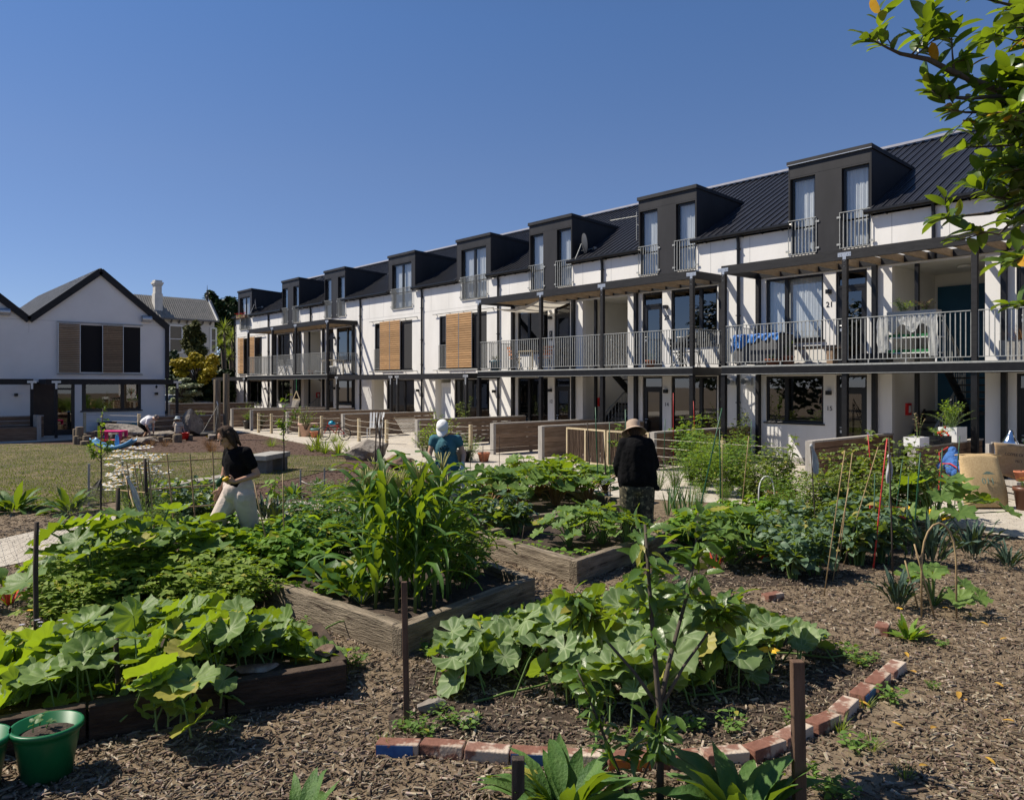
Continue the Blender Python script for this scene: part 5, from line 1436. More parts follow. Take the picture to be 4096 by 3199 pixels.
def leftbed():
    a, b, c, d = LB
    t = thing('raised_bed', 'dark timber bed with pumpkin vines behind the green buckets', 'raised bed', (a[0], a[1], 0), 0, 'timber raised beds')
    o = Vector((a[0], a[1], 0)); A = Vector((0, 0, 0)); D = Vector((d[0], d[1], 0)) - o; B = Vector((b[0], b[1], 0)) - o; C = Vector((c[0], c[1], 0)) - o
    dr = (D - A); n = 3
    for k in range(n):
        s = MB(); p, q = A.lerp(D, k / n), A.lerp(D, (k + 1) / n - .006); s.bar(p + Vector((0, 0, .11)), q + Vector((0, 0, .11)), .1, .22); bevel(s.build('sleeper', M_SLEEPD, t), .01, 2)
    s = MB(); s.bar(A + Vector((.02, .1, .1)), B.lerp(A, .4) + Vector((0, 0, .1)), .1, .2); bevel(s.build('sleeper', M_SLEEPD, t), .01, 2)
    s = MB(); N = 10; V = []; F = []
    A2, D2 = A + (B - A).normalized() * .05, D + (C - D).normalized() * .05
    for i in range(N + 1):
        for j in range(N + 1): p = A2.lerp(D2, i / N).lerp(B.lerp(C, i / N), j / N); p.z = .15 * (1 - j / N) + .01 + random.uniform(-.01, .015); V.append(p)
    for i in range(N):
        for j in range(N): q = i * (N + 1) + j; F.append((q, q + 1, q + N + 2, q + N + 1)[::-1])
    s.add(V, F).build('soil', M_SOIL, t, True)
leftbed()

# ================================================================ foreground pumpkins
g1 = np.random.default_rng(21)
pv = vine_patch('pumpkin_plant', 'sprawling pumpkin plant with broad leaves inside the brick arc', [(925, 1475), (960, 1395), (1080, 1330), (1290, 1310), (1560, 1330), (1700, 1375), (1790, 1420), (1700, 1450), (1600, 1480), (1500, 1520), (1380, 1560), (1250, 1550), (1130, 1500), (1000, 1500)], 260, g1, (.10, .19), (.08, .46), ML_PUMP)
g2 = np.random.default_rng(22)
pv2 = vine_patch('pumpkin_plant', 'pumpkin plant with bright leaves spilling over the dark timber bed', [(-40, 1600), (-60, 1430), (60, 1395), (330, 1390), (600, 1380), (725, 1420), (700, 1450), (480, 1500), (490, 1580), (420, 1610), (330, 1600), (260, 1545), (140, 1560)], 250, g2, (.10, .185), (.0, .46), ML_PUMPY, .08)
for t_, pts in ((pv, [(1640, 1385, .3), (1180, 1400, .3)]), (pv2, [(275, 1450, .3)])):
    PP = []
    for x, y, hh in pts: X, Y = G(x, y, hh); PP.append((X - t_.location.x, Y - t_.location.y, hh - t_.location.z))
    flowers(t_, PP, g1, .075, M_YPET, 6)

# ================================================================ vegetables: low bushy rows
gp = lambda n, x0, x1, y0, y1, s: [(x0 + (x1 - x0) * a, y0 + (y1 - y0) * b) for a, b in np.random.default_rng(s).random((n, 2))]
def spread(n, x0, x1, y0, y1, s):
    """jittered grid of marks"""
    r = np.random.default_rng(s); k = max(1, round(math.sqrt(n * (x1 - x0) / max(1, (y1 - y0)) / 2.2))); m_ = math.ceil(n / k); out = []
    for i in range(m_):
        for j in range(k):
            out.append((x0 + (x1 - x0) * (j + .5 + r.uniform(-.35, .35)) / k, y0 + (y1 - y0) * (i + .5 + r.uniform(-.35, .35)) / m_))
    return out[:n]
potato = lambda t, r: bush(t, r, .52, .46, 17, 10, .085, T_OV, ML_POT, G_, -.1, .6, 5, .25, .1)
kind(potato, 3, spread(20, 90, 550, 1225, 1350, 4), 'potato_plant', 'pale green potato plant left of the corn bed', 'potato plants in the bed left of the corn')
bean = lambda t, r: bush(t, r, .52, .38, 13, 9, .15, T_HEART, ML_BEAN, G_, -.2, .5, 3, .3, .25)
kind(bean, 3, [(470, 1215), (520, 1210), (570, 1215), (620, 1225), (500, 1180), (555, 1175), (610, 1185), (450, 1190), (655, 1200)], 'bean_plant', 'bean plant with broad three part leaves at the far left of the corn bed', 'bean plants left of the corn', .15)
kind(bean, 2, [(1480, 1150), (1530, 1140), (1580, 1150), (1630, 1140), (1510, 1125), (1570, 1120), (1620, 1118), (1660, 1135), (1450, 1160)], 'bean_plant', 'low bean plant in the row right of the person in black', 'bean plants right of the person in black', 0, (.7, .95))
seedl = lambda t, r: bush(t, r, .20, .09, 3, 3, .10, T_HEART, ML_BEAN, G_, .0, .5, 1, .6, .2)
kind(seedl, 2, [(1075, 1165), (1110, 1175), (1150, 1180), (1185, 1188), (1215, 1195), (1245, 1195), (1060, 1150)], 'bean_seedling', 'small bean seedling along the front of the zucchini bed', 'bean seedlings in the zucchini bed', .15)
kind(seedl, 2, [(590, 1262), (640, 1268), (560, 1248), (690, 1275)], 'bean_seedling', 'small bean seedling at the left end of the corn bed', 'bean seedlings in the corn bed', .15)
# corn
def corn(t, r):
    st = MB(); H_ = 1.05 + .2 * r.random(); lean = Vector((r.normal(0, .05), r.normal(0, .05), 0))
    st.tube([(0, 0, 0), lean * .4 + Vector((0, 0, H_ * .5)), lean + Vector((0, 0, H_))], [.016, .013, .007], 7)
    st.build('stalk', mat('corn_stalk', (.10, .17, .04), (.17, .24, .08), .5, 6), t, True)
    mb = MB()
    for k in range(14):
        s = .12 + .86 * k / 14; a = k * PI + r.normal(0, .5) + .6
        blade(mb, lean * s + Vector((0, 0, H_ * s)), a, .9 + .4 * r.random() + .15 * s, (.62 + .3 * r.random()) * (1.1 - .35 * s), .031, 1.5 + r.random() * 1.6, 10, .35, .008, r, 'strap', r.normal(0, .5))
    mb.build('leaves', ML_CORN, t, True)
    ts = MB()
    for k in range(9):
        a = k * 2.4; d = az(a, 1.0 + .25 * r.random()); p = lean + Vector((0, 0, H_)); ts.tube([p, p + d * .12, p + d * .2 + Vector((0, 0, -.02))], [.004, .005, .002], 4)
    ts.build('tassel', mat('corn_tassel', (.34, .33, .12), (.42, .38, .16), .8, 20), t, True)
kind(corn, 5, [(800, 1300), (845, 1305), (885, 1310), (925, 1300), (955, 1280), (815, 1278), (860, 1280), (905, 1282), (940, 1262), (835, 1258), (880, 1256), (915, 1248), (790, 1262), (770, 1285), (960, 1268), (895, 1296), (870, 1268), (812, 1248)], 'corn_plant', 'tall green corn plant with arching leaves in the middle raised bed', 'corn plants in the middle raised bed', .15, (.85, 1.0))
chard = lambda t, r: (rosette(t, r, 11, .42, .085, (.6, 1.25), (.5, 1.3), 'lance', 8, .2, .016, .03, .3, ML_DARK), rosette(t, r, 11, .22, .012, (.7, 1.3), (.2, .5), 'strap', 4, .1, 0, .02, 0, mat('pale_chard_stem', (.5, .52, .32), (.6, .62, .42), .5, 6), 'stems'))
kind(chard, 2, [(770, 1285), (735, 1270), (700, 1255), (815, 1250)], 'silverbeet_plant', 'silverbeet plant with pale stems at the foot of the corn', 'silverbeet plants beside the corn', .15)
lush = lambda t, r: bush(t, r, .75, .42, 18, 14, .07, T_OV, ML_HERB, G_, -.1, .7, 3, .15, .1)
kind(lush, 2, [(985, 1255), (1005, 1230), (970, 1225)], 'celery_plant', 'bright green celery plant to the right of the corn', 'celery plants beside the corn', .15)
dkb = lambda t, r: bush(t, r, .8, .5, 16, 12, .10, T_OV, ML_DARK, G_, -.2, .5, 3, .15, .15)
kind(dkb, 3, [(690, 1205), (735, 1190), (720, 1150), (770, 1180), (680, 1165), (790, 1150), (850, 1150), (655, 1140), (905, 1150), (950, 1140)], 'tomato_bush', 'dark leafy tomato bush behind the corn', 'tomato bushes behind the corn', .12)
# zucchini and rhubarb
zuc = lambda t, r: squash_bush(t, r, 18, .6, .6, .2, T_ZU, ML_ZUC)
kind(zuc, 2, [(330, 1262, 1.35), (215, 1285, 1.3), (400, 1235, 1.2)], 'zucchini_plant', 'large zucchini plant with jagged leaves between the potatoes and the dark stake', 'zucchini plants left of the corn', 0)
kind(zuc, 2, [(1215, 1165, .74), (1285, 1160, .78), (1340, 1170), (1250, 1140)], 'zucchini_plant', 'zucchini plant with jagged leaves inside the zucchini bed', 'zucchini plants in the bed behind the brick arc', .15, (.55, .7))
rhub = lambda t, r: squash_bush(t, r, 26, .62, .62, .19, T_SQ, ML_ZUC, mat('rhubarb_stem', (.20, .09, .04), (.28, .2, .08), .5, 5))
kind(rhub, 3, [(1040, 1085), (1110, 1085), (1185, 1080), (1255, 1075), (1075, 1062), (1150, 1058), (1225, 1055), (1290, 1052), (1120, 1040), (1200, 1035)], 'rhubarb_plant', 'rhubarb plant with big bright leaves behind the zucchini bed', 'rhubarb plants in the far raised bed', .15, (.75, .95))
# collards and kale
coll = lambda t, r: (rosette(t, r, 16, .34, .075, (.0, 1.1), (.4, 1.4), 'lance', 7, .3, .022, .03, .3, ML_COLL, z0=.2, twist=.4), bush(t, r, .68, .34, 11, 13, .125, tpl_leaf(.34, 5, .35, .4, 'ovate', .03), ML_COLL, G_, -.3, .7, 1, .25, name='upper_leaves', stem_r=.010, jit=.45))
kind(coll, 3, [(1690, 1235), (1735, 1225), (1660, 1215), (1715, 1190), (1760, 1190), (1680, 1165)], 'broccoli_plant', 'blue green broccoli plant gone leafy, right of the middle of the garden', 'broccoli plants right of the young fruit tree', 0, (.8, 1.0))
kind(coll, 2, [(1640, 1185), (1700, 1150), (1830, 1205), (1880, 1200), (1790, 1195), (1850, 1170), (1900, 1160), (1810, 1160), (1780, 1140)], 'broccoli_plant', 'tall blue green broccoli plant under the red and green stakes', 'broccoli plants under the tomato stakes', 0, (1.0, 1.3))
kind(coll, 2, [(1065, 1135), (1100, 1140)], 'broccoli_plant', 'broccoli plant in the left corner of the zucchini bed', 'broccoli plants in the zucchini bed', .15, (.9, 1))
kind(coll, 2, [(345, 1130), (390, 1125), (430, 1130), (365, 1105), (410, 1100), (450, 1105)], 'cabbage_plant', 'leafy green cabbage behind the bamboo lattice', 'cabbages behind the bamboo lattice', 0, (1.0, 1.25))
kale = lambda t, r: rosette(t, r, 26, .62, .027, (1.0, 1.52), (.15, 1.3), 'oblong', 11, .5, .009, .05, .2, ML_KALE, twist=.35)
for lab, x, y, s in (('tall black kale left of the bamboo hoop', 1985, 1210, 1.1), ('black kale right of the bamboo hoop', 2075, 1195, .95), ('small black kale in front of the bamboo hoop', 1915, 1300, .72), ('black kale behind the woman in the black shirt', 565, 1115, .9), ('black kale under the woman\'s elbow', 590, 1125, .85), ('black kale right of the person in the white cap', 1010, 1060, .8), ('black kale at the far edge of the rhubarb bed', 1050, 1035, .8), ('black kale at the right edge of the garden', 2150, 1215, .6)):
    t, r = plant('black_kale', lab, G(x, y), 'black kale plants'); kale(t, r); t.scale = (s, s, s)
# right hand squash with yellow fruit
t, r = plant('zucchini_plant', 'big zucchini plant with long yellow fruit beside the gravel path', G(1990, 1135)); squash_bush(t, r, 22, .75, .95, .24, T_ZU, ML_ZUC)
f = MB()
for a, l in ((1.2, .3), (2.9, .26), (4.4, .28), (5.3, .2)):
    d = az(a, .35); f.tube([d * .12 + Vector((0, 0, .15)), d * (.12 + l * .5) + Vector((0, 0, .17)), d * (.12 + l) + Vector((0, 0, .24))], [.016, .027, .018], 8)
f.build('fruit', mat('yellow_zucchini', (.72, .42, .02), (.8, .52, .04), .35, 8), t, True)
kind(zuc, 2, [(1600, 1190), (1560, 1205)], 'zucchini_plant', 'zucchini plant beside the red stemmed chard', 'zucchini plants right of the young fruit tree', 0, (.6, .8))
t, r = plant('zucchini_plant', 'small zucchini plant under the bamboo hoop', G(1990, 1290)); squash_bush(t, r, 11, .35, .45, .13, T_ZU, ML_ZUC)
# red chard
rc = lambda t, r: (rosette(t, r, 9, .5, .09, (.7, 1.3), (.5, 1.2), 'lance', 8, .2, .02, .03, .45, ML_DARK), rosette(t, r, 9, .3, .014, (.8, 1.35), (.15, .35), 'strap', 4, .1, 0, .02, 0, mat('red_chard_stem', (.55, .05, .02), (.65, .1, .05), .45, 6), 'stems'))
for lab, x, y in (('red stemmed chard right of the young fruit tree', 1525, 1215), ('second red stemmed chard beside the broccoli', 1625, 1195), ('red stemmed chard under the net at the left edge', 20, 1290), ('orange and red chard behind the dark stake', 110, 1270)):
    t, r = plant('red_chard', lab, G(x, y)); rc(t, r)
# comfrey
comf = lambda t, r: rosette(t, r, 44, .60, .062, (.15, 1.35), (.6, 1.9), 'lance', 9, .3, .006, .08, .14, ML_COMF, twist=.3)
for lab, x, y, s in (('comfrey clump left of the apple sapling by the lawn', 150, 1095, .95), ('comfrey clump at the left edge by the lawn', 30, 1090, 1.0), ('comfrey plant in the near foreground behind the short dark stake', 1205, 1745, .8), ('comfrey plant in the near foreground left of the tall brown stake', 1580, 1765, .85), ('comfrey plant at the bottom edge of the wood chips', 640, 1790, .55), ('comfrey plant by the lawn behind the woman', 625, 1060, .6), ('comfrey plant by the lawn left of the bark bed', 680, 1045, .55)):
    t, r = plant('comfrey', lab, G(x, y)); comf(t, r); t.scale = (s, s, s)
cal = lambda t, r: rosette(t, r, 24, .2, .024, (.1, 1.2), (.2, .8), 'lance', 5, .2, .002, .02, .05, ML_LIME)
t, r = plant('marigold_plant', 'bright green marigold rosette beside the broken brick', G(1935, 1362)); cal(t, r); t.scale = (1.15,) * 3; flowers(t, [(.0, .05, .22)], r, .025)
t, r = plant('marigold_plant', 'marigold plant with orange flower among the pumpkins at the left', G(80, 1395)); bush(t, r, .35, .2, 7, 7, .06, T_OBL, ML_HERB, G_); flowers(t, [(.05, 0, .36)], r, .028)

FWD = Vector((HS, HC, 0))
# ================================================================ herbs and flowers
t, r = plant('daisy_clump', 'tall clump of white daisies beside the bamboo lattice', G(292, 1135), rz=0)
tips = bush(t, r, 1.35, .48, 110, 12, .05, T_LAN, ML_HERB, G_, .2, 1.0, 1, .1, 0, .003, .2)
flowers(t, [p + Vector((0, 0, .01)) for p in tips] + [p * .9 + Vector((r.normal(0, .06), r.normal(0, .06), .12)) for p in tips], r, .052, M_WPET, 11, 'flowers', mat('daisy_eye', (.7, .42, .03), None, .8), .5, -FWD * .8)
def feather(t, r, h=.8, w=.3, m=ML_HERB, n=40):
    bush(t, r, h, w, n, 16, .085, tpl_leaf(.045, 2, .1, .2, 'lance'), m, G_, .3, 1.1, 3, .1, .0, .003, .1)
for lab, x, y, s in (('feathery fennel in front of the daisies', 290, 1190, 1.15), ('feathery fennel right of the daisies', 345, 1160, .9), ('feathery carrot tops right of the onions', 1490, 1090, .75), ('feathery carrot tops beside the tall bushes', 1545, 1085, .7)):
    t, r = plant('fennel', lab, G(x, y)); feather(t, r); t.scale = (s, s, s)
t, r = plant('thyme_bush', 'low grey green thyme bush beside the left path', G(205, 1168)); bush(t, r, .38, .38, 60, 18, .03, T_TINY, leafmat('thyme_leaf', (.09, .12, .05), (.16, .19, .09), .3, .7), B_, .2, 1.0, 1, .1)
onion = lambda t, r: rosette(t, r, 9, .55, .012, (1.15, 1.5), (.05, .35), 'strap', 5, .6, 0, .02, 0, ML_ONION)
kind(onion, 2, [(1425, 1100), (1440, 1095), (1455, 1100), (1470, 1105), (1435, 1085)], 'onion_plant', 'onion with upright tubular leaves right of the person in black', 'onions right of the person in black', 0, (1.0, 1.2))
kind(onion, 2, [(232, 1190), (250, 1200), (215, 1195)], 'onion_plant', 'onion with bent tubular leaves beside the thyme bush', 'onions beside the thyme bush', 0)
oreg = lambda t, r: flowers(t, [p + Vector((r.normal(0, .03), r.normal(0, .03), r.normal(.02, .02))) for p in bush(t, r, .7, .42, 42, 12, .035, T_TINY, ML_OLIV, G_, .1, .9, 1, .1) for _ in range(3)], r, .014, M_PURP, 5)
for lab, x, y, s in (('purple flowering oregano in front of the wire fence', 1440, 1040, 1.1), ('purple flowering oregano beside the person in black', 1405, 1045, .9), ('pink flowering herb by the lawn edge behind the woman', 690, 1075, .6)):
    t, r = plant('oregano', lab, G(x, y)); oreg(t, r); t.scale = (s, s, s)
tall = lambda t, r: bush(t, r, 1.25, .5, 30, 20, .10, T_LAN, ML_HERB, G_, -.1, .8, 3, .1, .1, .005)
kind(tall, 3, [(1700, 1135, .7), (1660, 1120, .75), (1500, 1050), (1545, 1060), (1590, 1065), (1520, 1030), (1570, 1035), (1475, 1035)], 'tall_herb', 'tall bright green herb between the wire fence and the bean row', 'tall green herbs behind the bean row', 0, (.85, 1.1))
lav = lambda t, r: flowers(t, [p + Vector((0, 0, q)) for p in bush(t, r, .42, .32, 50, 9, .035, tpl_leaf(.08, 2), leafmat('lavender_leaf', (.10, .12, .07), (.17, .19, .12), .3, .7), B_, .3, 1.1, 1, .1) for q in (0, .03, .06)], r, .013, M_PURP, 4)
for lab, x, y in (('lavender bush behind the corn bed near the path', 640, 1120), ('second lavender bush nearer the corn', 670, 1112)):
    t, r = plant('lavender', lab, G(x, y)); lav(t, r)
gc = lambda t, r: flowers(t, [p for p in bush(t, r, .38, .38, 30, 10, .05, T_TINY, ML_HERB, G_, 0, .8, 1, .1)][::2], r, .018, M_WPET, 6)
kind(gc, 3, [(700, 1085), (740, 1080), (760, 1060), (720, 1060), (770, 1090), (800, 1070), (680, 1060), (790, 1045), (1000, 1075), (985, 1100), (1020, 1100), (960, 1085)], 'herb_clump', 'low herb clump with pale flowers between the lawn edge and the corn', 'low flowering herbs behind the corn', 0, (.8, 1.2))
for lab, x, y, s, h_ in (('dark red sunflower behind the bamboo lattice', 525, 1085, 1.0, 1), ('sunflower not yet in bloom right of the dark red one', 583, 1090, 1.1, 0)):
    t, r = plant('sunflower', lab, G(x, y)); bush(t, r, .95, .1, 2, 9, .17, T_HEART, ML_BEAN, G_, -.1, .4, 1, .25, .3, .011, .02)
    if h_: flowers(t, [(.05, 0, .98)], r, .09, leafmat('dark_red_petal', (.05, .008, .008), (.09, .015, .012), .2, .7, bump=0), 16, 'flowers', mat('sunflower_disc', (.03, .015, .01), None, .9))
t, r = plant('cornflowers', 'cornflowers with pale blooms among the left pumpkin leaves', G(95, 1450)); tp = bush(t, r, .5, .25, 22, 7, .06, tpl_leaf(.07, 2), ML_OLIV, G_, .3, 1.0, 1, .1); flowers(t, tp, r, .022, leafmat('pale_mauve_petal', (.5, .48, .58), (.65, .62, .7), .3, .7, bump=0), 9)

# ================================================================ raspberries, tomatoes and shrubs
rasp = lambda t, r: bush(t, r, 1.4, .58, 26, 18, .10, T_OV, ML_RASP, B_, -.4, .35, 3, .12, .2, .005, .12)
for lab, x, y, s in (('raspberry bush in a terracotta pot on the gravel', 1668, 1082, 1.0), ('raspberry canes behind the red and green stakes', 1860, 1110, 1.15), ('raspberry canes left of the blue covered chair', 1920, 1120, 1.1), ('raspberry bush at the left of the potted raspberry', 1615, 1075, .8), ('raspberry canes between the potted bush and the red stakes', 1800, 1105, .95), ('raspberry canes nearest the blue jacket', 1965, 1108, .9), ('raspberry canes right behind the bean row', 1735, 1125, .75), ('raspberry canes beside the white cloth stake', 1770, 1140, .8), ('raspberry canes behind the tallest broccoli', 1835, 1140, .95)):
    t, r = plant('raspberry', lab, G(x, y)); rasp(t, r); t.scale = (s, s, s)
tomt = lambda t, r: bush(t, r, 1.55, .5, 18, 20, .11, T_OV, ML_HERB, G_, -.3, .4, 5, .1, .15, .007, .08)
for lab, x, y, s in (('tall tomato plant in a pot behind the bucket hat', 1335, 995, .85), ('tall tomato plant in a pot behind the wire fence', 1478, 1000, 1.05), ('bolting parsnip with yellow flowers beside the wire fence post', 1530, 1010, .6)):
    t, r = plant('tomato_plant' if 'tomato' in lab else 'parsnip_plant', lab, G(x, y)); tomt(t, r); t.scale = (s, s, s)
    if 'parsnip' in lab: flowers(t, [(r.normal(0, .3), r.normal(0, .3), 1.3 + r.normal(0, .15)) for _ in range(60)], r, .03, leafmat('umbel_yellow', (.35, .32, .05), (.45, .4, .08), .3, .8, bump=0), 6)
clim = lambda t, r: bush(t, r, 2.0, .32, 9, 26, .085, T_OV, ML_OLIV, B_, -.5, .3, 3, .1, .2, .006, .1)
for lab, xy, s in (('climbing plant on strings against the wall near the ducts', (18.4, 12.6), 1.0), ('second climbing plant beside the downpipe near the ducts', (18.4, 11.9), 1.05), ('climbing vine on the pergola post behind the citrus shrub', (17.9, 23.6), 1.1)):
    t, r = plant('climbing_plant', lab, xy); clim(t, r); t.scale = (s, s, s)
shr = lambda t, r: bush(t, r, 1.35, .55, 26, 18, .075, T_OV, ML_LIME, B_, .0, .9, 1, .25, 0, .008, .1)
for lab, x, y, s in (('citrus shrub with pale green leaves behind the white cap', 935, 980, 1.25), ('smaller citrus shrub left of the white cap', 905, 975, .8)):
    t, r = plant('citrus_shrub', lab, G(x, y)); shr(t, r); t.scale = (s, s, s)
wf = lambda t, r: flowers(t, bush(t, r, 1.0, .5, 40, 14, .055, T_OV, ML_HERB, G_, 0, .8, 1, .1, 0, .004, .1)[::1], r, .04, M_WPET, 5)
for lab, x, y, s in (('white flowering climber right of the white cap', 1000, 985, .95), ('white flowering vine on the wire fence near the far path', 610, 925, .75)):
    t, r = plant('white_flower_shrub', lab, G(x, y)); wf(t, r); t.scale = (s, s, s)
t, r = plant('pot_shrub', 'round leaved shrub in the big pink pot', G(653, 943), z=.45); bush(t, r, .95, .42, 22, 14, .075, T_OV, ML_OLIV, B_, 0, .9, 1, .3, 0, .008, .06)
for lab, x, y, s in (('leafy shrub in the far yard beside the terrace end', 545, 898, .9), ('climbing rose in the far yard by the window', 520, 905, 1.0), ('low yellow green shrub near the parked cars', 425, 905, .7), ('small round shrub behind the low plank fence', 400, 903, .6), ('leafy shrub between the partitions near the tall round posts', 555, 918, .7), ('red leaved shrub left of the tall round posts', 445, 898, .9)):
    t, r = plant('yard_shrub', lab, G(x, y)); bush(t, r, 1.3, .55, 22, 14, .09, T_OV, leafmat('red_leaf', (.10, .03, .025), (.16, .06, .04), .3, .5) if 'red' in lab else ML_LIME if 'yellow' in lab else ML_HERB, B_, 0, .9, 1, .2, 0, .008, .1); t.scale = (s, s, s)
# strap leaved tufts along the lawn and path
flax = lambda t, r: rosette(t, r, 34, .62, .018, (.5, 1.45), (.3, 1.3), 'strap', 6, .4, 0, .04, 0, ML_STRAP)
goldf = lambda t, r: rosette(t, r, 34, .7, .016, (.6, 1.5), (.2, 1.1), 'strap', 6, .4, 0, .03, 0, ML_GOLD)
Z2_ = lambda x, y: ((700 + x / 2.73) / QK, (1400 + y / 2.73) / QK)
for lab, x, y, s, fn in (('dark green lily tuft at the path edge, leftmost of the row', 1490, 1105, .75, flax), ('tall gold striped tuft between two lily tufts', 1560, 1105, 1.05, goldf), ('dark green lily tuft between the two gold tufts', 1640, 1130, .85, flax), ('broad gold striped tuft beside the path', 1780, 1155, 1.0, goldf), ('dark green lily tuft beside the big boulder', 1905, 1165, .75, flax), ('flax clump left of the tyre swing', 350, 880, 1.3, flax)):
    q_ = Z2_(x, y); t, r = plant('lily_tuft', lab, G(*q_), 'strap leaved tufts along the path'); fn(t, r); t.scale = (s, s, s)
sedge = lambda t, r: rosette(t, r, 90, .42, .004, (.5, 1.4), (.4, 1.6), 'strap', 4, .2, 0, .06, 0, ML_SEDGE)
Z3_ = lambda x, y: ((300 + x / 3.64) / QK, (1580 + y / 3.64) / QK)
kind(sedge, 3, [Z3_(1090, 750), Z3_(1310, 745), Z3_(1950, 760), Z3_(1990, 830), Z3_(260, 620), Z3_(350, 610), Z3_(1150, 590), Z3_(1380, 580), Z3_(1300, 560), Z3_(950, 570), Z3_(730, 700)], 'sedge_tuft', 'reddish brown sedge tuft in the playground bed', 'brown sedges round the playground', 0, (.8, 1.2))
ggr = lambda t, r: rosette(t, r, 70, .45, .006, (.4, 1.4), (.4, 1.4), 'strap', 4, .2, 0, .08, 0, ML_STRAP)
for lab, x, y in (('grass tuft in the bark at the near path edge', 1050, 1050), ('small grey shrub tuft behind the yellow toy', 1740, 1000)):
    q_ = Z2_(x, y); t, r = plant('grass_tuft', lab, G(*q_)); ggr(t, r)
# weeds among the chips
weed = lambda t, r: bush(t, r, .12, .14, 8, 5, .045, T_OV, ML_HERB, G_, 0, .7, 1, .2, 0, .002, .03)
kind(weed, 4, [(870, 1560), (905, 1570), (960, 1540), (1000, 1555), (930, 1520), (1340, 1590), (1700, 1540), (1560, 1560), (1480, 1560), (1830, 1420), (1860, 1410), (1800, 1400), (1880, 1470), (1900, 1500), (1820, 1600), (600, 1300), (760, 1420), (1750, 1690), (1780, 1700), (1990, 1470), (2010, 1380), (640, 1345), (900, 1385), (920, 1400)], 'weed', 'small green weed sprouting through the wood chips', 'small weeds in the wood chips', 0, (.6, 1.3))
gt_ = lambda t, r: rosette(t, r, 30, .12, .0025, (.6, 1.4), (.2, 1.0), 'strap', 3, .2, 0, .02, 0, ML_STRAP)
kind(gt_, 2, [(1845, 1510), (1860, 1600), (1790, 1560), (1690, 1560), (1250, 1640), (820, 1600), (1930, 1660)], 'grass_weed', 'thin grass weed growing beside the bricks', 'grass weeds beside the bricks', 0)
soil = smooth_loop([G(*p) for p in [(830, 1560), (900, 1420), (1100, 1320), (1500, 1300), (1800, 1390), (1905, 1430), (1780, 1500), (1660, 1560), (1400, 1590), (1000, 1575)]], 4)
sheet('pumpkin_soil', soil, 0.006, M_SOIL)
sheet('garden_soil', smooth_loop([G(*p) for p in [(1330, 1240), (1420, 1120), (1660, 1110), (1930, 1130), (1900, 1200), (1780, 1240), (1600, 1250)]], 4), 0.005, M_SOIL)

# ================================================================ young fruit trees
def fruit_tree(label, xy, limbs, m, leaf=.11, trunk_r=.022, per=18, name='fruit_tree', up=.5):
    """limbs: lists of points (relative, metres); leaves whorl along the upper part of each"""
    t = thing(name, label, 'tree', (xy[0], xy[1], 0)); r = np.random.default_rng(len(label) * 7)
    S = MB(); L = Leaves()
    for pts, r0, t0 in limbs:
        pts = [Vector(p) for p in pts]; n = len(pts); S.tube(pts, [r0 * (1 - .65 * i / (n - 1)) for i in range(n)], 7)
        for k in range(per):
            s = t0 + (1 - t0) * (k / per); f = s * (n - 1); i = min(n - 2, int(f)); p = pts[i].lerp(pts[i + 1], f - i); a = k * 2.4 + r.random(); d = az(a, r.uniform(-.35, .7)) ; nn = Vector((0, 0, up)) + SUNV * .4 + Vector(r.normal(0, .4, 3))
            tw = d * leaf * r.uniform(.2, .9) + Vector((0, 0, leaf * .3))
            for q in range(3): L.add(p + tw * (q / 2), (d + Vector(r.normal(0, .55, 3))).normalized(), nn, leaf * r.uniform(.6, 1.15))
    L.into(MB(), [T_OBL, tpl_leaf(.22, 4, .35, .35, 'ovate')], r).build('crown', m, t, True); S.build('trunk', MATS['bark'], t, True)
    return t
bx_, by_ = G(1408, 1722)
RT = Vector((HC, -HS, 0)); FW = Vector((HS, HC, 0))
def RU(r, u, f=0): return RT * r + FW * f + Vector((0, 0, u))
fruit_tree('young fruit tree with glossy leaves in front of the pumpkin patch', (bx_, by_), [
    ([RU(0, 0), RU(0, .3), RU(-.005, .52), RU(-.03, .8), RU(-.045, 1.1, .05), RU(-.06, 1.42, .1)], .021, .60),
    ([RU(0, .52), RU(.07, .72, .1), RU(.19, 1.0, .25), RU(.26, 1.2, .35), RU(.3, 1.42, .45)], .014, .5),
    ([RU(0, .50), RU(-.12, .66, .08), RU(-.3, .85, .15), RU(-.44, 1.0, .2)], .011, .72),
    ([RU(.02, .54), RU(.13, .7, .05), RU(.3, .9, .1), RU(.36, 1.0, .1)], .010, .62)], ML_TREE, .125, .021, 27)
xx, yy = G(1355, 1735)
fruit_tree('thin sapling leaning left in front of the fruit tree', (xx, yy), [([RU(0, 0), RU(-.12, .3), RU(-.2, .5), RU(-.29, .72)], .011, .25), ([RU(-.02, .05), RU(.09, .3), RU(.13, .42)], .006, .5)], ML_TREE, .11, .01, 24)
xx, yy = G(215, 1075)
ap = RU(0, 1.75)
fruit_tree('slender apple sapling tied to stakes beside the lawn', (xx, yy), [([RU(0, 0), RU(.01, .6), RU(0, 1.1), RU(.04, 1.72)], .018, .4), ([RU(0, .75), RU(-.14, .9), RU(-.22, 1.05)], .006, .4), ([RU(0, .8), RU(.12, .95), RU(.15, 1.1)], .006, .4)], ML_HERB, .085, .018, 22, 'apple_sapling')
q_ = Z2_(1190, 1320); xx, yy = G(*q_)
fruit_tree('slender pear sapling on the lawn right of the benches', (xx, yy), [([RU(0, 0), RU(0, .6), RU(-.02, 1.1), RU(.06, 1.9)], .02, .35), ([RU(0, .9), RU(.18, 1.2), RU(.35, 1.55)], .008, .3), ([RU(0, 1.0), RU(-.12, 1.2)], .006, .3)], ML_HERB, .1, .02, 24, 'pear_sapling')
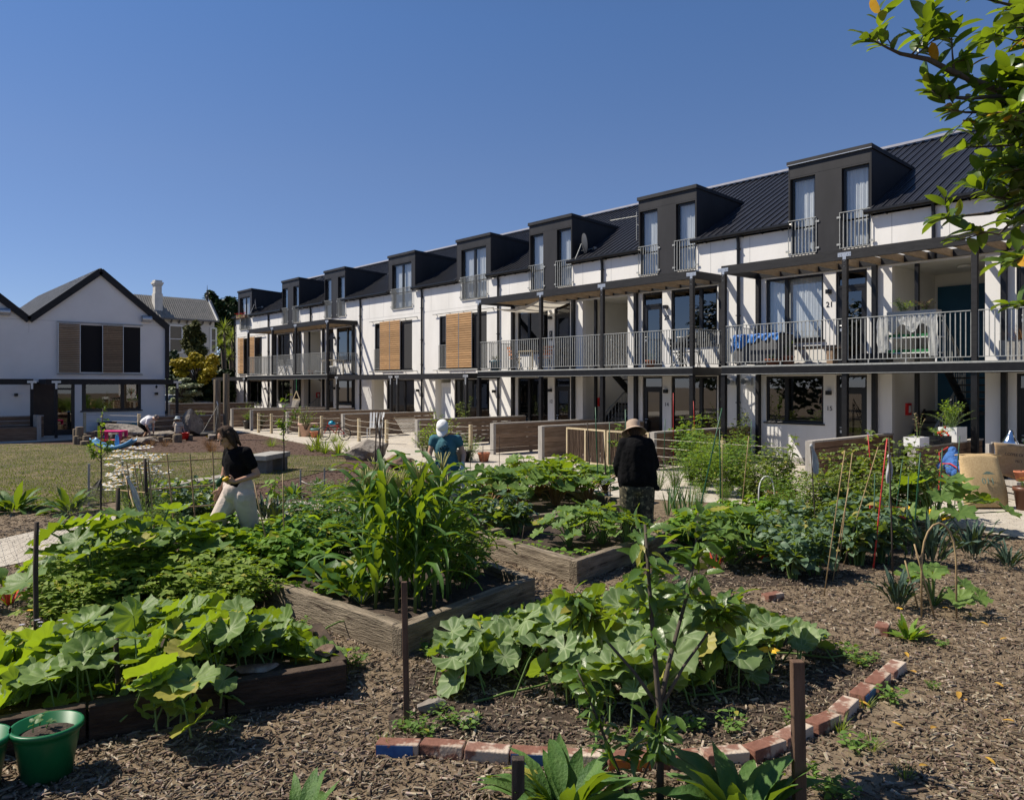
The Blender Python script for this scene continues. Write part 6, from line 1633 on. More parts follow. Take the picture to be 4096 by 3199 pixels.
# ================================================================ people
def blob(name, prims, m, parent, vox=.012, smooth=4):
    """one continuous skin grown over overlapping tapered limbs and ellipsoids"""
    mb = MB()
    for p in prims:
        if p[0] == 'e':
            mb.ball(p[1], p[2], 14, 10, R=p[3] if len(p) > 3 else None)
        else:
            a, b, r0, r1 = Vector(p[0]), Vector(p[1]), p[2], p[3]
            mb.ball(a, r0, 10, 7); mb.ball(b, r1, 10, 7)
            if (b - a).length > 1e-4: mb.tube([a, b], [r0, r1], 12)
    o = mb.build('tmp', m)
    rm = o.modifiers.new('r', 'REMESH'); rm.mode = 'VOXEL'; rm.voxel_size = vox
    if smooth: sm = o.modifiers.new('s', 'SMOOTH'); sm.iterations = smooth; sm.factor = .5
    dg = bpy.context.evaluated_depsgraph_get(); me = bpy.data.meshes.new_from_object(o.evaluated_get(dg)); bpy.data.objects.remove(o)
    me.name = name; me.polygons.foreach_set('use_smooth', np.ones(len(me.polygons), dtype=bool))
    n = bpy.data.objects.new(name, me); COL.objects.link(n); n.parent = parent
    if not me.materials: me.materials.append(m)
    return n
M_SKIN = mat('sunned_skin', (.40, .22, .14), (.46, .26, .17), .5, 12)
M_SKINL = mat('light_skin', (.48, .29, .20), (.54, .33, .23), .5, 12)
M_HAIRB = mat('dark_brown_hair', (.022, .013, .008), (.075, .045, .027), .7, 8, (9, 9, 2), bump=.7, bscale=14, dist=.02, spec=.15)
M_HAIRG = mat('greying_hair', (.06, .055, .05), (.14, .13, .12), .6, 40)
M_BLK = mat('black_cotton', (.0045, .0045, .005), (.008, .008, .009), .95, 14, bump=.5, bscale=18, spec=.1, dist=.03)
M_CREAMT = mat('cream_linen', (.52, .43, .37), (.60, .51, .45), .9, 9, bump=.5, bscale=16)
M_TEALC = mat('teal_cotton', (.035, .12, .15), (.05, .155, .19), .9, 9, bump=.4, bscale=18)
M_CAPW = mat('white_cap_cloth', (.74, .74, .72), None, .9)
M_HATT = mat('tan_hat_cloth', (.34, .25, .18), (.42, .32, .24), .9, 20)
M_WSHIRT = mat('white_tshirt', (.72, .72, .76), (.78, .78, .8), .9, 8, bump=.3, bscale=14)
M_FLOR = mat('dark_floral_cloth', (.022, .02, .014), (.09, .078, .048), .9, 16, c3=(.26, .22, .13), scale3=26, thr3=.60)
M_PRINT = mat('white_print_cloth', (.08, .05, .05), (.55, .5, .48), .9, 20)
def HAND(w, d, side, k=1.0, curl=.5):
    """palm, four unequal fingers and a thumb; d = pointing direction, side = thumb side"""
    d = Vector(d).normalized(); s = Vector(side); s = (s - d * s.dot(d)).normalized(); n = d.cross(s); w = Vector(w); out = []
    out.append((w, w + d * .055 * k, .024 * k, .026 * k)); out.append((w + d * .05 * k + s * .02 * k, w + d * .05 * k - s * .026 * k, .019 * k, .017 * k))
    for i, (off, l) in enumerate(((.030, .070), (.010, .080), (-.010, .074), (-.029, .058))):
        a = w + d * .075 * k + s * off * k; b = a + d * l * .5 * k + n * .012 * k * curl; c = b + d * l * .45 * k * (1 - .4 * curl) + n * l * .5 * curl * k
        out += [(a, b, .0098 * k, .009 * k), (b, c, .009 * k, .0075 * k)]
    a = w + d * .02 * k + s * .026 * k; b = a + (s * .8 + d * .6).normalized() * .038 * k; c = b + (s * .25 + d * .9 + n * curl * .4).normalized() * .030 * k
    return out + [(a, b, .013 * k, .011 * k), (b, c, .011 * k, .0085 * k)]
def HEADP(c, face, up, k=1.0):
    c, f, u = Vector(c), Vector(face).normalized(), Vector(up).normalized(); s = f.cross(u).normalized(); u = s.cross(f)
    R = Matrix((s, f, u)).transposed()
    P = [('e', c + u * .025 * k, (.075 * k, .092 * k, .095 * k), R), ('e', c - u * .045 * k + f * .022 * k, (.056 * k, .066 * k, .072 * k), R),
         (c + f * .088 * k + u * .012 * k, c + f * .104 * k - u * .022 * k, .009 * k, .014 * k), (c + f * .078 * k - u * .085 * k, c + f * .072 * k - u * .092 * k, .020 * k, .016 * k),
         (c + f * .083 * k - u * .052 * k + s * .018 * k, c + f * .083 * k - u * .052 * k - s * .018 * k, .009 * k, .009 * k), (c + f * .074 * k + u * .038 * k + s * .034 * k, c + f * .078 * k + u * .034 * k - s * .034 * k, .013 * k, .013 * k)]
    for q in (1, -1): P.append(('e', c + s * q * .077 * k - u * .012 * k, (.012 * k, .020 * k, .032 * k), R))
    eyes = [c + f * .086 * k + u * .016 * k + s * q * .031 * k for q in (1, -1)]
    return P, eyes, (s, f, u, R)
def eyes_of(t, eyes, k=1.0):
    for e in eyes:
        m_ = MB(); m_.ball(e, (.012 * k,) * 3, 8, 6); m_.build('eye', mat('dark_eye', (.03, .02, .015), None, .2), t, True)
def limbs(*j): return [(j[i][0], j[i + 1][0], j[i][1], j[i + 1][1]) for i in range(len(j) - 1)]

def pA():
    x, y = G(492, 1216); t = thing('person', 'woman walking in a black short sleeved shirt and cream trousers with zucchini in hand', 'person', (x, y, 0)); V = RU
    hc = V(-.025, 1.535, -.06); HP, eyes, (s, f, u, R) = HEADP(hc, V(-.55, -.55, -.75), V(-.25, 1, -.25))
    nk = V(.05, 1.39, 0); shR, shL = V(.215, 1.365, -.11), V(-.055, 1.35, .11); chest = V(.075, 1.24, -.01); waist = V(.095, 1.05, 0); hip = V(.09, .90, 0)
    h1, h2 = V(.0, .86, .05), V(.17, .86, -.05); k1, k2 = V(-.18, .48, -.06), V(.20, .47, .08); a1, a2 = V(-.33, .10, -.1), V(.25, .13, .25)
    el, wr = V(.335, 1.115, -.09), V(.13, 1.05, -.24); el2, wr2 = V(-.105, 1.12, .10), V(-.135, .93, .03)
    body = HP + limbs((hc - u * .06, .052), (nk, .054), (chest, .09)) + [('e', chest, (.15, .11, .16), Matrix.Rotation(-.6, 3, 'Z') @ Matrix.Rotation(-HEAD, 3, 'Z')), ('e', waist, (.125, .10, .14)), ('e', hip, (.155, .125, .13))] + [(shR, shL, .058, .058)]
    body += limbs((shR, .05), (el, .038), (wr, .026)) + limbs((shL, .05), (el2, .038), (wr2, .026)) + limbs((h1, .09), (k1, .06), (a1, .038)) + limbs((h2, .09), (k2, .06), (a2, .038))
    body += [(a1, a1 + V(-.15, -.06, -.10), .035, .026), (a2, a2 + V(-.06, -.08, -.08), .035, .026)] + HAND(wr, V(-.95, .25, -.2), V(0, .9, -.3), 1, .7) + HAND(wr2, V(-.25, -.9, -.15), V(-.7, 0, -.5), 1, .4)
    blob('body', body, M_SKIN, t, .0075, 3)
    sh = [('e', chest, (.175, .14, .19), Matrix.Rotation(-.6, 3, 'Z') @ Matrix.Rotation(-HEAD, 3, 'Z')), (waist + V(0, -.06, 0), chest, .14, .14), ('e', waist + V(0, .03, 0), (.155, .13, .16)), (waist, waist + V(0, -.075, 0), .142, .142), (shR, shL, .074, .074), (nk - V(0, .035, 0), chest, .072, .12), (shR, shR.lerp(el, .58), .07, .062), (shL, shL.lerp(el2, .55), .07, .062)]
    blob('shirt', sh, M_BLK, t, .012, 3)
    col = [(nk + V(-.055, .0, -.03), nk + V(.055, .0, -.05), .022, .022), (nk + V(.06, .01, -.02), nk + V(.03, .02, .06), .022, .02)]; blob('collar', col, M_BLK, t, .009, 2)
    tr = [('e', hip + V(0, .015, 0), (.178, .15, .15)), (V(.015, .97, .02), V(.165, .97, -.03), .115, .115)] + limbs((h1, .128), (k1, .10), (a1, .085)) + limbs((h2, .128), (k2, .105), (a2, .088))
    blob('trousers', tr, M_CREAMT, t, .012, 3)
    hr = [('e', hc + u * .045 - f * .022, (.094, .098, .092), R), ('e', hc - f * .06 - u * .02, (.095, .07, .115), R)]
    for q in (1, -1): hr += limbs((hc + s * q * .072 + u * .05 - f * .005, .034), (hc + s * q * .088 - u * .04 + f * .01, .034), (hc + s * q * .082 - u * .125 + f * .0, .024))
    hr += [(hc + u * .112 + f * .02 + s * .02, hc + u * .05 + f * .066 + s * .068, .03, .014), (hc + u * .112 + f * .02 - s * .02, hc + u * .05 + f * .066 - s * .068, .03, .014)]
    for k in range(14):
        a = k * 2.4; q = hc - f * .055 + s * .085 * math.cos(a) - u * (.07 + .05 * abs(math.sin(a * 1.7))); hr.append((q + u * .07, q - u * .03 + s * .02 * math.cos(a), .024, .009))
    blob('hair', hr, M_HAIRB, t, .008, 1); eyes_of(t, eyes)
    z = thing('zucchini', 'dark green zucchini in the walking woman\'s hand', 'zucchini', (x, y, 0))
    mb = MB(); mb.tube([V(-.035, 1.0, -.30), V(-.032, 1.02, -.30), V(-.02, 1.06, -.295), V(.01, 1.10, -.285), V(.03, 1.12, -.28)], [.012, .03, .031, .026, .012], 10); mb.build('fruit', mat('zucchini_skin', (.015, .05, .015), (.03, .085, .025), .3, 12), z, True)
    z = thing('yellow_zucchini', 'small yellow zucchini in the walking woman\'s hand', 'zucchini', (x, y, 0))
    mb = MB(); mb.tube([V(.015, 1.075, -.30), V(.03, 1.08, -.30), V(.07, 1.10, -.295), V(.085, 1.105, -.29)], [.01, .022, .022, .01], 10); mb.build('fruit', MATS['yellow_zucchini'], z, True)
pA()

def cap_mesh(t, hc, axes, m, k=1.0, bill=True, brim=0.0, drop=.02, name='cap', tall=.10):
    s, f, u, R = axes; mb = MB(); n = 22; V = []; F = []
    prof = [(.096, -.0), (.094, .04), (.082, .075), (.055, tall - .005), (.0, tall + .006)] if brim == 0 else [(.100, 0), (.096, .05), (.09, tall - .012), (.075, tall), (0, tall + .004)]
    for r_, h_ in prof:
        for i in range(n):
            a = 2 * PI * i / n; V.append(hc + s * math.cos(a) * r_ * .94 * k + f * math.sin(a) * r_ * 1.1 * k + u * (h_ + .035) * k)
    for j in range(len(prof) - 1):
        for i in range(n): F.append((j * n + i, j * n + (i + 1) % n, (j + 1) * n + (i + 1) % n, (j + 1) * n + i))
    mb.add(V, F); o = mb.build(name, m, t, True)
    bb = MB(); V = []; F = []
    if brim:
        for j in range(4):
            for i in range(n):
                a = 2 * PI * i / n; r_ = .1 + brim * j / 3; V.append(hc + s * math.cos(a) * r_ * .94 * k + f * math.sin(a) * r_ * 1.08 * k + u * (.036 - drop * (j / 3) ** .8 + .006 * math.sin(3 * a) * j / 3) * k)
        for j in range(3):
            for i in range(n): F.append((j * n + i, (j + 1) * n + i, (j + 1) * n + (i + 1) % n, j * n + (i + 1) % n))
        bb.add(V, F); q = bb.build('brim', m, o, True); sd = q.modifiers.new('t', 'SOLIDIFY'); sd.thickness = .006
    elif bill:
        for j in range(5):
            for i in range(11):
                a = PI * (.12 + .76 * i / 10); r_ = 1.0 + .75 * j / 4 * math.sin(a) ** .7; V.append(hc + s * math.cos(a) * .09 * k + f * math.sin(a) * .105 * r_ * k + u * (.036 - .035 * (j / 4) - .016 * math.cos(a) ** 2 * j / 4) * k)
        for j in range(4):
            for i in range(10): F.append((j * 11 + i, j * 11 + i + 1, (j + 1) * 11 + i + 1, (j + 1) * 11 + i))
        bb.add(V, F); q = bb.build('peak', m, o, True); sd = q.modifiers.new('t', 'SOLIDIFY'); sd.thickness = .006

def pB():
    x, y = G(955, 1120); t = thing('person', 'woman in a white cap and teal t shirt wearing gardening gloves', 'person', (x, y, 0)); V = RU
    hc = V(-.07, 1.475, -.07); HP, eyes, ax = HEADP(hc, V(-.12, -.75, -.8), V(-.05, .8, -.6)); s, f, u, R = ax
    nk = V(-.045, 1.36, -.01); sA, sB = V(-.215, 1.31, 0), V(.15, 1.31, .0); chest = V(-.035, 1.17, 0); waist = V(-.02, .98, .03); hip = V(-.005, .86, .05)
    eA, wA = V(-.275, 1.08, -.02), V(-.26, .95, -.2); eB, wB = V(.245, 1.075, .02), V(.235, .90, -.12)
    h1, h2 = V(-.09, .82, .05), V(.085, .82, .05); k1, k2 = V(-.1, .46, .02), V(.11, .46, .02); a1, a2 = V(-.1, .08, .06), V(.12, .08, .06)
    body = HP + limbs((hc - u * .06, .05), (nk, .05), (chest, .09)) + [('e', chest, (.15, .115, .17), Matrix.Rotation(-HEAD, 3, 'Z')), ('e', waist, (.13, .105, .14), Matrix.Rotation(-HEAD, 3, 'Z')), ('e', hip, (.165, .13, .13), Matrix.Rotation(-HEAD, 3, 'Z')), (sA, sB, .056, .056)]
    body += limbs((sA, .05), (eA, .038), (wA, .027)) + limbs((sB, .05), (eB, .038), (wB, .027)) + limbs((h1, .09), (k1, .06), (a1, .04)) + limbs((h2, .09), (k2, .06), (a2, .04)) + [(a1, a1 + V(-.02, -.05, -.14), .035, .028), (a2, a2 + V(.02, -.05, -.14), .035, .028)]
    blob('body', body, M_SKINL, t, .0085, 3)
    blob('t_shirt', [('e', chest, (.178, .145, .19), Matrix.Rotation(-HEAD, 3, 'Z')), ('e', waist + V(0, .02, 0), (.172, .14, .18), Matrix.Rotation(-HEAD, 3, 'Z')), (V(-.09, .90, .02), V(.065, .90, .02), .125, .125), (sA, sB, .07, .07), (nk - V(0, .055, 0), chest, .08, .12), (sA, sA.lerp(eA, .3), .068, .064), (sB, sB.lerp(eB, .3), .068, .064)], M_TEALC, t, .012, 3)
    blob('trousers', [('e', hip, (.185, .155, .14), Matrix.Rotation(-HEAD, 3, 'Z'))] + limbs((h1, .115), (k1, .09), (a1, .075)) + limbs((h2, .115), (k2, .09), (a2, .075)), M_PRINT, t, .014, 3)
    gm = mat('pale_green_glove', (.35, .45, .40), (.42, .52, .47), .9, 20)
    for w_, d_, sd in ((wA, V(.35, -.6, -.7), V(.6, .2, -.6)), (wB, V(.05, -.85, -.4), V(-.6, 0, -.7))):
        blob('glove', HAND(w_, d_, sd, 1.12, .6) + [(w_ - Vector(d_).normalized() * .05, w_, .036, .034)], gm, t, .006, 2)
    cap_mesh(t, hc, ax, M_CAPW); blob('hair', [('e', hc - f * .045, (.082, .06, .08), R), (hc - f * .08, hc - f * .1 - u * .08, .03, .02)], mat('light_brown_hair', (.12, .075, .045), (.17, .11, .07), .6, 9), t, .01, 1)
    eyes_of(t, eyes)
    pr = MB()                                                          # dark print on the chest
    for k in range(22):
        a = k * 2.4; q = chest + V(.075 * math.cos(a) * (.3 + .7 * (k % 5) / 4), .045 * math.sin(a) * (.3 + .7 * (k % 4) / 3) + .01, -.139); pr.ball(q, (.014, .014, .010), 6, 4)
    pr.build('shirt_print', mat('dark_print', (.012, .045, .06), None, .9), t, True)
    g = thing('garden_trowel', 'trowel held by the woman in the white cap', 'trowel', (x, y, 0)); m_ = MB(); d = V(.03, -1, -.1).normalized(); m_.tube([wB + d * .05, wB + d * .15], .013, 8); m_.tube([wB + d * .15, wB + d * .2], .005, 6); m_.build('handle', M_RAFT, g)
    m_ = MB(); p = wB + d * .2; m_.prism([p + V(-.03, 0, 0), p + V(.03, 0, 0), p + V(.03, -.08, 0), p + V(0, -.14, 0), p + V(-.03, -.08, 0)], V(0, 0, .003)); m_.build('blade', M_BRACK, g)
pB()

def pC():
    x, y = G(1362, 1167); t = thing('person', 'person seen from behind in a tan bucket hat and long black shirt', 'person', (x, y, 0)); V = RU
    RY = Matrix.Rotation(-HEAD, 3, 'Z')
    hc = V(-.055, 1.52, .05); HP, eyes, ax = HEADP(hc, V(-.1, -.45, .9), V(-.02, 1, .4)); s, f, u, R = ax
    nk = V(-.04, 1.42, 0); sA, sB = V(-.19, 1.365, .0), V(.125, 1.365, .0); chest = V(-.03, 1.2, .02); waist = V(-.02, 1.0, .02); hip = V(-.01, .88, 0)
    eA, wA = V(-.265, 1.08, .04), V(-.235, .93, .2); eB, wB = V(.215, 1.08, .04), V(.14, .97, .24)
    h1, h2 = V(-.125, .80, 0), V(.085, .80, 0); k1, k2 = V(-.14, .44, .03), V(.10, .44, .03); a1, a2 = V(-.14, .08, -.02), V(.11, .08, -.02)
    body = HP + limbs((hc - u * .06, .055), (nk, .055), (chest, .1)) + [('e', chest, (.17, .13, .18), RY), ('e', waist, (.165, .135, .15), RY), ('e', hip, (.18, .15, .14), RY), (sA, sB, .06, .06)]
    body += limbs((sA, .056), (eA, .043), (wA, .028)) + limbs((sB, .056), (eB, .043), (wB, .028)) + limbs((h1, .1), (k1, .068), (a1, .045)) + limbs((h2, .1), (k2, .068), (a2, .045)) + [(a1, a1 + V(-.02, -.05, .15), .038, .03), (a2, a2 + V(.02, -.05, .15), .038, .03)] + HAND(wA, V(.15, -.4, .8), V(.2, .9, 0), 1, .7) + HAND(wB, V(-.3, -.2, .8), V(-.2, .9, 0), 1, .7)
    blob('body', body, M_SKIN, t, .008, 3)
    sh = [('e', chest, (.205, .165, .21), RY), ('e', waist, (.215, .175, .22), RY), (V(-.13, .90, 0), V(.10, .90, 0), .155, .155), (V(-.16, .83, 0), V(.13, .83, 0), .11, .11), (V(.10, .88, -.02), V(.245, .775, -.04), .10, .035), (V(-.12, .88, 0), V(-.215, .785, -.02), .10, .035), (sA, sB, .082, .082), (nk - V(0, .04, 0), chest, .085, .13)]
    sh += limbs((sA, .082), (eA, .072), (V(-.24, .95, .17), .058)) + limbs((sB, .082), (eB, .072), (V(.15, .98, .2), .058))
    sh += [(V(-.03, 1.3, 0), V(-.015, .92, .0), .19, .19), (V(-.12, 1.28, 0), V(-.13, .9, 0), .13, .15), (V(.07, 1.28, 0), V(.10, .9, 0), .13, .15)]
    blob('shirt', sh, M_BLK, t, .013, 9)
    blob('trousers', [('e', hip - V(0, .09, 0), (.185, .15, .12), RY)] + limbs((h1, .135), (k1, .105), (a1, .09)) + limbs((h2, .135), (k2, .105), (a2, .09)), M_FLOR, t, .014, 3)
    blob('hair', [('e', hc - f * .035 - u * .005, (.083, .07, .085), R)], M_HAIRB, t, .01, 1)
    cap_mesh(t, hc + u * .005, ax, M_HATT, 1.02, brim=.075, drop=.055, name='bucket_hat', tall=.105); eyes_of(t, eyes)
    g = thing('garden_fork', 'small hand fork held by the person in the bucket hat', 'hand fork', (x, y, 0)); m_ = MB(); w_ = wA; d = V(-.8, -.35, -.25).normalized()
    m_.tube([w_ - d * .02, w_ + d * .1], .012, 8); m_.build('handle', M_RAFT, g); m_ = MB(); m_.tube([w_ + d * .1, w_ + d * .17], .006, 6)
    for q in (-1, 0, 1): m_.tube([w_ + d * .17, w_ + d * .19 + V(0, .025 * q, 0), w_ + d * .27 + V(0, .025 * q, 0)], .004, 5)
    m_.build('tines', M_BRACK, g)
pC()

def pD():
    x, y = G(306.4, 936); t = thing('person', 'man in a white t shirt and black shorts bending over by the boulders', 'person', (x, y, 0)); V = RU
    hc = V(.50, .83, -.03); HP, eyes, ax = HEADP(hc, V(.75, -.65, -.3), V(.75, .7, -.1)); s, f, u, R = ax
    nk = V(.37, .80, 0); s1, s2 = V(.27, .76, -.17), V(.29, .80, .17); chest = V(.20, .755, 0); waist = V(.04, .66, .0); hip = V(-.05, .55, 0)
    h1, h2 = V(-.05, .50, -.1), V(-.05, .52, .1); k1, k2 = V(.06, .30, -.16), V(.10, .32, .14); a1, a2 = V(-.07, .07, -.12), V(-.04, .07, .12)
    e1, w1 = V(.20, .50, -.19), V(.27, .29, -.12); e2, w2 = V(.30, .54, .17), V(.33, .34, .08)
    body = HP + limbs((hc - u * .05, .055), (nk, .058), (chest, .1)) + [(chest, waist, .135, .13), (waist, hip, .13, .14), (s1, s2, .065, .065)] + limbs((s1, .055), (e1, .043), (w1, .03)) + limbs((s2, .055), (e2, .043), (w2, .03)) + limbs((h1, .095), (k1, .065), (a1, .042)) + limbs((h2, .095), (k2, .065), (a2, .042)) + [(a1, a1 + V(.15, -.05, -.03), .04, .03), (a2, a2 + V(.15, -.05, .02), .04, .03)] + HAND(w1, V(.2, -.9, 0), V(.7, 0, .3), 1.05) + HAND(w2, V(.2, -.9, 0), V(.7, 0, -.3), 1.05)
    blob('body', body, M_SKINL, t, .009, 3)
    blob('t_shirt', [(chest, waist, .168, .162), (waist, hip + V(.02, .02, 0), .16, .15), (s1, s2, .085, .085), (nk - V(.06, .01, 0), chest, .085, .15), (s1, s1.lerp(e1, .55), .08, .075), (s2, s2.lerp(e2, .55), .08, .075)], M_WSHIRT, t, .014, 3)
    blob('shorts', [('e', hip, (.17, .17, .15)), (h1, h1.lerp(k1, .8), .12, .10), (h2, h2.lerp(k2, .8), .12, .10)], M_BLK, t, .014, 3)
    blob('hair', [('e', hc + u * .03 - f * .012, (.083, .096, .092), R)], M_HAIRG, t, .01, 1); eyes_of(t, eyes)
    g = MB(); sg = hc + f * .098 + u * .016; g.bar(sg - s * .07, sg + s * .07, .012, .035, up=u); g.bar(sg - s * .07, hc - s * .08, .008, .012, up=u); g.bar(sg + s * .07, hc + s * .08, .008, .012, up=u); g.build('sunglasses', M_FRAME, t)
pD()

def pE():
    x, y = G(379.7, 940); t = thing('person', 'toddler in a striped shirt and pale sun hat holding a red bucket', 'person', (x, y, 0)); V = RU; k = .82
    hc = V(-.03, .80, .02); HP, eyes, ax = HEADP(hc, V(-.35, -.25, .9), V(0, 1, .2), .86); s, f, u, R = ax
    nk = V(-.01, .71, 0); s1, s2 = V(-.12, .67, 0), V(.12, .67, 0); chest = V(0, .57, 0); hip = V(0, .36, 0); e1, w1 = V(-.17, .52, .04), V(-.12, .54, .15); e2, w2 = V(.18, .52, 0), V(.24, .37, .0)
    h1, h2 = V(-.065, .32, 0), V(.065, .32, 0); a1, a2 = V(-.07, .05, 0), V(.07, .05, 0)
    body = HP + [(hc - u * .05, nk, .042, .042), (nk, chest, .05, .09), (chest, hip, .10, .10), (s1, s2, .045, .045)] + limbs((s1, .036), (e1, .03), (w1, .022)) + limbs((s2, .036), (e2, .03), (w2, .022)) + limbs((h1, .065), (V(-.07, .18, .02), .05), (a1, .032)) + limbs((h2, .065), (V(.07, .18, .02), .05), (a2, .032)) + [(a1, a1 + V(-.01, -.025, .09), .03, .024), (a2, a2 + V(.01, -.025, .09), .03, .024)] + HAND(w1, V(.2, .3, .6), V(0, 1, 0), .62) + HAND(w2, V(.15, -.9, 0), V(0, 0, 1), .62, 1.0)
    blob('body', body, M_SKINL, t, .007, 3)
    m, nt, N, L = _nodes('striped_shirt'); out = N.new('ShaderNodeOutputMaterial'); b = N.new('ShaderNodeBsdfPrincipled'); tc = N.new('ShaderNodeTexCoord'); sp_ = N.new('ShaderNodeSeparateXYZ'); mu = N.new('ShaderNodeMath'); mu.operation = 'MULTIPLY'; mu.inputs[1].default_value = 10.5; fr = N.new('ShaderNodeMath'); fr.operation = 'FRACT'; rp = N.new('ShaderNodeValToRGB'); rp.color_ramp.interpolation = 'CONSTANT'
    e = rp.color_ramp.elements; e[0].color = (.6, .56, .48, 1); e[1].position = .35; e[1].color = (.30, .19, .13, 1); q = e.new(.6); q.color = (.6, .56, .48, 1); q = e.new(.82); q.color = (.05, .06, .08, 1)
    L.new(tc.outputs['Object'], sp_.inputs[0]); L.new(sp_.outputs[2], mu.inputs[0]); L.new(mu.outputs[0], fr.inputs[0]); L.new(fr.outputs[0], rp.inputs[0]); L.new(rp.outputs[0], b.inputs['Base Color']); b.inputs['Roughness'].default_value = .9; L.new(b.outputs[0], out.inputs[0])
    blob('shirt', [(chest, V(0, .36, 0), .125, .135), (s1, s2, .06, .06), (nk - V(0, .03, 0), chest, .06, .11), (s1, s1.lerp(e1, .7), .056, .052), (s2, s2.lerp(e2, .7), .056, .052)], m, t, .011, 2)
    blob('trousers', [('e', hip - V(0, .03, 0), (.125, .12, .1))] + limbs((h1, .08), (a1 + V(0, .04, 0), .062)) + limbs((h2, .08), (a2 + V(0, .04, 0), .062)), mat('khaki_cloth', (.30, .22, .13), (.36, .27, .17), .9, 10), t, .011, 2)
    cap_mesh(t, hc, ax, mat('pale_blue_hat_cloth', (.36, .42, .45), (.44, .5, .52), .9, 14), .98, brim=.07, drop=.045, name='sun_hat', tall=.09); blob('hair', [('e', hc - f * .03, (.07, .06, .075), R)], mat('light_brown_hair', (.12, .075, .045), None, .6), t, .01, 1)
    bx, by = x + V(.27, 0, 0).x, y + V(.27, 0, 0).y
    bucket('red plastic bucket in the toddler\'s hand', (bx, by, .06), .15, .11, .25, M_RED, handle=.30)

def bucket(label, loc, rt, rb, h, m, handle=0.0, fill=None, mark=False, rz=0.0):
    t = thing('bucket', label, 'bucket', loc, rz); b = MB()
    b.lathe([(0, 0), (rb, 0), (rb + (rt - rb) * .8, h * .8), (rt, h - .03), (rt + .012, h - .028), (rt + .016, h - .008), (rt + .010, h), (rt - .004, h), (rb, .012), (0, .012)], 28); b.build('body', m, t, True)
    if handle:
        hd = MB(); hd.tube([(rt * math.cos(a), 0, h + .0 + (handle - h + .06) * math.sin(a)) for a in np.linspace(0, PI, 12)], .005, 6); hd.build('handle', M_BRACK, t)
    if fill:
        s = MB(); N = 9; V = []; F = []
        s.lathe([(0, h * .82 + .03), (rt * .5, h * .82 + .015), (rt * .88, h * .8)], 18); s.build('soil', fill, t, True)
    return t
pE()
# ================================================================ bricks of the arc
M_BRICK = mat('old_red_brick', (.16, .068, .045), (.24, .118, .082), .9, 9, bump=.8, bscale=30, c3=(.40, .32, .25), scale3=11, thr3=.56, dist=.012)
M_BRICKP = mat('mortared_brick', (.20, .10, .07), (.29, .17, .13), .9, 9, bump=.7, bscale=40, c3=(.48, .40, .32), scale3=8, thr3=.48, dist=.012)
M_BLUEB = mat('blue_paint_on_brick', (.03, .09, .24), (.05, .14, .32), .8, 20, c3=(.3, .12, .08), scale3=30, thr3=.68)
M_ORANB = mat('orange_paint_on_brick', (.42, .13, .03), (.5, .19, .04), .8, 20, c3=(.3, .1, .07), scale3=30, thr3=.64)
br = random.Random(4)
BR = [(850, 1592, 'b'), (945, 1594, 'r'), (1040, 1604, 'm'), (1137, 1610, 'b'), (1235, 1615, 'm'), (1345, 1620, 'o'), (1445, 1618, 'r'), (1545, 1610, 'm'), (1630, 1595, 'r'), (1692, 1566, 'm'), (1755, 1540, 'r'), (1800, 1510, 'm'), (1840, 1478, 'b'), (1872, 1452, 'r'), (1905, 1428, 'm')]
names = {'b': 'red brick with a blue painted face in the arc', 'r': 'weathered red brick in the arc', 'm': 'pale mortar stained brick in the arc', 'o': 'brick with an orange painted face in the arc'}
where = ['at the left end', 'second from the left', 'third from the left', 'fourth from the left', 'just right of the short dark stake', 'left of the fruit tree stem', 'right of the fruit tree stem', 'third left of the brown stake', 'second left of the brown stake', 'behind the brown stake', 'just right of the brown stake', 'two right of the brown stake', 'third from the right end', 'second from the right end', 'at the right end']
cent = [Vector((*G(x, y, .04), 0)) for x, y, _ in BR]
for i, (x, y, kd) in enumerate(BR):
    a, b = cent[max(0, i - 1)], cent[min(len(cent) - 1, i + 1)]; d = (b - a); ang = math.atan2(d.y, d.x) + br.uniform(-.07, .07); L_ = min(.27, max(.19, (d.length / (2 if 0 < i < len(cent) - 1 else 1)) * .965))
    t = thing('brick', names[kd] + ', ' + where[i], 'brick', (cent[i].x, cent[i].y, .034), ang, 'bricks of the curved bed edge'); t.rotation_euler = (br.uniform(-.06, .06), br.uniform(-.05, .05), ang)
    m_ = MB(); m_.box(-L_ / 2, L_ / 2, -.053, .053, -.04, .04); o = bevel(m_.build('block', M_BRICKP if kd == 'm' else M_BRICK, t), .007, 2)
    if kd in 'bo': p = MB(); p.box(-L_ / 2 + .006, L_ / 2 - .03, -.0555, -.0535, -.034, .034); p.build('painted_face', M_BLUEB if kd == 'b' else M_ORANB, t)
def lone(label, x, y, rz, sz=(.22, .105, .075), m=None, tilt=0.0):
    X, Y = G(x, y); t = thing('brick', label, 'brick', (X, Y, sz[2] / 2 - .01), rz, 'loose bricks'); t.rotation_euler = (tilt, 0, rz); m_ = MB(); m_.box(-sz[0] / 2, sz[0] / 2, -sz[1] / 2, sz[1] / 2, -sz[2] / 2, sz[2] / 2); bevel(m_.build('block', m or M_BRICK, t), .008, 2)
lone('broken brown brick left of the marigold rosette', 1882, 1350, .3, (.17, .11, .09))
lone('small brick fragment right of the marigold rosette', 1975, 1355, .2, (.1, .06, .05))
lone('flat brick lying at the back of the pumpkin patch', 1648, 1278, -.2)
lone('orange brick edging behind the net at the left', 150, 1262, .5)

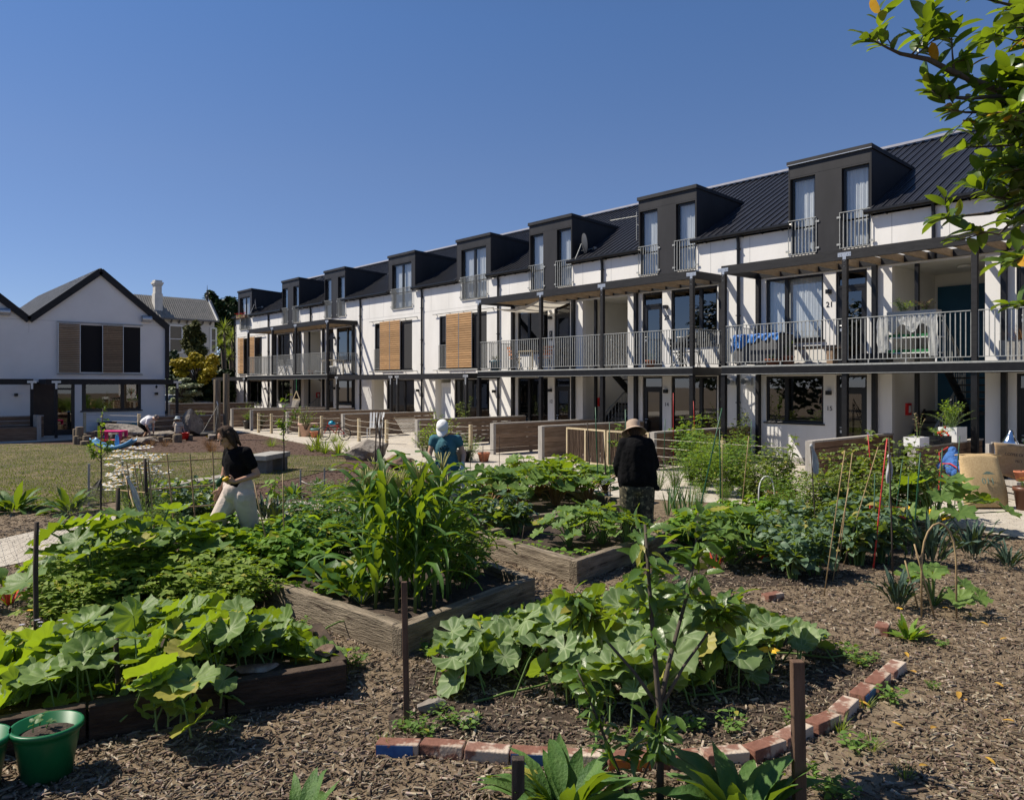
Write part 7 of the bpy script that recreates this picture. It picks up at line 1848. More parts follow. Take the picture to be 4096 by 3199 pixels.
# ================================================================ rocks
def rock(label, x, y, size, seed, m, name='boulder', dz=0.0, rz=0.0, grp=None, z0=0):
    r = np.random.default_rng(seed); bm = bmesh.new(); bmesh.ops.create_icosphere(bm, subdivisions=4, radius=1.0)
    pl = [(Vector(r.normal(0, 1, 3)).normalized(), r.uniform(.42, .80)) for _ in range(16)]; ph = r.uniform(0, 6, 6)
    for v in bm.verts:
        p = v.co.copy()
        for n, d in pl:
            k = p.dot(n)
            if k > d: p -= n * (k - d) * .97
        p *= 1 + .035 * math.sin(5 * p.x + ph[0]) * math.sin(6 * p.y + ph[1]) + .02 * math.sin(13 * p.z + ph[2] + 4 * p.x)
        if size[2] > .8: p.x *= 1 - .4 * max(0, p.z); p.y *= 1 - .4 * max(0, p.z)
        v.co = Vector((p.x * size[0], p.y * size[1], p.z * size[2]))
    me = bpy.data.meshes.new(name); bm.to_mesh(me); bm.free(); me.materials.append(m); me.polygons.foreach_set('use_smooth', np.full(len(me.polygons), False))
    o = bpy.data.objects.new(name, me); COL.objects.link(o); X, Y = G(x, y); o.location = (X, Y, z0 + size[2] * .55 + dz); o.rotation_euler = (0, 0, rz); tag(o, label, 'rock', grp)
    return o
M_ROCK = mat('grey_brown_rock', (.17, .145, .12), (.30, .27, .23), .9, 2.5, bump=.8, bscale=12, c3=(.10, .085, .07), scale3=4, thr3=.6, dist=.04)
M_ROCKB = mat('rusty_rock', (.12, .07, .045), (.24, .17, .12), .9, 4, bump=.9, bscale=14, c3=(.30, .26, .22), scale3=6, thr3=.6, dist=.03)
Q3 = Z3_
bq = Q3(680, 640); rock('long angular boulder left of the bending man', bq[0], bq[1], (1.15, .55, .52), 1, M_ROCK, dz=-.05, rz=-.9)
bq = Q3(1240, 625); rock('low flat boulder in front of the bending man', bq[0], bq[1], (1.1, .6, .22), 2, M_ROCK, rz=-.8)
bq = Q3(1720, 590); rock('tall upright boulder right of the toddler', bq[0], bq[1], (.62, .55, .85), 3, M_ROCK, rz=.5)
bq = Q3(985, 730); rock('small leaning boulder beside the blue seesaw', bq[0], bq[1], (.55, .4, .26), 4, M_ROCK, rz=-.3)
bq = Q3(840, 740); rock('dark small boulder touching the blue seesaw', bq[0], bq[1], (.4, .35, .2), 14, M_ROCKB, rz=.3)
bq = Q3(2000, 670); rock('small round pale boulder at the foot of the swing post', bq[0], bq[1], (.3, .25, .2), 5, M_ROCK)
bq = Z2_(2110, 1200); rock('big sunlit boulder in the bark bed near the path', bq[0], bq[1], (.75, .55, .48), 6, M_ROCK, rz=-.6)
rock('second boulder behind the bean poles', 850, 1000, (.6, .4, .26), 7, M_ROCKB, rz=.4)
rock('flat rusty rock lying on the dark timber edge', 545, 1490, (.17, .10, .055), 8, M_ROCKB, 'stone', rz=-.2, z0=.17)
rock('rounded rusty rock on the right end of the dark timber edge', 697, 1452, (.095, .08, .062), 9, M_ROCKB, 'stone', z0=.17)
rock('sandy rock half hidden at the left of the pumpkin patch', 920, 1520, (.12, .08, .06), 10, M_ROCK, 'stone')
rock('brown rock beside the sandy rock in the brick arc', 1000, 1540, (.10, .07, .045), 11, M_ROCK, 'stone')

# ================================================================ buckets
M_GREENB = mat('shade_toned_green_plastic', (.006, .10, .034), (.009, .135, .046), .4, 3, spec=.35)  # green darkened to carry the leaf shade that falls on the buckets
X, Y = G(100, 1655); bucket('green plastic bucket with soil at the lower left', (X, Y, 0), .168, .122, .29, M_GREENB, fill=M_SOIL)
t, r = plant('seedling', 'small seedling growing in the green bucket', (X, Y), z=.27); bush(t, r, .10, .07, 3, 3, .05, T_HEART, ML_DARK, G_, 0, .5, 1, .5)
X, Y = G(-60, 1690); bucket('second green bucket cut off by the left edge', (X, Y, 0), .168, .122, .29, M_GREENB)

# ================================================================ stakes, canes and hoops
M_STK = mat('brown_stake', (.085, .048, .03), (.14, .085, .055), .85, 3, (8, 8, 1), bump=.3, bscale=20)
M_STKD = mat('dark_old_stake', (.035, .026, .02), (.075, .055, .042), .9, 4, (8, 8, 1), bump=.5, bscale=18)
M_BAM = mat('bamboo', (.28, .19, .09), (.40, .29, .15), .6, 3, (6, 6, 1))
M_GRNS = mat('green_plastic_stake', (.012, .07, .03), (.02, .09, .04), .45, 30)
M_REDS = mat('red_plastic_stake', (.42, .03, .03), (.5, .05, .04), .45, 30)
def stake(label, base, top, w=.022, m=None, square=False, grp=None, name='stake', z=0.0, df=0.0):
    """base and top marks; stands at the base point"""
    X, Y = G(base[0], base[1], z); D = DIST(X, Y); p = PT(top[0], top[1], D + df); o = Vector((X, Y, z)); v = p - o; mb = MB()
    if square: mb.bar((0, 0, -.02), v, w, w * .8, up=(HS, HC, 0)); ob = bevel(mb.build(name, m or M_STK), .003)
    else: mb.tube([(0, 0, -.02), v * .35 + Vector((w * .1, 0, 0)), v * .7 - Vector((w * .1, 0, 0)), v], [w * .55, w * .5, w * .5, w * .45], 8); ob = mb.build(name, m or M_STK, None, True)
    ob.location = o; tag(ob, label, 'stake', grp); return ob
stake('tall square brown stake at the lower right in front of the bricks', (1706, 1760), (1700, 1408), .058, M_STK, True)
stake('short thick dark stake at the bottom edge in front of the comfrey', (1105, 1775), (1105, 1615), .062, M_STKD, True)
stake('slim square brown stake at the front corner of the corn bed', (868, 1548), (862, 1240), .036, M_STK, True)
stake('bent dark stake at the left edge', (75, 1440), (78, 1113), .036, M_STKD)
stake('short dark stake among the left pumpkin leaves', (252, 1500), (248, 1362), .034, M_STKD, z=.1)
stake('dark round stake left of the white cloth', (254, 1225), (252, 1040), .050, M_STKD)
stake('tall dark post of the bamboo lattice', (320, 1175), (309, 978), .045, M_STKD)
stake('leaning dark post left of the lattice', (300, 1120), (248, 1010), .04, M_STKD, df=-.6)
stake('pale square stake left of the apple sapling', (189, 1078), (190, 988), .035, M_POSTG, True)
stake('pale square stake tied to the apple sapling', (262, 1062), (261, 965), .03, M_POSTG, True)
for lab, b, tp_ in (('pale stake left of the pear sapling', (641, 1055), (641, 1001), ), ('pale stake right of the pear sapling', (692, 1050), (692, 997))): stake(lab, b, tp_, .03, M_POSTG, True)
# bean pole wigwam
wg = thing('bean_pole_wigwam', 'bundle of dark bean poles tied together behind the corn', 'bean poles', (*G(808, 1030), 0)); wD = DIST(wg.location.x, wg.location.y)
for bx, tx, ty in ((794, 806, 880), (800, 802, 890), (808, 811, 878), (815, 818, 890), (822, 805, 900), (803, 815, 895)):
    mb = MB(); a = Vector((*G(bx, 1030 + (bx % 5) * 3), 0)) - wg.location; b_ = PT(tx, ty, wD) - wg.location; mb.tube([a, b_], [.016, .012], 7); mb.build('pole', M_STKD, wg)
mb = MB(); p_ = PT(809, 930, wD) - wg.location; mb.lathe([(.045, -.03), (.05, 0), (.045, .03)], 10, p_); mb.build('tie', M_ROPE, wg)
# right hand stakes: green, red, bamboo
for lab, b, tp_, w, m in (
        ('tall green stake left of the person in black', (1277, 1080), (1270, 868), .02, M_GRNS), ('green stake touching the person in black', (1336, 1110), (1334, 873), .02, M_GRNS),
        ('short green stake left of the person in black', (1302, 1090), (1300, 900), .016, M_GRNS), ('dark stick between the green stakes', (1297, 1085), (1286, 925), .026, M_STKD), ('dark stick left of the tall green stake', (1260, 1060), (1253, 900), .022, M_STKD),
        ('green stake with tomato twine right of the person in black', (1414, 1030), (1419, 893), .016, M_GRNS), ('tall green stake in front of the low bean row', (1475, 1165), (1540, 870), .018, M_GRNS),
        ('green stake behind the low bean row', (1537, 1110), (1535, 915), .018, M_GRNS), ('brown cane beside the green stake behind the beans', (1541, 1130), (1540, 930), .012, M_BAM), ('tall green stake left of the potted raspberry', (1596, 1060), (1603, 898), .018, M_GRNS),
        ('bamboo cane left of the potted raspberry', (1580, 1105), (1597, 930), .014, M_BAM), ('bamboo cane in front of the potted raspberry', (1636, 1065), (1636, 960), .012, M_BAM),
        ('red stake behind the wire fence', (1436, 1000), (1436, 838), .016, M_REDS), ('thin red stake in front of door 14', (1484, 1000), (1479, 855), .014, M_REDS),
        ('tall red stake left of the raspberry canes', (1868, 1110), (1851, 927), .018, M_REDS), ('red and green stake in the raspberry canes', (1862, 1215), (1892, 935), .018, M_REDS),
        ('dark cane wrapped in white cloth', (1905, 1240), (1896, 935), .018, M_STKD), ('long pale cane leaning through the broccoli', (1798, 1205), (1873, 952), .012, M_BAM), ('cane left of the leaning pale cane', (1775, 1240), (1810, 1040), .012, M_BAM),
        ('cane standing in the broccoli', (1785, 1230), (1818, 965), .011, M_BAM), ('thin cane beside the leaning cane', (1757, 1270), (1802, 960), .011, M_BAM), ('green stake right of the white wrapped cane', (1945, 1190), (1963, 965), .018, M_GRNS), ('pale green stake behind the broccoli', (1902, 1160), (1925, 980), .014, M_GRNS),
        ('green stake behind the yellow zucchini', (2000, 1140), (2010, 955), .018, M_GRNS), ('green stake left of the yellow zucchini', (1955, 1130), (1962, 985), .016, M_GRNS), ('tall green stake with a loop of wire near the sacks', (2035, 1090), (2047, 930), .016, M_GRNS),
        ('pale cane beside the sack', (1965, 1120), (1955, 960), .012, M_BAM), ('short cane left of the bamboo hoop', (1960, 1300), (1930, 1195), .016, M_BAM), ('short cane crossing the bamboo hoop', (1995, 1320), (1950, 1160), .016, M_BAM),
        ('bamboo cane in the bean bush left of the corn', (608, 1235), (603, 1010), .015, M_BAM), ('second bamboo cane in the bean bush left of the corn', (586, 1240), (542, 1028), .015, M_BAM), ('thin cane left of the broccoli in the zucchini bed', (1063, 1155), (1062, 1085), .014, M_STKD), ('thin cane among the bean seedlings', (1110, 1185), (1118, 1120), .014, M_STKD)):
    stake(lab, b, tp_, w, m)
# tomato frame of red clips
tf = thing('tomato_support', 'red cross bars clipped between the tomato stakes', 'plant support', (*G(1870, 1190), 0)); fD = DIST(tf.location.x, tf.location.y)
for a, b_ in (((1855, 1079), (1935, 1084)), ((1855, 1082), (1905, 1083)), ((1895, 1090), (1932, 1105)), ((1875, 1192), (1925, 1196))):
    mb = MB(); mb.bar(PT(a[0], a[1], fD) - tf.location, PT(b_[0], b_[1], fD + .05) - tf.location, .018, .022); mb.build('cross_bar', M_REDS, tf)
for bx, tx, ty in ((1862, 1866, 1010), (1895, 1898, 1005), (1930, 1938, 1015)):
    mb = MB(); mb.tube([Vector((*G(bx, 1205), 0)) - tf.location, PT(tx, ty, fD) - tf.location], .008, 6); mb.build('upright', M_GRNS, tf)
def hoop(label, x0, x1, yb, yt, m=M_BAM, w=.011):
    A, B = Vector((*G(x0, yb), 0)), Vector((*G(x1, yb), 0)); D = DIST(A.x, A.y); tz = PT(x0, yt, D).z; C = (A + B) / 2; mb = MB(); h = (B - A) / 2
    pts = [A - C, (A - C) * .98 + Vector((0, 0, tz * .6))] + [h * -math.cos(a) * .96 + Vector((0, 0, tz * .62 + tz * .38 * math.sin(a))) for a in np.linspace(.15, PI - .15, 9)] + [(B - C) * .98 + Vector((0, 0, tz * .6)), B - C]
    mb.tube(pts, w, 7); o = mb.build('hoop', m, None, True); o.location = C; tag(o, label, 'hoop')
hoop('arched bamboo hoop over the small black kale at the right', 1965, 2040, 1320, 1115, M_BAM, .009)
hoop('pale plastic hoop beside the potted raspberry', 1618, 1652, 1100, 1015, M_WHITEP, .012)
# bamboo lattice
lt = thing('bamboo_lattice', 'bamboo lattice fence left of the walking woman', 'trellis', (*G(320, 1175), 0)); lD = DIST(lt.location.x, lt.location.y)
def LP(x, y, d=0): return PT(x, y, lD + d) - lt.location
for a, b_, d0, d1 in (((300, 987), (478, 977), 0, .5), ((315, 1044), (482, 1032), 0, .5), ((330, 1086), (470, 1076), 0, .4), ((335, 1128), (470, 1118), 0, .4)):
    mb = MB(); mb.tube([LP(*a, d0), LP(*b_, d1)], .010, 7); mb.build('rail', M_BAM, lt)
for tx, ty, bx, by, d in ((316, 980, 332, 1170, 0), (356, 968, 376, 1170, .1), (405, 968, 420, 1160, .2), (453, 962, 462, 1140, .35)):
    mb = MB(); mb.tube([LP(tx, ty, d), LP(bx, by, d)], .010, 7); mb.build('cane', M_BAM, lt)
for a, b_ in (((246, 1000), (312, 987)), ((252, 1045), (310, 1050)), ((262, 1000), (285, 1080))): mb = MB(); mb.tube([LP(*a, .9), LP(*b_, .05)], .008, 6); mb.build('rail', M_BAM, lt)
for x0 in (270, 286, 296): mb = MB(); mb.tube([LP(x0, 985, .5), LP(x0 + 12, 1060, .4)], .008, 6); mb.build('cane', M_BAM, lt)
# cane fence on the far bed
lt2 = thing('cane_rail', 'thin cane rail on short sticks behind the person in the white cap', 'trellis', (*G(1000, 1030), 0)); l2 = DIST(lt2.location.x, lt2.location.y)
mb = MB(); mb.tube([PT(930, 965, l2) - lt2.location, PT(1085, 958, l2) - lt2.location], .007, 6); mb.build('rail', M_STKD, lt2)
for x in (945, 970, 1003, 1030, 1065): mb = MB(); mb.tube([PT(x, 930 if x == 1065 else 950, l2) - lt2.location, PT(x, 1010, l2) - lt2.location], .007, 6); mb.build('stick', M_STKD, lt2)
# rope ties on the saplings
def rope(label, marks, D, w=.012):
    p = [PT(x, y, D) for x, y in marks]; mb = MB(); mb.tube([q - p[0] for q in p], w, 6); o = mb.build('rope_tie', M_ROPE, None, True); o.location = p[0]; tag(o, label, 'rope')
rope('pale rope sagging between the stakes of the apple sapling', [(187, 1036), (200, 1042), (215, 1044), (235, 1042), (255, 1032), (263, 1022)], DIST(*G(205, 1075)))
rope('pale rope between the stakes of the pear sapling', [(641, 1025), (655, 1032), (668, 1034), (680, 1030), (692, 1024)], DIST(*G(660, 1052)))
# white cloths tied to stakes
def cloth(label, top, bot, D, w):
    a, b_ = PT(*top, D), PT(*bot, D); mb = MB(); n = 12; V = []; F = []; rr = random.Random(top[0])
    for i in range(n + 1):
        s = i / n; c = a.lerp(b_, s); ww = w * (.18 + .82 * math.sin(PI * min(1, s * .72 + .08)))
        for j in range(9): u = j / 8 - .5; V.append(c - a + RT * (u * ww + .01 * math.sin(5 * s)) + FW * (.03 * math.sin(j * 1.9 + s * 3) * min(1, ww * 9)))
    for i in range(n):
        for j in range(8): F.append((i * 9 + j, i * 9 + j + 1, (i + 1) * 9 + j + 1, (i + 1) * 9 + j))
    o = mb.add(V, F).build('cloth', leafmat('white_cotton_rag', (.55, .55, .55), (.62, .62, .62), .25, .9, bump=0), None, True); o.location = a; tag(o, label, 'cloth')
    k = MB(); k.ball((0, 0, .01), (.022, .02, .025), 8, 6); k.build('knot', MATS['white_cotton_rag'], o, True)
cl = G(285, 1195); stake('thin dark stake with a white cloth knotted on it', (290, 1195), (270, 1010), .016, M_STKD); cloth('white cloth hanging from the thin stake beside the fennel', (272, 1020), (303, 1092), DIST(*cl), .085)
cl = G(1740, 1165); stake('thin stake with a white cloth in front of the gravel', (1742, 1165), (1729, 950), .014, M_STKD); cloth('white cloth hanging from a stake in front of the slatted partition', (1730, 952), (1742, 1010), DIST(*cl), .09)
cl = G(1900, 1235); cloth('white strip wound round the dark cane in the raspberries', (1896, 975), (1897, 1030), DIST(*cl) - .03, .06)
# black net tent
def net():
    top = PT(215, 1020, DIST(*G(220, 1190))); o = Vector((*G(215, 1185), 0)); t = thing('garden_net', 'black bird net draped from a stake over the chard at the left edge', 'net', o)
    foot = [G(x, y) for x, y in ((-90, 1215), (-60, 1290), (30, 1300), (120, 1280), (215, 1240), (290, 1190), (270, 1140), (150, 1130), (20, 1130), (-90, 1140))]
    mb = MB(); n = len(foot); rings = []
    for j in range(15):
        s = (j / 14); ring = []
        for i in range(n * 5):
            a, b_ = foot[(i // 5) % n], foot[(i // 5 + 1) % n]; q = Vector((a[0], a[1], 0)).lerp(Vector((b_[0], b_[1], 0)), (i % 5) / 5); p = top.lerp(q, s); p.z = top.z * (1 - s) ** 2.3 + .25 * (1 - s) * s; ring.append(p - o)
        rings.append(ring)
    m_ = len(rings[0])
    for j in range(1, 15):
        for i in range(m_): mb.bar(rings[j][i], rings[j][(i + 1) % m_], .0018, .0018)
    for j in range(14):
        for i in range(m_): mb.bar(rings[j][i], rings[j + 1][i], .0018, .0018)
    mb.build('mesh', mat('black_netting', (.03, .03, .032), None, .7), t); s_ = MB(); s_.tube([(0, 0, 0), top - o], .012, 6); s_.build('pole', M_STKD, t)
net()

# ================================================================ benches, logs, swing
def bench(label, a, b, w=.42, h=.45, m=None):
    A, B = Vector((*a, 0)), Vector((*b, 0)); d = (B - A).normalized(); n = Vector((-d.y, d.x, 0)); L_ = (B - A).length; t = thing('bench', label, 'bench', A, math.atan2(d.y, d.x), 'concrete and timber benches')
    s = MB(); s.box(0, L_, -w / 2, w / 2, h - .12, h); bevel(s.build('seat', m or M_CONC, t), .01, 2)
    for x in (.08, L_ - .38): l = MB(); l.box(x, x + .3, -w / 2 + .04, w / 2 - .04, 0, h - .121); l.build('leg', mat('dark_concrete', (.11, .105, .10), (.16, .15, .14), .9, 5, bump=.2), t)
bench('thick grey bench on the lawn right of the walking woman', G(545, 1012), G(598, 1000), .55, .45)
bench('long low grey bench behind the bamboo lattice', G(322, 1080), G(490, 1048), .35, .34, mat('silver_timber', (.22, .20, .17), (.34, .31, .27), .9, 3, (1, 1, 8), bump=.3))
M_LOG = mat('old_round_log', (.13, .10, .07), (.21, .17, .12), .9, 3, (7, 7, 1), bump=.4, bscale=16)
M_LOGT = mat('log_end', (.24, .19, .13), (.33, .27, .19), .9, 6)
def log(label, x, y, r, h, grp='round logs standing round the playground'):
    X, Y = G(x, y); t = thing('log_post', label, 'log', (X, Y, 0), 0, grp); b = MB(); b.lathe([(r, 0), (r * 1.01, h * .5), (r, h - .02), (r * .93, h)], 16); b.build('shaft', M_LOG, t, True); e = MB(); e.lathe([(r * .93, h), (0, h + .004)], 16); e.build('end_grain', M_LOGT, t)
    return t
q1, q2 = Z2_(460, 980), Z2_(560, 880)
log('shorter tall round post with the swing chains', q1[0], q1[1], .125, 2.32, 'tall round swing posts'); log('taller round post right of the swing chains', q2[0], q2[1], .135, 2.62, 'tall round swing posts')
for i, (zx, zy, r_, h_) in enumerate([(65, 715, .13, .62), (10, 690, .1, .5), (110, 700, .14, .34), (70, 720, .1, .25), (140, 735, .14, .16), (175, 720, .14, .32), (220, 665, .17, .34), (310, 660, .13, .36), (20, 720, .1, .3), (600, 690, .13, .3), (740, 690, .14, .2), (670, 680, .13, .22), (790, 660, .13, .16), (900, 670, .2, .14), (1130, 690, .15, .22), (1185, 690, .11, .18), (1245, 690, .12, .22), (1340, 690, .15, .16), (1490, 690, .16, .30), (1660, 660, .14, .22), (1410, 685, .12, .12), (300, 700, .13, .2)]):
    qq = Z3_(zx, zy); lab = 'short round log in the playground edging'
    if i == 0: lab = 'tallest log of the playground edging beside the wire fence post'
    if i == 18: lab = 'thick log in front of the toddler'
    log(lab, qq[0], qq[1], r_, h_)
# tyre swing
sw = thing('tyre_swing', 'black tyre swing hanging on chains from the round post', 'swing', (*G(Z2_(405, 985)[0], Z2_(405, 985)[1]), 0)); sD = DIST(sw.location.x, sw.location.y); pc = PT(Z2_(405, 912)[0], Z2_(405, 912)[1], sD) - sw.location
mb = MB(); V = []; F = []
for i in range(24):
    a = 2 * PI * i / 24
    for j in range(10): b_ = 2 * PI * j / 10; rr = .34 + .085 * math.cos(b_); V.append(pc + Vector((rr * math.cos(a), rr * math.sin(a), .07 * math.sin(b_))))
for i in range(24):
    for j in range(10): F.append((i * 10 + j, ((i + 1) % 24) * 10 + j, ((i + 1) % 24) * 10 + (j + 1) % 10, i * 10 + (j + 1) % 10))
mb.add(V, F).build('tyre', mat('old_tyre', (.012, .012, .013), (.02, .02, .02), .7, 9, bump=.5), sw, True)
hk = PT(Z2_(470, 600)[0], Z2_(470, 600)[1], sD) - sw.location
for k in range(3):
    a = k * 2.09 + .5; e = pc + Vector((.34 * math.cos(a), .34 * math.sin(a), .06)); mb = MB(); n = 34
    for i in range(n):
        p = e.lerp(hk, (i + .1) / n); q = e.lerp(hk, (i + .9) / n); sd = (RT if i % 2 else FW) * .014; mb.tube([p, (p + q) / 2 + sd, q, (p + q) / 2 - sd, p], .005, 4, caps=False)
    mb.build('chain', M_GALV, sw)
mb = MB(); mb.bar(hk, PT(Z2_(455, 560)[0], Z2_(455, 560)[1], sD + .05) - sw.location, .03, .03); mb.build('hanger', M_BRACK, sw)

# ================================================================ toys
bq = Z3_(560, 800); tb = thing('seesaw_toy', 'light blue boat shaped plastic seesaw on the lawn edge', 'toy', (*G(*bq), 0), -HEAD - .15)
mb = MB(); V = []; F = []; n = 24
for i in range(n + 1):
    s = i / n * 2 - 1; z = .04 + .26 * abs(s) ** 2.2; w_ = .26 * (1 - .45 * s * s)
    for u, dz in ((-1, .10), (-.9, .0), (0, -.03), (.9, .0), (1, .10), (.86, .10), (.8, .05), (0, .03), (-.8, .05), (-.86, .10)): V.append((s * .75, u * w_, z + dz))
for i in range(n):
    for j in range(10): F.append((i * 10 + j, i * 10 + (j + 1) % 10, (i + 1) * 10 + (j + 1) % 10, (i + 1) * 10 + j))
F += [tuple(range(10))[::-1], tuple(range(n * 10, n * 10 + 10))]
mb.add(V, F); mb.build('hull', M_BLUEP, tb, True)
mb = MB(); mb.prism([(.05, -.05, .05), (.2, -.05, .05), (.17, -.05, .42), (.14, -.05, .5), (.11, -.05, .5), (.09, -.05, .42)], (0, .1, 0)); bevel(mb.build('seat_divider', M_BLUEP, tb), .015, 2)
bq = Z3_(560, 690); tb = thing('toy_table', 'bright pink plastic toy table behind the blue seesaw', 'toy', (*G(*bq), 0), -HEAD); mb = MB(); mb.box(-.42, .42, -.25, .25, .38, .44); bevel(mb.build('top', M_PINK, tb), .02, 2)
for sx in (-1, 1):
    for sy in (-1, 1): mb = MB(); mb.box(sx * .36 - .05, sx * .36 + .05, sy * .2 - .04, sy * .2 + .04, 0, .379); mb.build('leg', M_PINK, tb)
bq = Z3_(470, 735); tb = thing('toy_box', 'red toy tray on the ground by the pink table', 'toy', (*G(*bq), 0), -HEAD); mb = MB(); mb.lathe([(0, 0), (.2, 0), (.26, .2), (.27, .2), (.245, .18), (.19, .02), (0, .02)], 18); mb.build('tray', mat('coral_red_plastic', (.7, .03, .08), None, .4), tb, True)
bq = Z3_(345, 700); tb = thing('toy_spade', 'lime yellow toy spade standing behind the apple sapling', 'toy', (*G(*bq), 0), -HEAD); mb = MB(); mb.prism([(-.04, 0, .25), (.05, 0, .25), (.03, 0, .62), (-.05, 0, .62)], (0, .03, 0)); mb.build('blade', mat('lime_plastic', (.6, .75, .02), None, .4), tb); mb = MB(); mb.tube([(0, .015, .02), (0, .015, .26)], .02, 8); mb.build('handle', MATS['lime_plastic'], tb)
bq = Z3_(1890, 640); tb = thing('toy_windmill', 'yellow plastic toy lying among the sedges', 'toy', (*G(*bq), .16), .4); mb = MB(); mb.tube([(-.12, 0, 0), (0, .02, .02), (.14, 0, -.1)], .025, 7); mb.tube([(0, .02, .02), (-.1, .1, .06)], .02, 6); mb.build('body', mat('yellow_plastic', (.8, .65, .02), None, .4), tb, True)
bq = Z3_(620, 545); tb = thing('storage_tub', 'pale green storage tub against the shaded house', 'tub', (9.1, 36.1, 0)); mb = MB(); mb.box(-.45, .45, -.25, .25, 0, .42); bevel(mb.build('body', mat('mint_plastic', (.10, .26, .22), None, .5), tb), .03, 2); mb = MB(); mb.box(-.48, .48, -.28, .28, .421, .46); mb.build('lid', MATS['mint_plastic'], tb)
bucket('black lidded bin against the shaded house wall', (8.45, 36.0, 0), .36, .30, .55, M_FRAME, fill=M_FRAME)
tb = thing('pool_stack', 'stack of white crates under a blue cover at the house corner', 'crate', (10.35, 35.7, 0), -.2)
for k in range(3): mb = MB(); mb.box(-.4, .4, -.3, .3, k * .17, k * .17 + .16); bevel(mb.build('crate', M_WHITEP, tb), .02)
mb = MB(); mb.ball((0, 0, .56), (.52, .4, .10), 14, 7); mb.build('cover', M_BLUEP, tb, True)
tb = thing('planter_box', 'dark raised planter under the left gable', 'planter', (3.6, 34.6, 0), 0)
mb = MB(); mb.box(-1.2, 2.0, -.35, .35, 0, .5); mb.build('box', M_PLANKB, tb); mb = MB(); mb.box(2.0, 2.14, -.4, .4, 0, .95); mb.build('post', M_POSTG, tb)
partition('slatted partition beside the porch of the shaded house', 4.2, 6.0, 35.3, .9, M_PLANKB, 5)

# ================================================================ pots and yard clutter along the terrace
def pot(label, loc, r, h, m, soil=True, name='plant_pot', cat_='pot'):
    t = thing(name, label, cat_, loc); b = MB(); b.lathe([(0, 0), (r * .68, 0), (r * .95, h * .82), (r * 1.05, h * .83), (r * 1.05, h), (r * .94, h), (r * .9, h * .86)], 22); b.build('body', m, t, True)
    if soil: s = MB(); s.lathe([(0, h * .88), (r * .9, h * .87)], 22); s.build('soil', M_SOIL, t)
    return t
def potplant(label, loc, h, w, m, n=10, per=9, leaf=.07, tpl=T_OV, name='potted_plant'):
    t, r = plant(name, label, (loc[0], loc[1]), z=loc[2]); bush(t, r, h, w, n, per, leaf, tpl, m, G_, 0, .9, 1, .2, 0, .004, .04); return t
X, Y = G(Z2_(1450, 945)[0], Z2_(1450, 945)[1]); pot('big round pale pink pot by the wire fence', (X, Y, 0), .38, .55, mat('pink_clay', (.48, .30, .22), (.54, .36, .28), .8, 6))
X, Y = G(Z2_(1535, 950)[0], Z2_(1535, 950)[1]); pot('small turquoise pot beside the big pink pot', (X, Y, 0), .21, .36, mat('turquoise_glaze', (.16, .34, .33), (.2, .4, .38), .4, 5)); potplant('yellow flowered plant in the turquoise pot', (X, Y, .3), .22, .2, ML_LIME)
X, Y = G(Z2_(1465, 945)[0] - .5, Z2_(1465, 955)[1]); pot('terracotta pot at the foot of the big pink pot', (X + .1, Y - .3, 0), .18, .26, M_TERRA)
X, Y = G(1668, 1082); pot('terracotta pot under the raspberry bush', (X, Y, 0), .25, .30, mat('dark_terracotta', (.22, .075, .045), (.30, .11, .07), .8, 8))
X, Y = G(1335, 995); pot('black pot under the tomato behind the bucket hat', (X, Y, 0), .24, .36, M_FRAME)
X, Y = G(1478, 1000); pot('black pot under the tomato behind the wire fence', (X, Y, 0), .24, .36, M_FRAME)
X, Y = G(985, 985); pot('dark planter under the white flowering climber', (X, Y, 0), .27, .32, M_FRAME)
X, Y = G(1032, 985); pot('terracotta pot left of the pale slatted partition', (X, Y, 0), .17, .26, M_TERRA)
X, Y = 12.9, 35.7; pot('dark pot with a leafy plant beside the far partition', (14.6, 36.2, 0), .25, .4, M_FRAME); potplant('leafy plant in the dark pot by the far partition', (14.6, 36.2, .35), .6, .35, ML_HERB, 14, 10, .1)
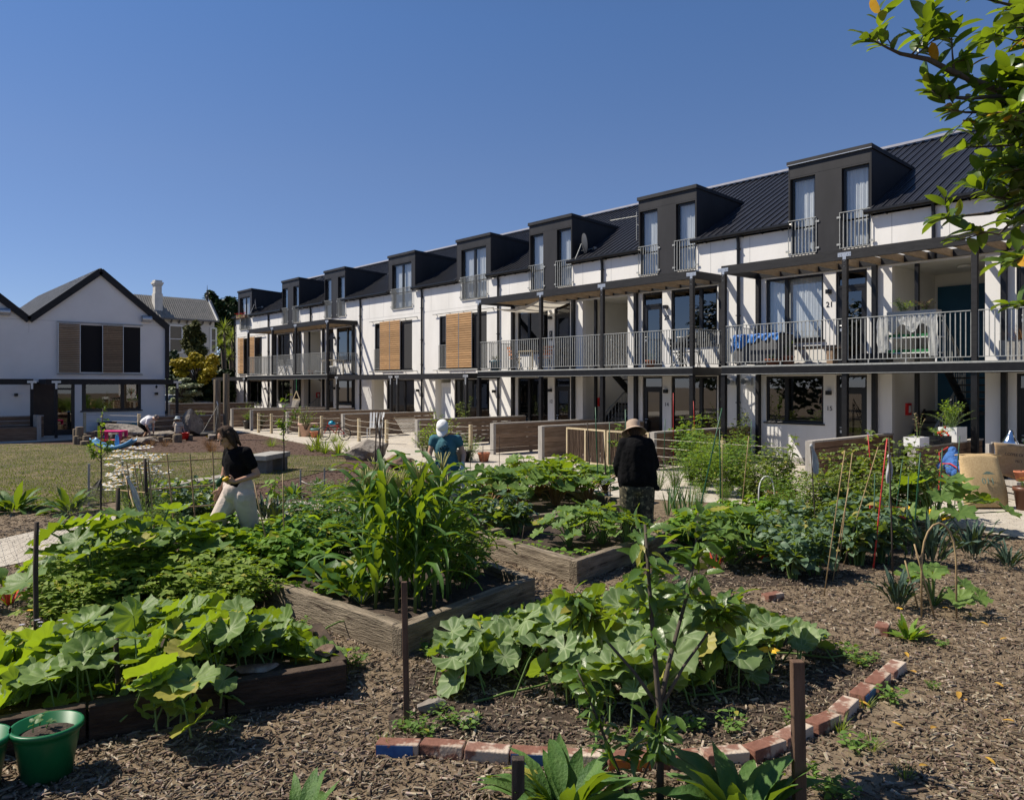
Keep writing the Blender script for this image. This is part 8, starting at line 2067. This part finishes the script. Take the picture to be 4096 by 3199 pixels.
# bicycle
def bike():
    X, Y = G(Z2_(1740, 985)[0], Z2_(1740, 985)[1]); t = thing('bicycle', 'red child bicycle with a blue helmet leaning by the partition post', 'bicycle', (X, Y, 0), 2.2)
    for x in (-.42, .42):
        w = MB(); pts = [(x + .25 * math.cos(a), 0, .26 + .25 * math.sin(a)) for a in np.linspace(0, 2 * PI, 21)]; w.tube(pts, .018, 6, caps=False); o = w.build('wheel', MATS['tyre_rubber'], t, True)
        s = MB()
        for k in range(8): a = k * PI / 8; s.tube([(x + .23 * math.cos(a), 0, .26 + .23 * math.sin(a)), (x - .23 * math.cos(a), 0, .26 - .23 * math.sin(a))], .002, 3)
        s.build('spokes', M_WIRE, o)
    f = MB(); A, B, C, D, E = (-.42, 0, .26), (-.05, 0, .26), (-.15, 0, .55), (.28, 0, .58), (.42, 0, .26)
    for p, q in ((A, B), (A, C), (B, C), (B, D), (C, D), (D, E), (D, (.25, 0, .72)), (C, (-.17, 0, .62))): f.tube([p, q], .016, 7)
    f.build('frame', mat('red_bike_paint', (.35, .015, .015), None, .3), t)
    h = MB(); h.tube([(.2, -.27, .76), (.25, -.1, .74), (.25, .1, .74), (.2, .27, .76)], .013, 7); h.build('handlebar', M_FRAME, t)
    s = MB(); s.ball((-.18, 0, .65), (.12, .06, .035), 10, 6); s.build('saddle', M_FRAME, t, True)
    h = thing('helmet', 'bright blue bicycle helmet hanging on the handlebar', 'helmet', (X, Y, 0), 2.2); m_ = MB(); m_.ball((.24, -.28, .62), (.15, .12, .11), 14, 8); m_.build('shell', mat('cyan_helmet', (.01, .30, .45), None, .35), h, True)
    v = MB()
    for k in (-1, 0, 1): v.bar((.12, -.28 + k * .05, .715 - abs(k) * .015), (.36, -.28 + k * .05, .715 - abs(k) * .015), .018, .02)
    v.build('vents', M_FRAME, h)
bike()
# hanging chair and hammock
hx, hy = 17.9, 38.05
hc_ = thing('hanging_chair', 'macrame hanging chair under the far balcony', 'hanging chair', (hx, hy, 0)); m_ = MB(); m_.tube([(0, 0, 2.4), (0, 0, 1.75)], .012, 6); m_.build('rope', mat('green_rope', (.08, .35, .15), None, .8), hc_)
m_ = MB()
for a, b_ in (((0, 0, 1.78), (0, -.4, 1.32)), ((0, 0, 1.78), (0, .4, 1.32)), ((0, -.45, 1.34), (0, .45, 1.34))): m_.bar(a, b_, .035, .035)
m_.build('spreader', M_POSTP, hc_)
m_ = MB()
for k in range(22):
    s = k / 21 * 2 - 1; m_.tube([(0, s * .42, 1.33), (-.12 - .15 * (1 - s * s), s * .36, .85), (-.05 - .3 * (1 - abs(s)), s * .2, .42)], .009, 4)
m_.build('netting', M_ROPE, hc_)
sl_ = thing('hammock_seat', 'pale string hammock behind the wire fence', 'hammock', (15.6, 23.2, 0)); m_ = MB()
for k in range(16): s = k / 15 * 2 - 1; m_.tube([(s * .4, 1.0, .9), (s * .45, .4, .42), (s * .45, -.2, .34), (s * .4, -.8, .8)], .008, 4)
m_.build('netting', M_ROPE, sl_); m_ = MB(); m_.bar((-.45, 1.0, .9), (.45, 1.0, .9), .03, .03); m_.bar((-.45, -.8, .8), (.45, -.8, .8), .03, .03); m_.build('spreader', M_POSTP, sl_)
wc = thing('garden_chair', 'white slatted garden chair behind the bicycle', 'chair', (16.0, 27.0, 0), 2.4); m_ = MB()
for k in range(5): m_.bar((-.22 + k * .11, -.25, .38), (-.22 + k * .11, .25, .42), .08, .02)
m_.build('seat', M_WHITEP, wc); m_ = MB()
for k in range(5): m_.bar((-.22 + k * .11, -.27, .40), (-.26 + k * .13, -.55, 1.0), .08, .02)
m_.build('backrest', M_WHITEP, wc)
for sx in (-1, 1):
    for y_ in (-.22, .25): m_ = MB(); m_.bar((sx * .24, y_, 0), (sx * .24, y_, .38), .04, .04); m_.build('leg', M_WHITEP, wc)

# ---- things on the partition at the right and by the gravel
def foam(label, loc, sz, m=M_WHITEP, rz=0):
    t = thing('planter_box', label, 'planter', loc, rz); b = MB(); a, c, h = sz
    b.box(-a, a, -c, c, 0, .02)
    for x0, x1, y0, y1 in ((-a, a, -c, -c + .02), (-a, a, c - .02, c), (-a, -a + .02, -c + .02, c - .02), (a - .02, a, -c + .02, c - .02)): b.box(x0, x1, y0, y1, .02, h)
    b.build('box', m, t); s = MB(); s.box(-a + .02, a - .02, -c + .02, c - .02, .021, h * .85); s.build('soil', M_SOIL, t); return t
PZ = .962
foam('white foam box on top of the slatted partition at the right', (15.62, 6.3, PZ), (.22, .15, .17)); potplant('dry feathery grass stalk in the white foam box', (15.72, 6.3, PZ + .14), .62, .14, leafmat('dry_stalk', (.30, .22, .12), (.42, .32, .18), .2, .8, bump=0), 5, 12, .07, T_LAN, 'dry_grass')
foam('cream planter at the far end of the partition', (17.4, 6.3, PZ), (.27, .18, .30)); potplant('bright green herb in the cream planter', (17.45, 6.35, PZ + .26), .75, .32, ML_LIME, 26, 12, .08); potplant('grey twiggy plant in the cream planter', (17.2, 6.25, PZ + .26), .62, .5, ML_OLIV, 20, 12, .05, T_LAN)
foam('black planter of cherry tomatoes on the partition', (16.75, 6.3, PZ), (.22, .14, .14), M_FRAME); tt = potplant('cherry tomato plant with red fruit on the partition', (16.7, 6.28, PZ + .1), .32, .34, ML_HERB, 16, 10, .05)
rr = np.random.default_rng(6)
for k in range(13): m_ = MB(); m_.ball((rr.normal(-.05, .13), rr.normal(-.1, .07), rr.uniform(.06, .22)), .024, 8, 6); m_.build('tomato', mat('ripe_tomato', (.6, .05, .02), None, .3), tt, True)
tr_ = thing('seed_tray', 'black seed tray lying on the partition between the boxes', 'tray', (16.25, 6.3, PZ)); m_ = MB(); m_.box(-.2, .2, -.14, .14, 0, .05); m_.box(-.16, .2, -.12, .1, .052, .075); m_.build('tray', M_FRAME, tr_)
# blue jacket on a red chair
cx_, cy_ = 15.7, 5.55
ch_ = thing('metal_chair', 'red metal chair in front of the right partition', 'chair', (cx_, cy_, 0), 2.6); m_ = MB(); m_.box(-.22, .22, -.22, .22, .42, .45); m_.build('seat', M_REDS, ch_)
for s in (-1, 1): m_ = MB(); m_.tube([(s * .24, .22, 0), (s * .24, .22, .62), (s * .24, .05, .68), (s * .24, -.2, .66), (s * .24, -.24, .45), (s * .24, -.26, 0)], .014, 7); m_.build('side_frame', M_REDS, ch_)
m_ = MB(); m_.tube([(-.22, -.22, .45), (-.2, -.3, .86), (0, -.32, .95), (.2, -.3, .86), (.22, -.22, .45)], .014, 7); m_.build('backrest', M_REDS, ch_)
jk = thing('blue_jacket', 'bright blue jacket heaped over the red chair', 'jacket', (cx_, cy_, 0), 2.6); blob('cloth', [(Vector((0, -.2, .9)), Vector((0, -.12, .62)), .08, .18), (Vector((-.12, -.1, .55)), Vector((.16, 0, .56)), .12, .12), (Vector((.1, .1, .55)), Vector((.26, .16, .5)), .09, .05), (Vector((0, -.25, .8)), Vector((.18, -.28, .6)), .09, .08)], mat('blue_jacket_cloth', (.03, .10, .30), (.045, .14, .38), .8, 8, bump=1.0, bscale=14, dist=.05), jk, .014, 1)
bk_ = thing('grey_sweater', 'dark grey sweater on the seat of the red chair', 'sweater', (cx_, cy_, 0), 2.6); blob('cloth', [(Vector((-.16, .05, .47)), Vector((.18, .12, .47)), .05, .06), (Vector((-.1, .18, .46)), Vector((.2, .2, .44)), .04, .04)], mat('charcoal_knit', (.03, .03, .034), None, .9), bk_, .012, 1)
# sacks
M_JUTE = mat('jute_sack', (.40, .28, .14), (.50, .37, .20), .95, 40, (1, 1, 1), bump=.4, bscale=160, dist=.006)
M_JUTED = mat('printed_jute', (.28, .19, .10), (.36, .25, .14), .95, 30, bump=.4, bscale=160, dist=.006)
def sack(label, loc, rz, w, h, d, m, lean=0.0, word=None, droop=0.0):
    t = thing('jute_sack', label, 'sack', loc, rz); t.rotation_euler = (lean, 0, rz); mb = MB(); n, k = 16, 14; V = []; F = []
    for j in range(k + 1):
        s = j / k; fat = d * (math.sin(PI * (.10 + .84 * s))) ** .6 * (1.12 - .45 * s)
        for i in range(n):
            a = 2 * PI * i / n; ex = abs(math.cos(a)) ** .55 * (1 if math.cos(a) > 0 else -1); V.append((ex * w * (1 + .05 * math.sin(s * 5)), math.sin(a) * fat + .012 * math.sin(7 * a + 5 * s), s * h + (.02 * math.sin(a * 3) if s > .9 else 0)))
    for j in range(k):
        for i in range(n): F.append((j * n + i, j * n + (i + 1) % n, (j + 1) * n + (i + 1) % n, (j + 1) * n + i))
    F += [tuple(range(n))[::-1], tuple(range(k * n, k * n + n))]
    mb.add(V, F).build('sacking', m, t, True); tp_ = MB(); tp_.tube([(-w * 1.12, -.01, h - .0), (-w * .5, .015, h + .012), (0, .0, h + .004), (w * .6, .02, h + .018), (w * 1.15, 0, h - .01)], [.012, .022, .02, .024, .012], 8); tp_.build('folded_top', m, t, True)
    return t
X, Y = G(2105, 1085); FA = -HEAD
sk = sack('full standing jute sack with faded blue green print beside the gravel', (X, Y, .02), FA, .36, .92, .16, M_JUTE, -.3)
m_ = MB(); m_.prism([(-.10, 0, .5), (.12, 0, .5), (.03, 0, .545), (-.02, 0, .55)], (0, .003, 0)); o = m_.build('printed_mark', mat('faded_teal_ink', (.10, .20, .19), (.2, .24, .17), .95, 30), sk); o.location = (.02, -.172, .05)
txt('011', (.0, -.178, .38), .15, MATS['faded_teal_ink'], sk, (PI / 2 - .05, 0, 0), 'printed_letters')
X2, Y2 = G(2150, 1062); wd = thing('jute_cover', 'printed jute coffee sack draped over a rail at the right edge', 'sack', (X2, Y2, 0), FA + .08)
mb = MB(); V = []; F = []
for i in range(23):
    for j in range(13): u = i / 22; v = j / 12; V.append((-.28 + .85 * u, -.02 * math.sin(u * 8) - .07 * v - .02 * math.sin(v * 5 + u * 6), 1.05 - .62 * v - .10 * u + .02 * math.sin(u * 11) * v))
for i in range(22):
    for j in range(12): a = i * 13 + j; F.append((a, a + 1, a + 14, a + 13))
o = mb.add(V, F).build('cloth', M_JUTED, wd, True); sd = o.modifiers.new('t', 'SOLIDIFY'); sd.thickness = .008
ink = mat('dark_sack_ink', (.05, .035, .03), None, .95)
for s_, px_, pz_, sz_ in (('COFFEE OF COLOM', .17, .79, .075), ('PRO', .10, .68, .07), ('3', .30, .55, .09)):
    q_ = txt(s_, (px_, -.13 + (.79 - pz_) * -.1, pz_), sz_, ink, wd, (PI / 2 - .11, .10, 0), 'printed_letters')
p_ = MB()
for a, b_ in (((.23, 0, .52), (.37, 0, .505)), ((.23, 0, .64), (.37, 0, .625)), ((.23, 0, .52), (.23, 0, .64)), ((.37, 0, .505), (.37, 0, .625))): p_.bar(Vector(a) + Vector((0, -.152, 0)), Vector(b_) + Vector((0, -.152, 0)), .004, .012, up=(0, 1, 0))
p_.build('printed_frame', ink, wd)
mb = MB(); mb.box(-.34, -.24, .05, .15, 0, 1.02); mb.build('post', M_POSTG, wd); mb = MB(); mb.tube([(-.3, .03, 1.04), (.62, .03, .96)], .02, 7); mb.build('rail', M_POSTG, wd)
t = pot('small terracotta pot on a crate behind the full sack', (X2 - .12, Y2 - .25, .36), .12, .18, M_TERRA)
cr = thing('timber_crate', 'weathered timber crate under the terracotta pot at the right', 'crate', (X2 + .05, Y2 - .3, 0), FA); m_ = MB()
for k in range(3): m_.box(-.35, .35, -.24, .24, .02 + k * .12, .11 + k * .12)
m_.build('slats', M_POSTG, cr)
X, Y = G(2185, 1088); pot('brown pot of yellow pansies at the right edge', (X, Y, 0), .17, .4, mat('brown_glaze', (.12, .05, .03), None, .4)); tt = potplant('yellow pansies in the brown pot at the right edge', (X, Y, .36), .2, .18, ML_DARK, 9, 6, .05); flowers(tt, [(.04, -.05, .2), (-.08, 0, .18)], rr, .03, M_YPET, 6)
for lab, x_, y_, z_, w_, h_ in (('crumpled clear plastic bag hanging beside the black post', 17.6, 5.3, .95, .16, .5), ('second clear plastic sheet hanging by the wall', 18.2, 5.0, .9, .2, .6)):
    t = thing('plastic_bag', lab, 'bag', (x_, y_, z_)); blob('film', [(Vector((0, 0, h_ * .5)), Vector((0, .02, 0)), w_ * .3, w_), (Vector((.05, .03, 0)), Vector((-.04, 0, -h_ * .4)), w_, w_ * .7)], glassmat('clear_plastic_film', (.8, .82, .84), 1.35, .12), t, .03, 0)
t, r = plant('broadleaf_shrub', 'large leaved shrub in a tub at the right edge', (14.7, 3.55)); bush(t, r, 1.75, .6, 14, 14, .26, T_HEART, ML_DARK, B_, -.5, .3, 1, .4, .2, .012, .1); flowers(t, [(r.normal(0, .12), r.normal(0, .12), 1.9 + r.normal(0, .1)) for _ in range(26)], r, .035, leafmat('dried_flower', (.42, .33, .2), (.52, .42, .28), .2, .8, bump=0), 5)
pot('dark tub under the large leaved shrub', (14.7, 3.55, 0), .3, .4, M_FRAME)
t, r = plant('strap_plant', 'dark upright strap leaved plant against the white wall at the right', (18.6, 5.15)); rosette(t, r, 8, .8, .03, (1.2, 1.5), (.05, .3), 'strap', 5, .4, 0, .04, 0, ML_DARK, z0=.35); pot('dark pot holding the strap leaved plant', (18.6, 5.15, 0), .2, .38, M_FRAME)

# ================================================================ things on the balconies
FZ = 2.632
def bchair(label, x, y, rz, m, z=FZ, fold=True):
    t = thing('folding_chair', label, 'chair', (x, y, z), rz)
    s = MB()
    for k in range(4): s.box(-.2, .2, -.18 + k * .095, -.10 + k * .095, .43, .45)
    s.build('seat', m, t); s = MB()
    for k in range(3): s.bar((-.2, .2 + k * .02, .58 + k * .12), (.2, .2 + k * .02, .58 + k * .12), .02, .08)
    s.build('backrest', m, t)
    for q in (-1, 1): s = MB(); s.bar((q * .21, -.2, 0), (q * .21, .25, .88), .022, .022); s.build('leg', M_STEEL, t); s = MB(); s.bar((q * .19, .22, 0), (q * .19, -.16, .45), .022, .022); s.build('leg', M_STEEL, t)
def btable(label, x, y, L_, w, h, m, z=FZ, rz=0):
    t = thing('table', label, 'table', (x, y, z), rz); s = MB(); n = 5
    for k in range(n): s.box(-w / 2 + k * w / n + .004, -w / 2 + (k + 1) * w / n - .004, -L_ / 2, L_ / 2, h - .025, h)
    s.build('tabletop', m, t)
    for a in (-1, 1):
        for b_ in (-1, 1): s = MB(); s.bar((a * (w / 2 - .05), b_ * (L_ / 2 - .06), 0), (a * (w / 2 - .05), b_ * (L_ / 2 - .06), h - .026), .035, .035); s.build('leg', m, t)
M_ACAC = mat('orange_teak', (.38, .14, .06), (.48, .21, .10), .6, 4, (1, 1, 8))
bchair('orange teak chair at the table on the middle balcony', 18.7, 21.6, 1.2, M_ACAC); bchair('second orange teak chair on the middle balcony under the awning', 18.8, 20.1, -1.2, M_ACAC); btable('pale slatted table between the orange chairs', 18.8, 20.85, .8, .6, .7, M_POSTP)
pot('turquoise glazed pot at the far end of the middle balcony', (18.4, 22.4, FZ), .2, .38, mat('blue_glaze', (.02, .14, .20), (.03, .18, .25), .25, 5)); potplant('pale flowered plant in the turquoise balcony pot', (18.4, 22.4, FZ + .35), .28, .22, ML_OLIV, 14, 8, .05)
bchair('black folding chair at the near end of the middle balcony', 18.9, 14.4, .4, M_STEEL); bchair('second black folding chair facing it on the middle balcony', 18.6, 13.7, 2.4, M_STEEL); btable('small black bistro table between the folding chairs', 18.5, 14.0, .5, .5, .72, M_STEEL)
pot('terracotta pot on the middle balcony edge', (18.2, 14.9, FZ), .15, .22, M_TERRA); potplant('cactus like plant in the balcony terracotta pot', (18.2, 14.9, FZ + .2), .3, .1, ML_DARK, 5, 6, .07, T_LAN); pot('small white pot on the bistro table', (18.5, 14.0, FZ + .722), .12, .16, M_WHITEP)
tb = thing('covered_cabinet', 'dark cabinet under a blue tarpaulin on the right balcony', 'cabinet', (18.75, 11.6, FZ)); m_ = MB(); m_.box(-.4, .4, -.75, .5, .05, .82)
m_.build('body', mat('slatted_dark_box', (.06, .062, .068), (.09, .092, .098), .7, 3, (1, 10, 1)), tb)
mb = MB(); V = []; F = []
for i in range(25):
    for j in range(15): u = i / 24; v = j / 14; x_ = (v - .35) * .95; y_ = -.82 + 1.4 * u; z_ = .84 + .015 * math.sin(i * 1.7) + .012 * math.sin(j * 2.2 + i); 
    for j in range(15):
        v = j / 14; y_ = -.82 + 1.4 * u
        if v < .45: V.append((-.43 - .02 * math.sin(i * 1.3 + j), y_, .84 - (.45 - v) / .45 * (.16 + .34 * max(0, (u - .45)) * 1.6 + .04 * math.sin(i * 1.1))))
        else: V.append((-.42 + (v - .45) / .55 * .86, y_, .845 + .012 * math.sin(i * 1.7 + j)))
for i in range(24):
    for j in range(14): a = i * 15 + j; F.append((a, a + 1, a + 16, a + 15))
mb.add(V, F).build('tarpaulin', mat('blue_tarpaulin', (.02, .12, .42), (.03, .17, .5), .35, 6, bump=1.0, bscale=12, dist=.04), tb, True)
tb = thing('timber_bench', 'rustic timber bench against the wall under the curtained window', 'bench', (19.2, 10.4, FZ)); m_ = MB(); m_.box(-.17, .17, -.95, .95, .42, .5); m_.build('seat', M_PLANK, tb)
for y_ in (-.6, .6): m_ = MB(); m_.box(-.14, .14, y_ - .08, y_ + .08, 0, .419); m_.build('leg', M_PLANK, tb)
pot('terracotta pot with a small tree beside the rustic bench', (18.7, 10.75, FZ), .17, .24, M_TERRA); potplant('small bare tree in the pot by the rustic bench', (18.7, 10.75, FZ + .2), .62, .2, ML_HERB, 6, 7, .07); pot('low bowl pot at the balcony edge near the tarpaulin', (18.4, 11.0, FZ), .2, .16, M_TERRA); potplant('trailing plant in the low bowl pot', (18.4, 11.0, FZ + .12), .25, .25, ML_DARK, 14, 7, .05)
sh = thing('plant_shelf', 'white shelf rack under torn clear plastic on the right balcony', 'shelf', (18.95, 7.75, FZ)); m_ = MB()
for x_ in (-.2, .2):
    for y_ in (-.62, .62): m_.bar((x_, y_, 0), (x_, y_, 1.08), .03, .03)
m_.build('frame', M_WHITEP, sh)
for z_ in (.22, .58, 1.06): m_ = MB(); m_.box(-.22, .22, -.64, .64, z_, z_ + .025); m_.build('shelf_board', M_WHITEP, sh)
mb = MB(); V = []; F = []
for i in range(37):
    u = i / 36; y_ = -.68 + 1.36 * u; dr = .95 if (u < .16 or u > .82) else .30 + .1 * math.sin(u * 19)
    for j in range(9): v = j / 8; V.append((-.26 - .03 * math.sin(i * 1.9 + j * .8), y_ + .012 * math.sin(j * 2 + i), 1.10 - dr * v))
for i in range(36):
    for j in range(8): a = i * 9 + j; F.append((a, a + 1, a + 10, a + 9))
mb.add(V, F).build('plastic_cover', leafmat('milky_plastic', (.62, .64, .64), (.72, .73, .73), .45, .25, bump=.8, bscale=16), sh, True)
for k, (y_, z_) in enumerate(((-.3, .245), (.25, .245), (-.3, .605), (.25, .605))): 
    t_ = thing('seedling_tray', ['green seedling tray on the lower shelf near the stairs', 'green seedling tray on the lower shelf near the door', 'green seedling tray on the middle shelf near the stairs', 'green seedling tray on the middle shelf near the door'][k], 'tray', (18.92, 7.75 + y_, FZ + z_)); m_ = MB(); m_.box(-.15, .15, -.22, .22, 0, .07); m_.build('tray', mat('green_tray', (.02, .14, .05), None, .5), t_); potplant(['seedlings in the lower tray near the stairs', 'seedlings in the lower tray near the door', 'seedlings in the middle tray near the stairs', 'seedlings in the middle tray near the door'][k], (18.92, 7.75 + y_, FZ + z_ + .05), .13, .14, ML_LIME, 8, 4, .04)
foam('trough of succulents on top of the white shelf', (18.95, 7.7, FZ + 1.09), (.16, .55, .12), mat('pale_trough', (.42, .4, .36), None, .8)); potplant('green succulent in the trough on the shelf', (18.95, 7.95, FZ + 1.19), .4, .34, ML_HERB, 18, 9, .07, T_OBL); potplant('reddish succulent in the trough on the shelf', (18.95, 7.45, FZ + 1.19), .36, .3, leafmat('pink_succulent', (.18, .10, .05), (.34, .2, .12), .25, .5, bump=0), 16, 8, .06, T_OBL)
for k, (y_, w_) in enumerate(((8.45, .35), (9.0, .25))): foam(['black crate at the foot of the shelf', 'black tray by the door of number 21'][k], (18.6, y_, FZ), (.2, w_, .24 if k == 0 else .1), M_FRAME)
for k, y_ in enumerate((5.35, 4.55)): foam(['grey concrete trough at the near end of the right balcony', 'second grey concrete trough at the right edge of the balcony'][k], (18.5, y_, FZ), (.2, .38, .42), M_CONC); t, r = plant('trough_grass', ['brown grass in the grey balcony trough', 'brown grass in the second grey balcony trough'][k], (18.5, y_), z=FZ + .38); rosette(t, r, 60, .5, .005, (.6, 1.5), (.3, 1.2), 'strap', 4, .2, 0, .12, 0, ML_SEDGE)
btable('pale table on the far balcony behind the posts', 18.9, 36.0, 1.2, .7, .72, M_POSTP); bchair('white chair at the left of the far balcony', 18.8, 41.6, .3, M_WHITEP); bchair('second white chair on the far balcony', 18.8, 40.8, 2.8, M_WHITEP); pot('white urn on the far balcony table end', (18.6, 35.3, FZ), .2, .4, M_WHITEP); pot('terracotta pot on the far balcony', (18.4, 37.4, FZ), .14, .2, M_TERRA); pot('small pot on the far balcony ledge', (18.4, 36.6, FZ), .13, .18, M_WHITEP)
fb = thing('flower_box', 'window box of red geraniums on the farthest dormer railing', 'planter', (19.38, 49.1, 6.35)); m_ = MB(); m_.box(-.1, .1, -.7, .7, 0, .18); m_.build('box', M_PLANKB, fb); r = np.random.default_rng(5); bush(fb, r, .25, .5, 30, 6, .06, T_OV, ML_HERB, G_, 0, .8, 1, .2); flowers(fb, [(r.normal(-.03, .07), r.uniform(-.65, .65), .28 + r.normal(0, .04)) for _ in range(40)], r, .05, leafmat('red_petal', (.6, .02, .02), (.7, .05, .03), .2, .6, bump=0), 6)
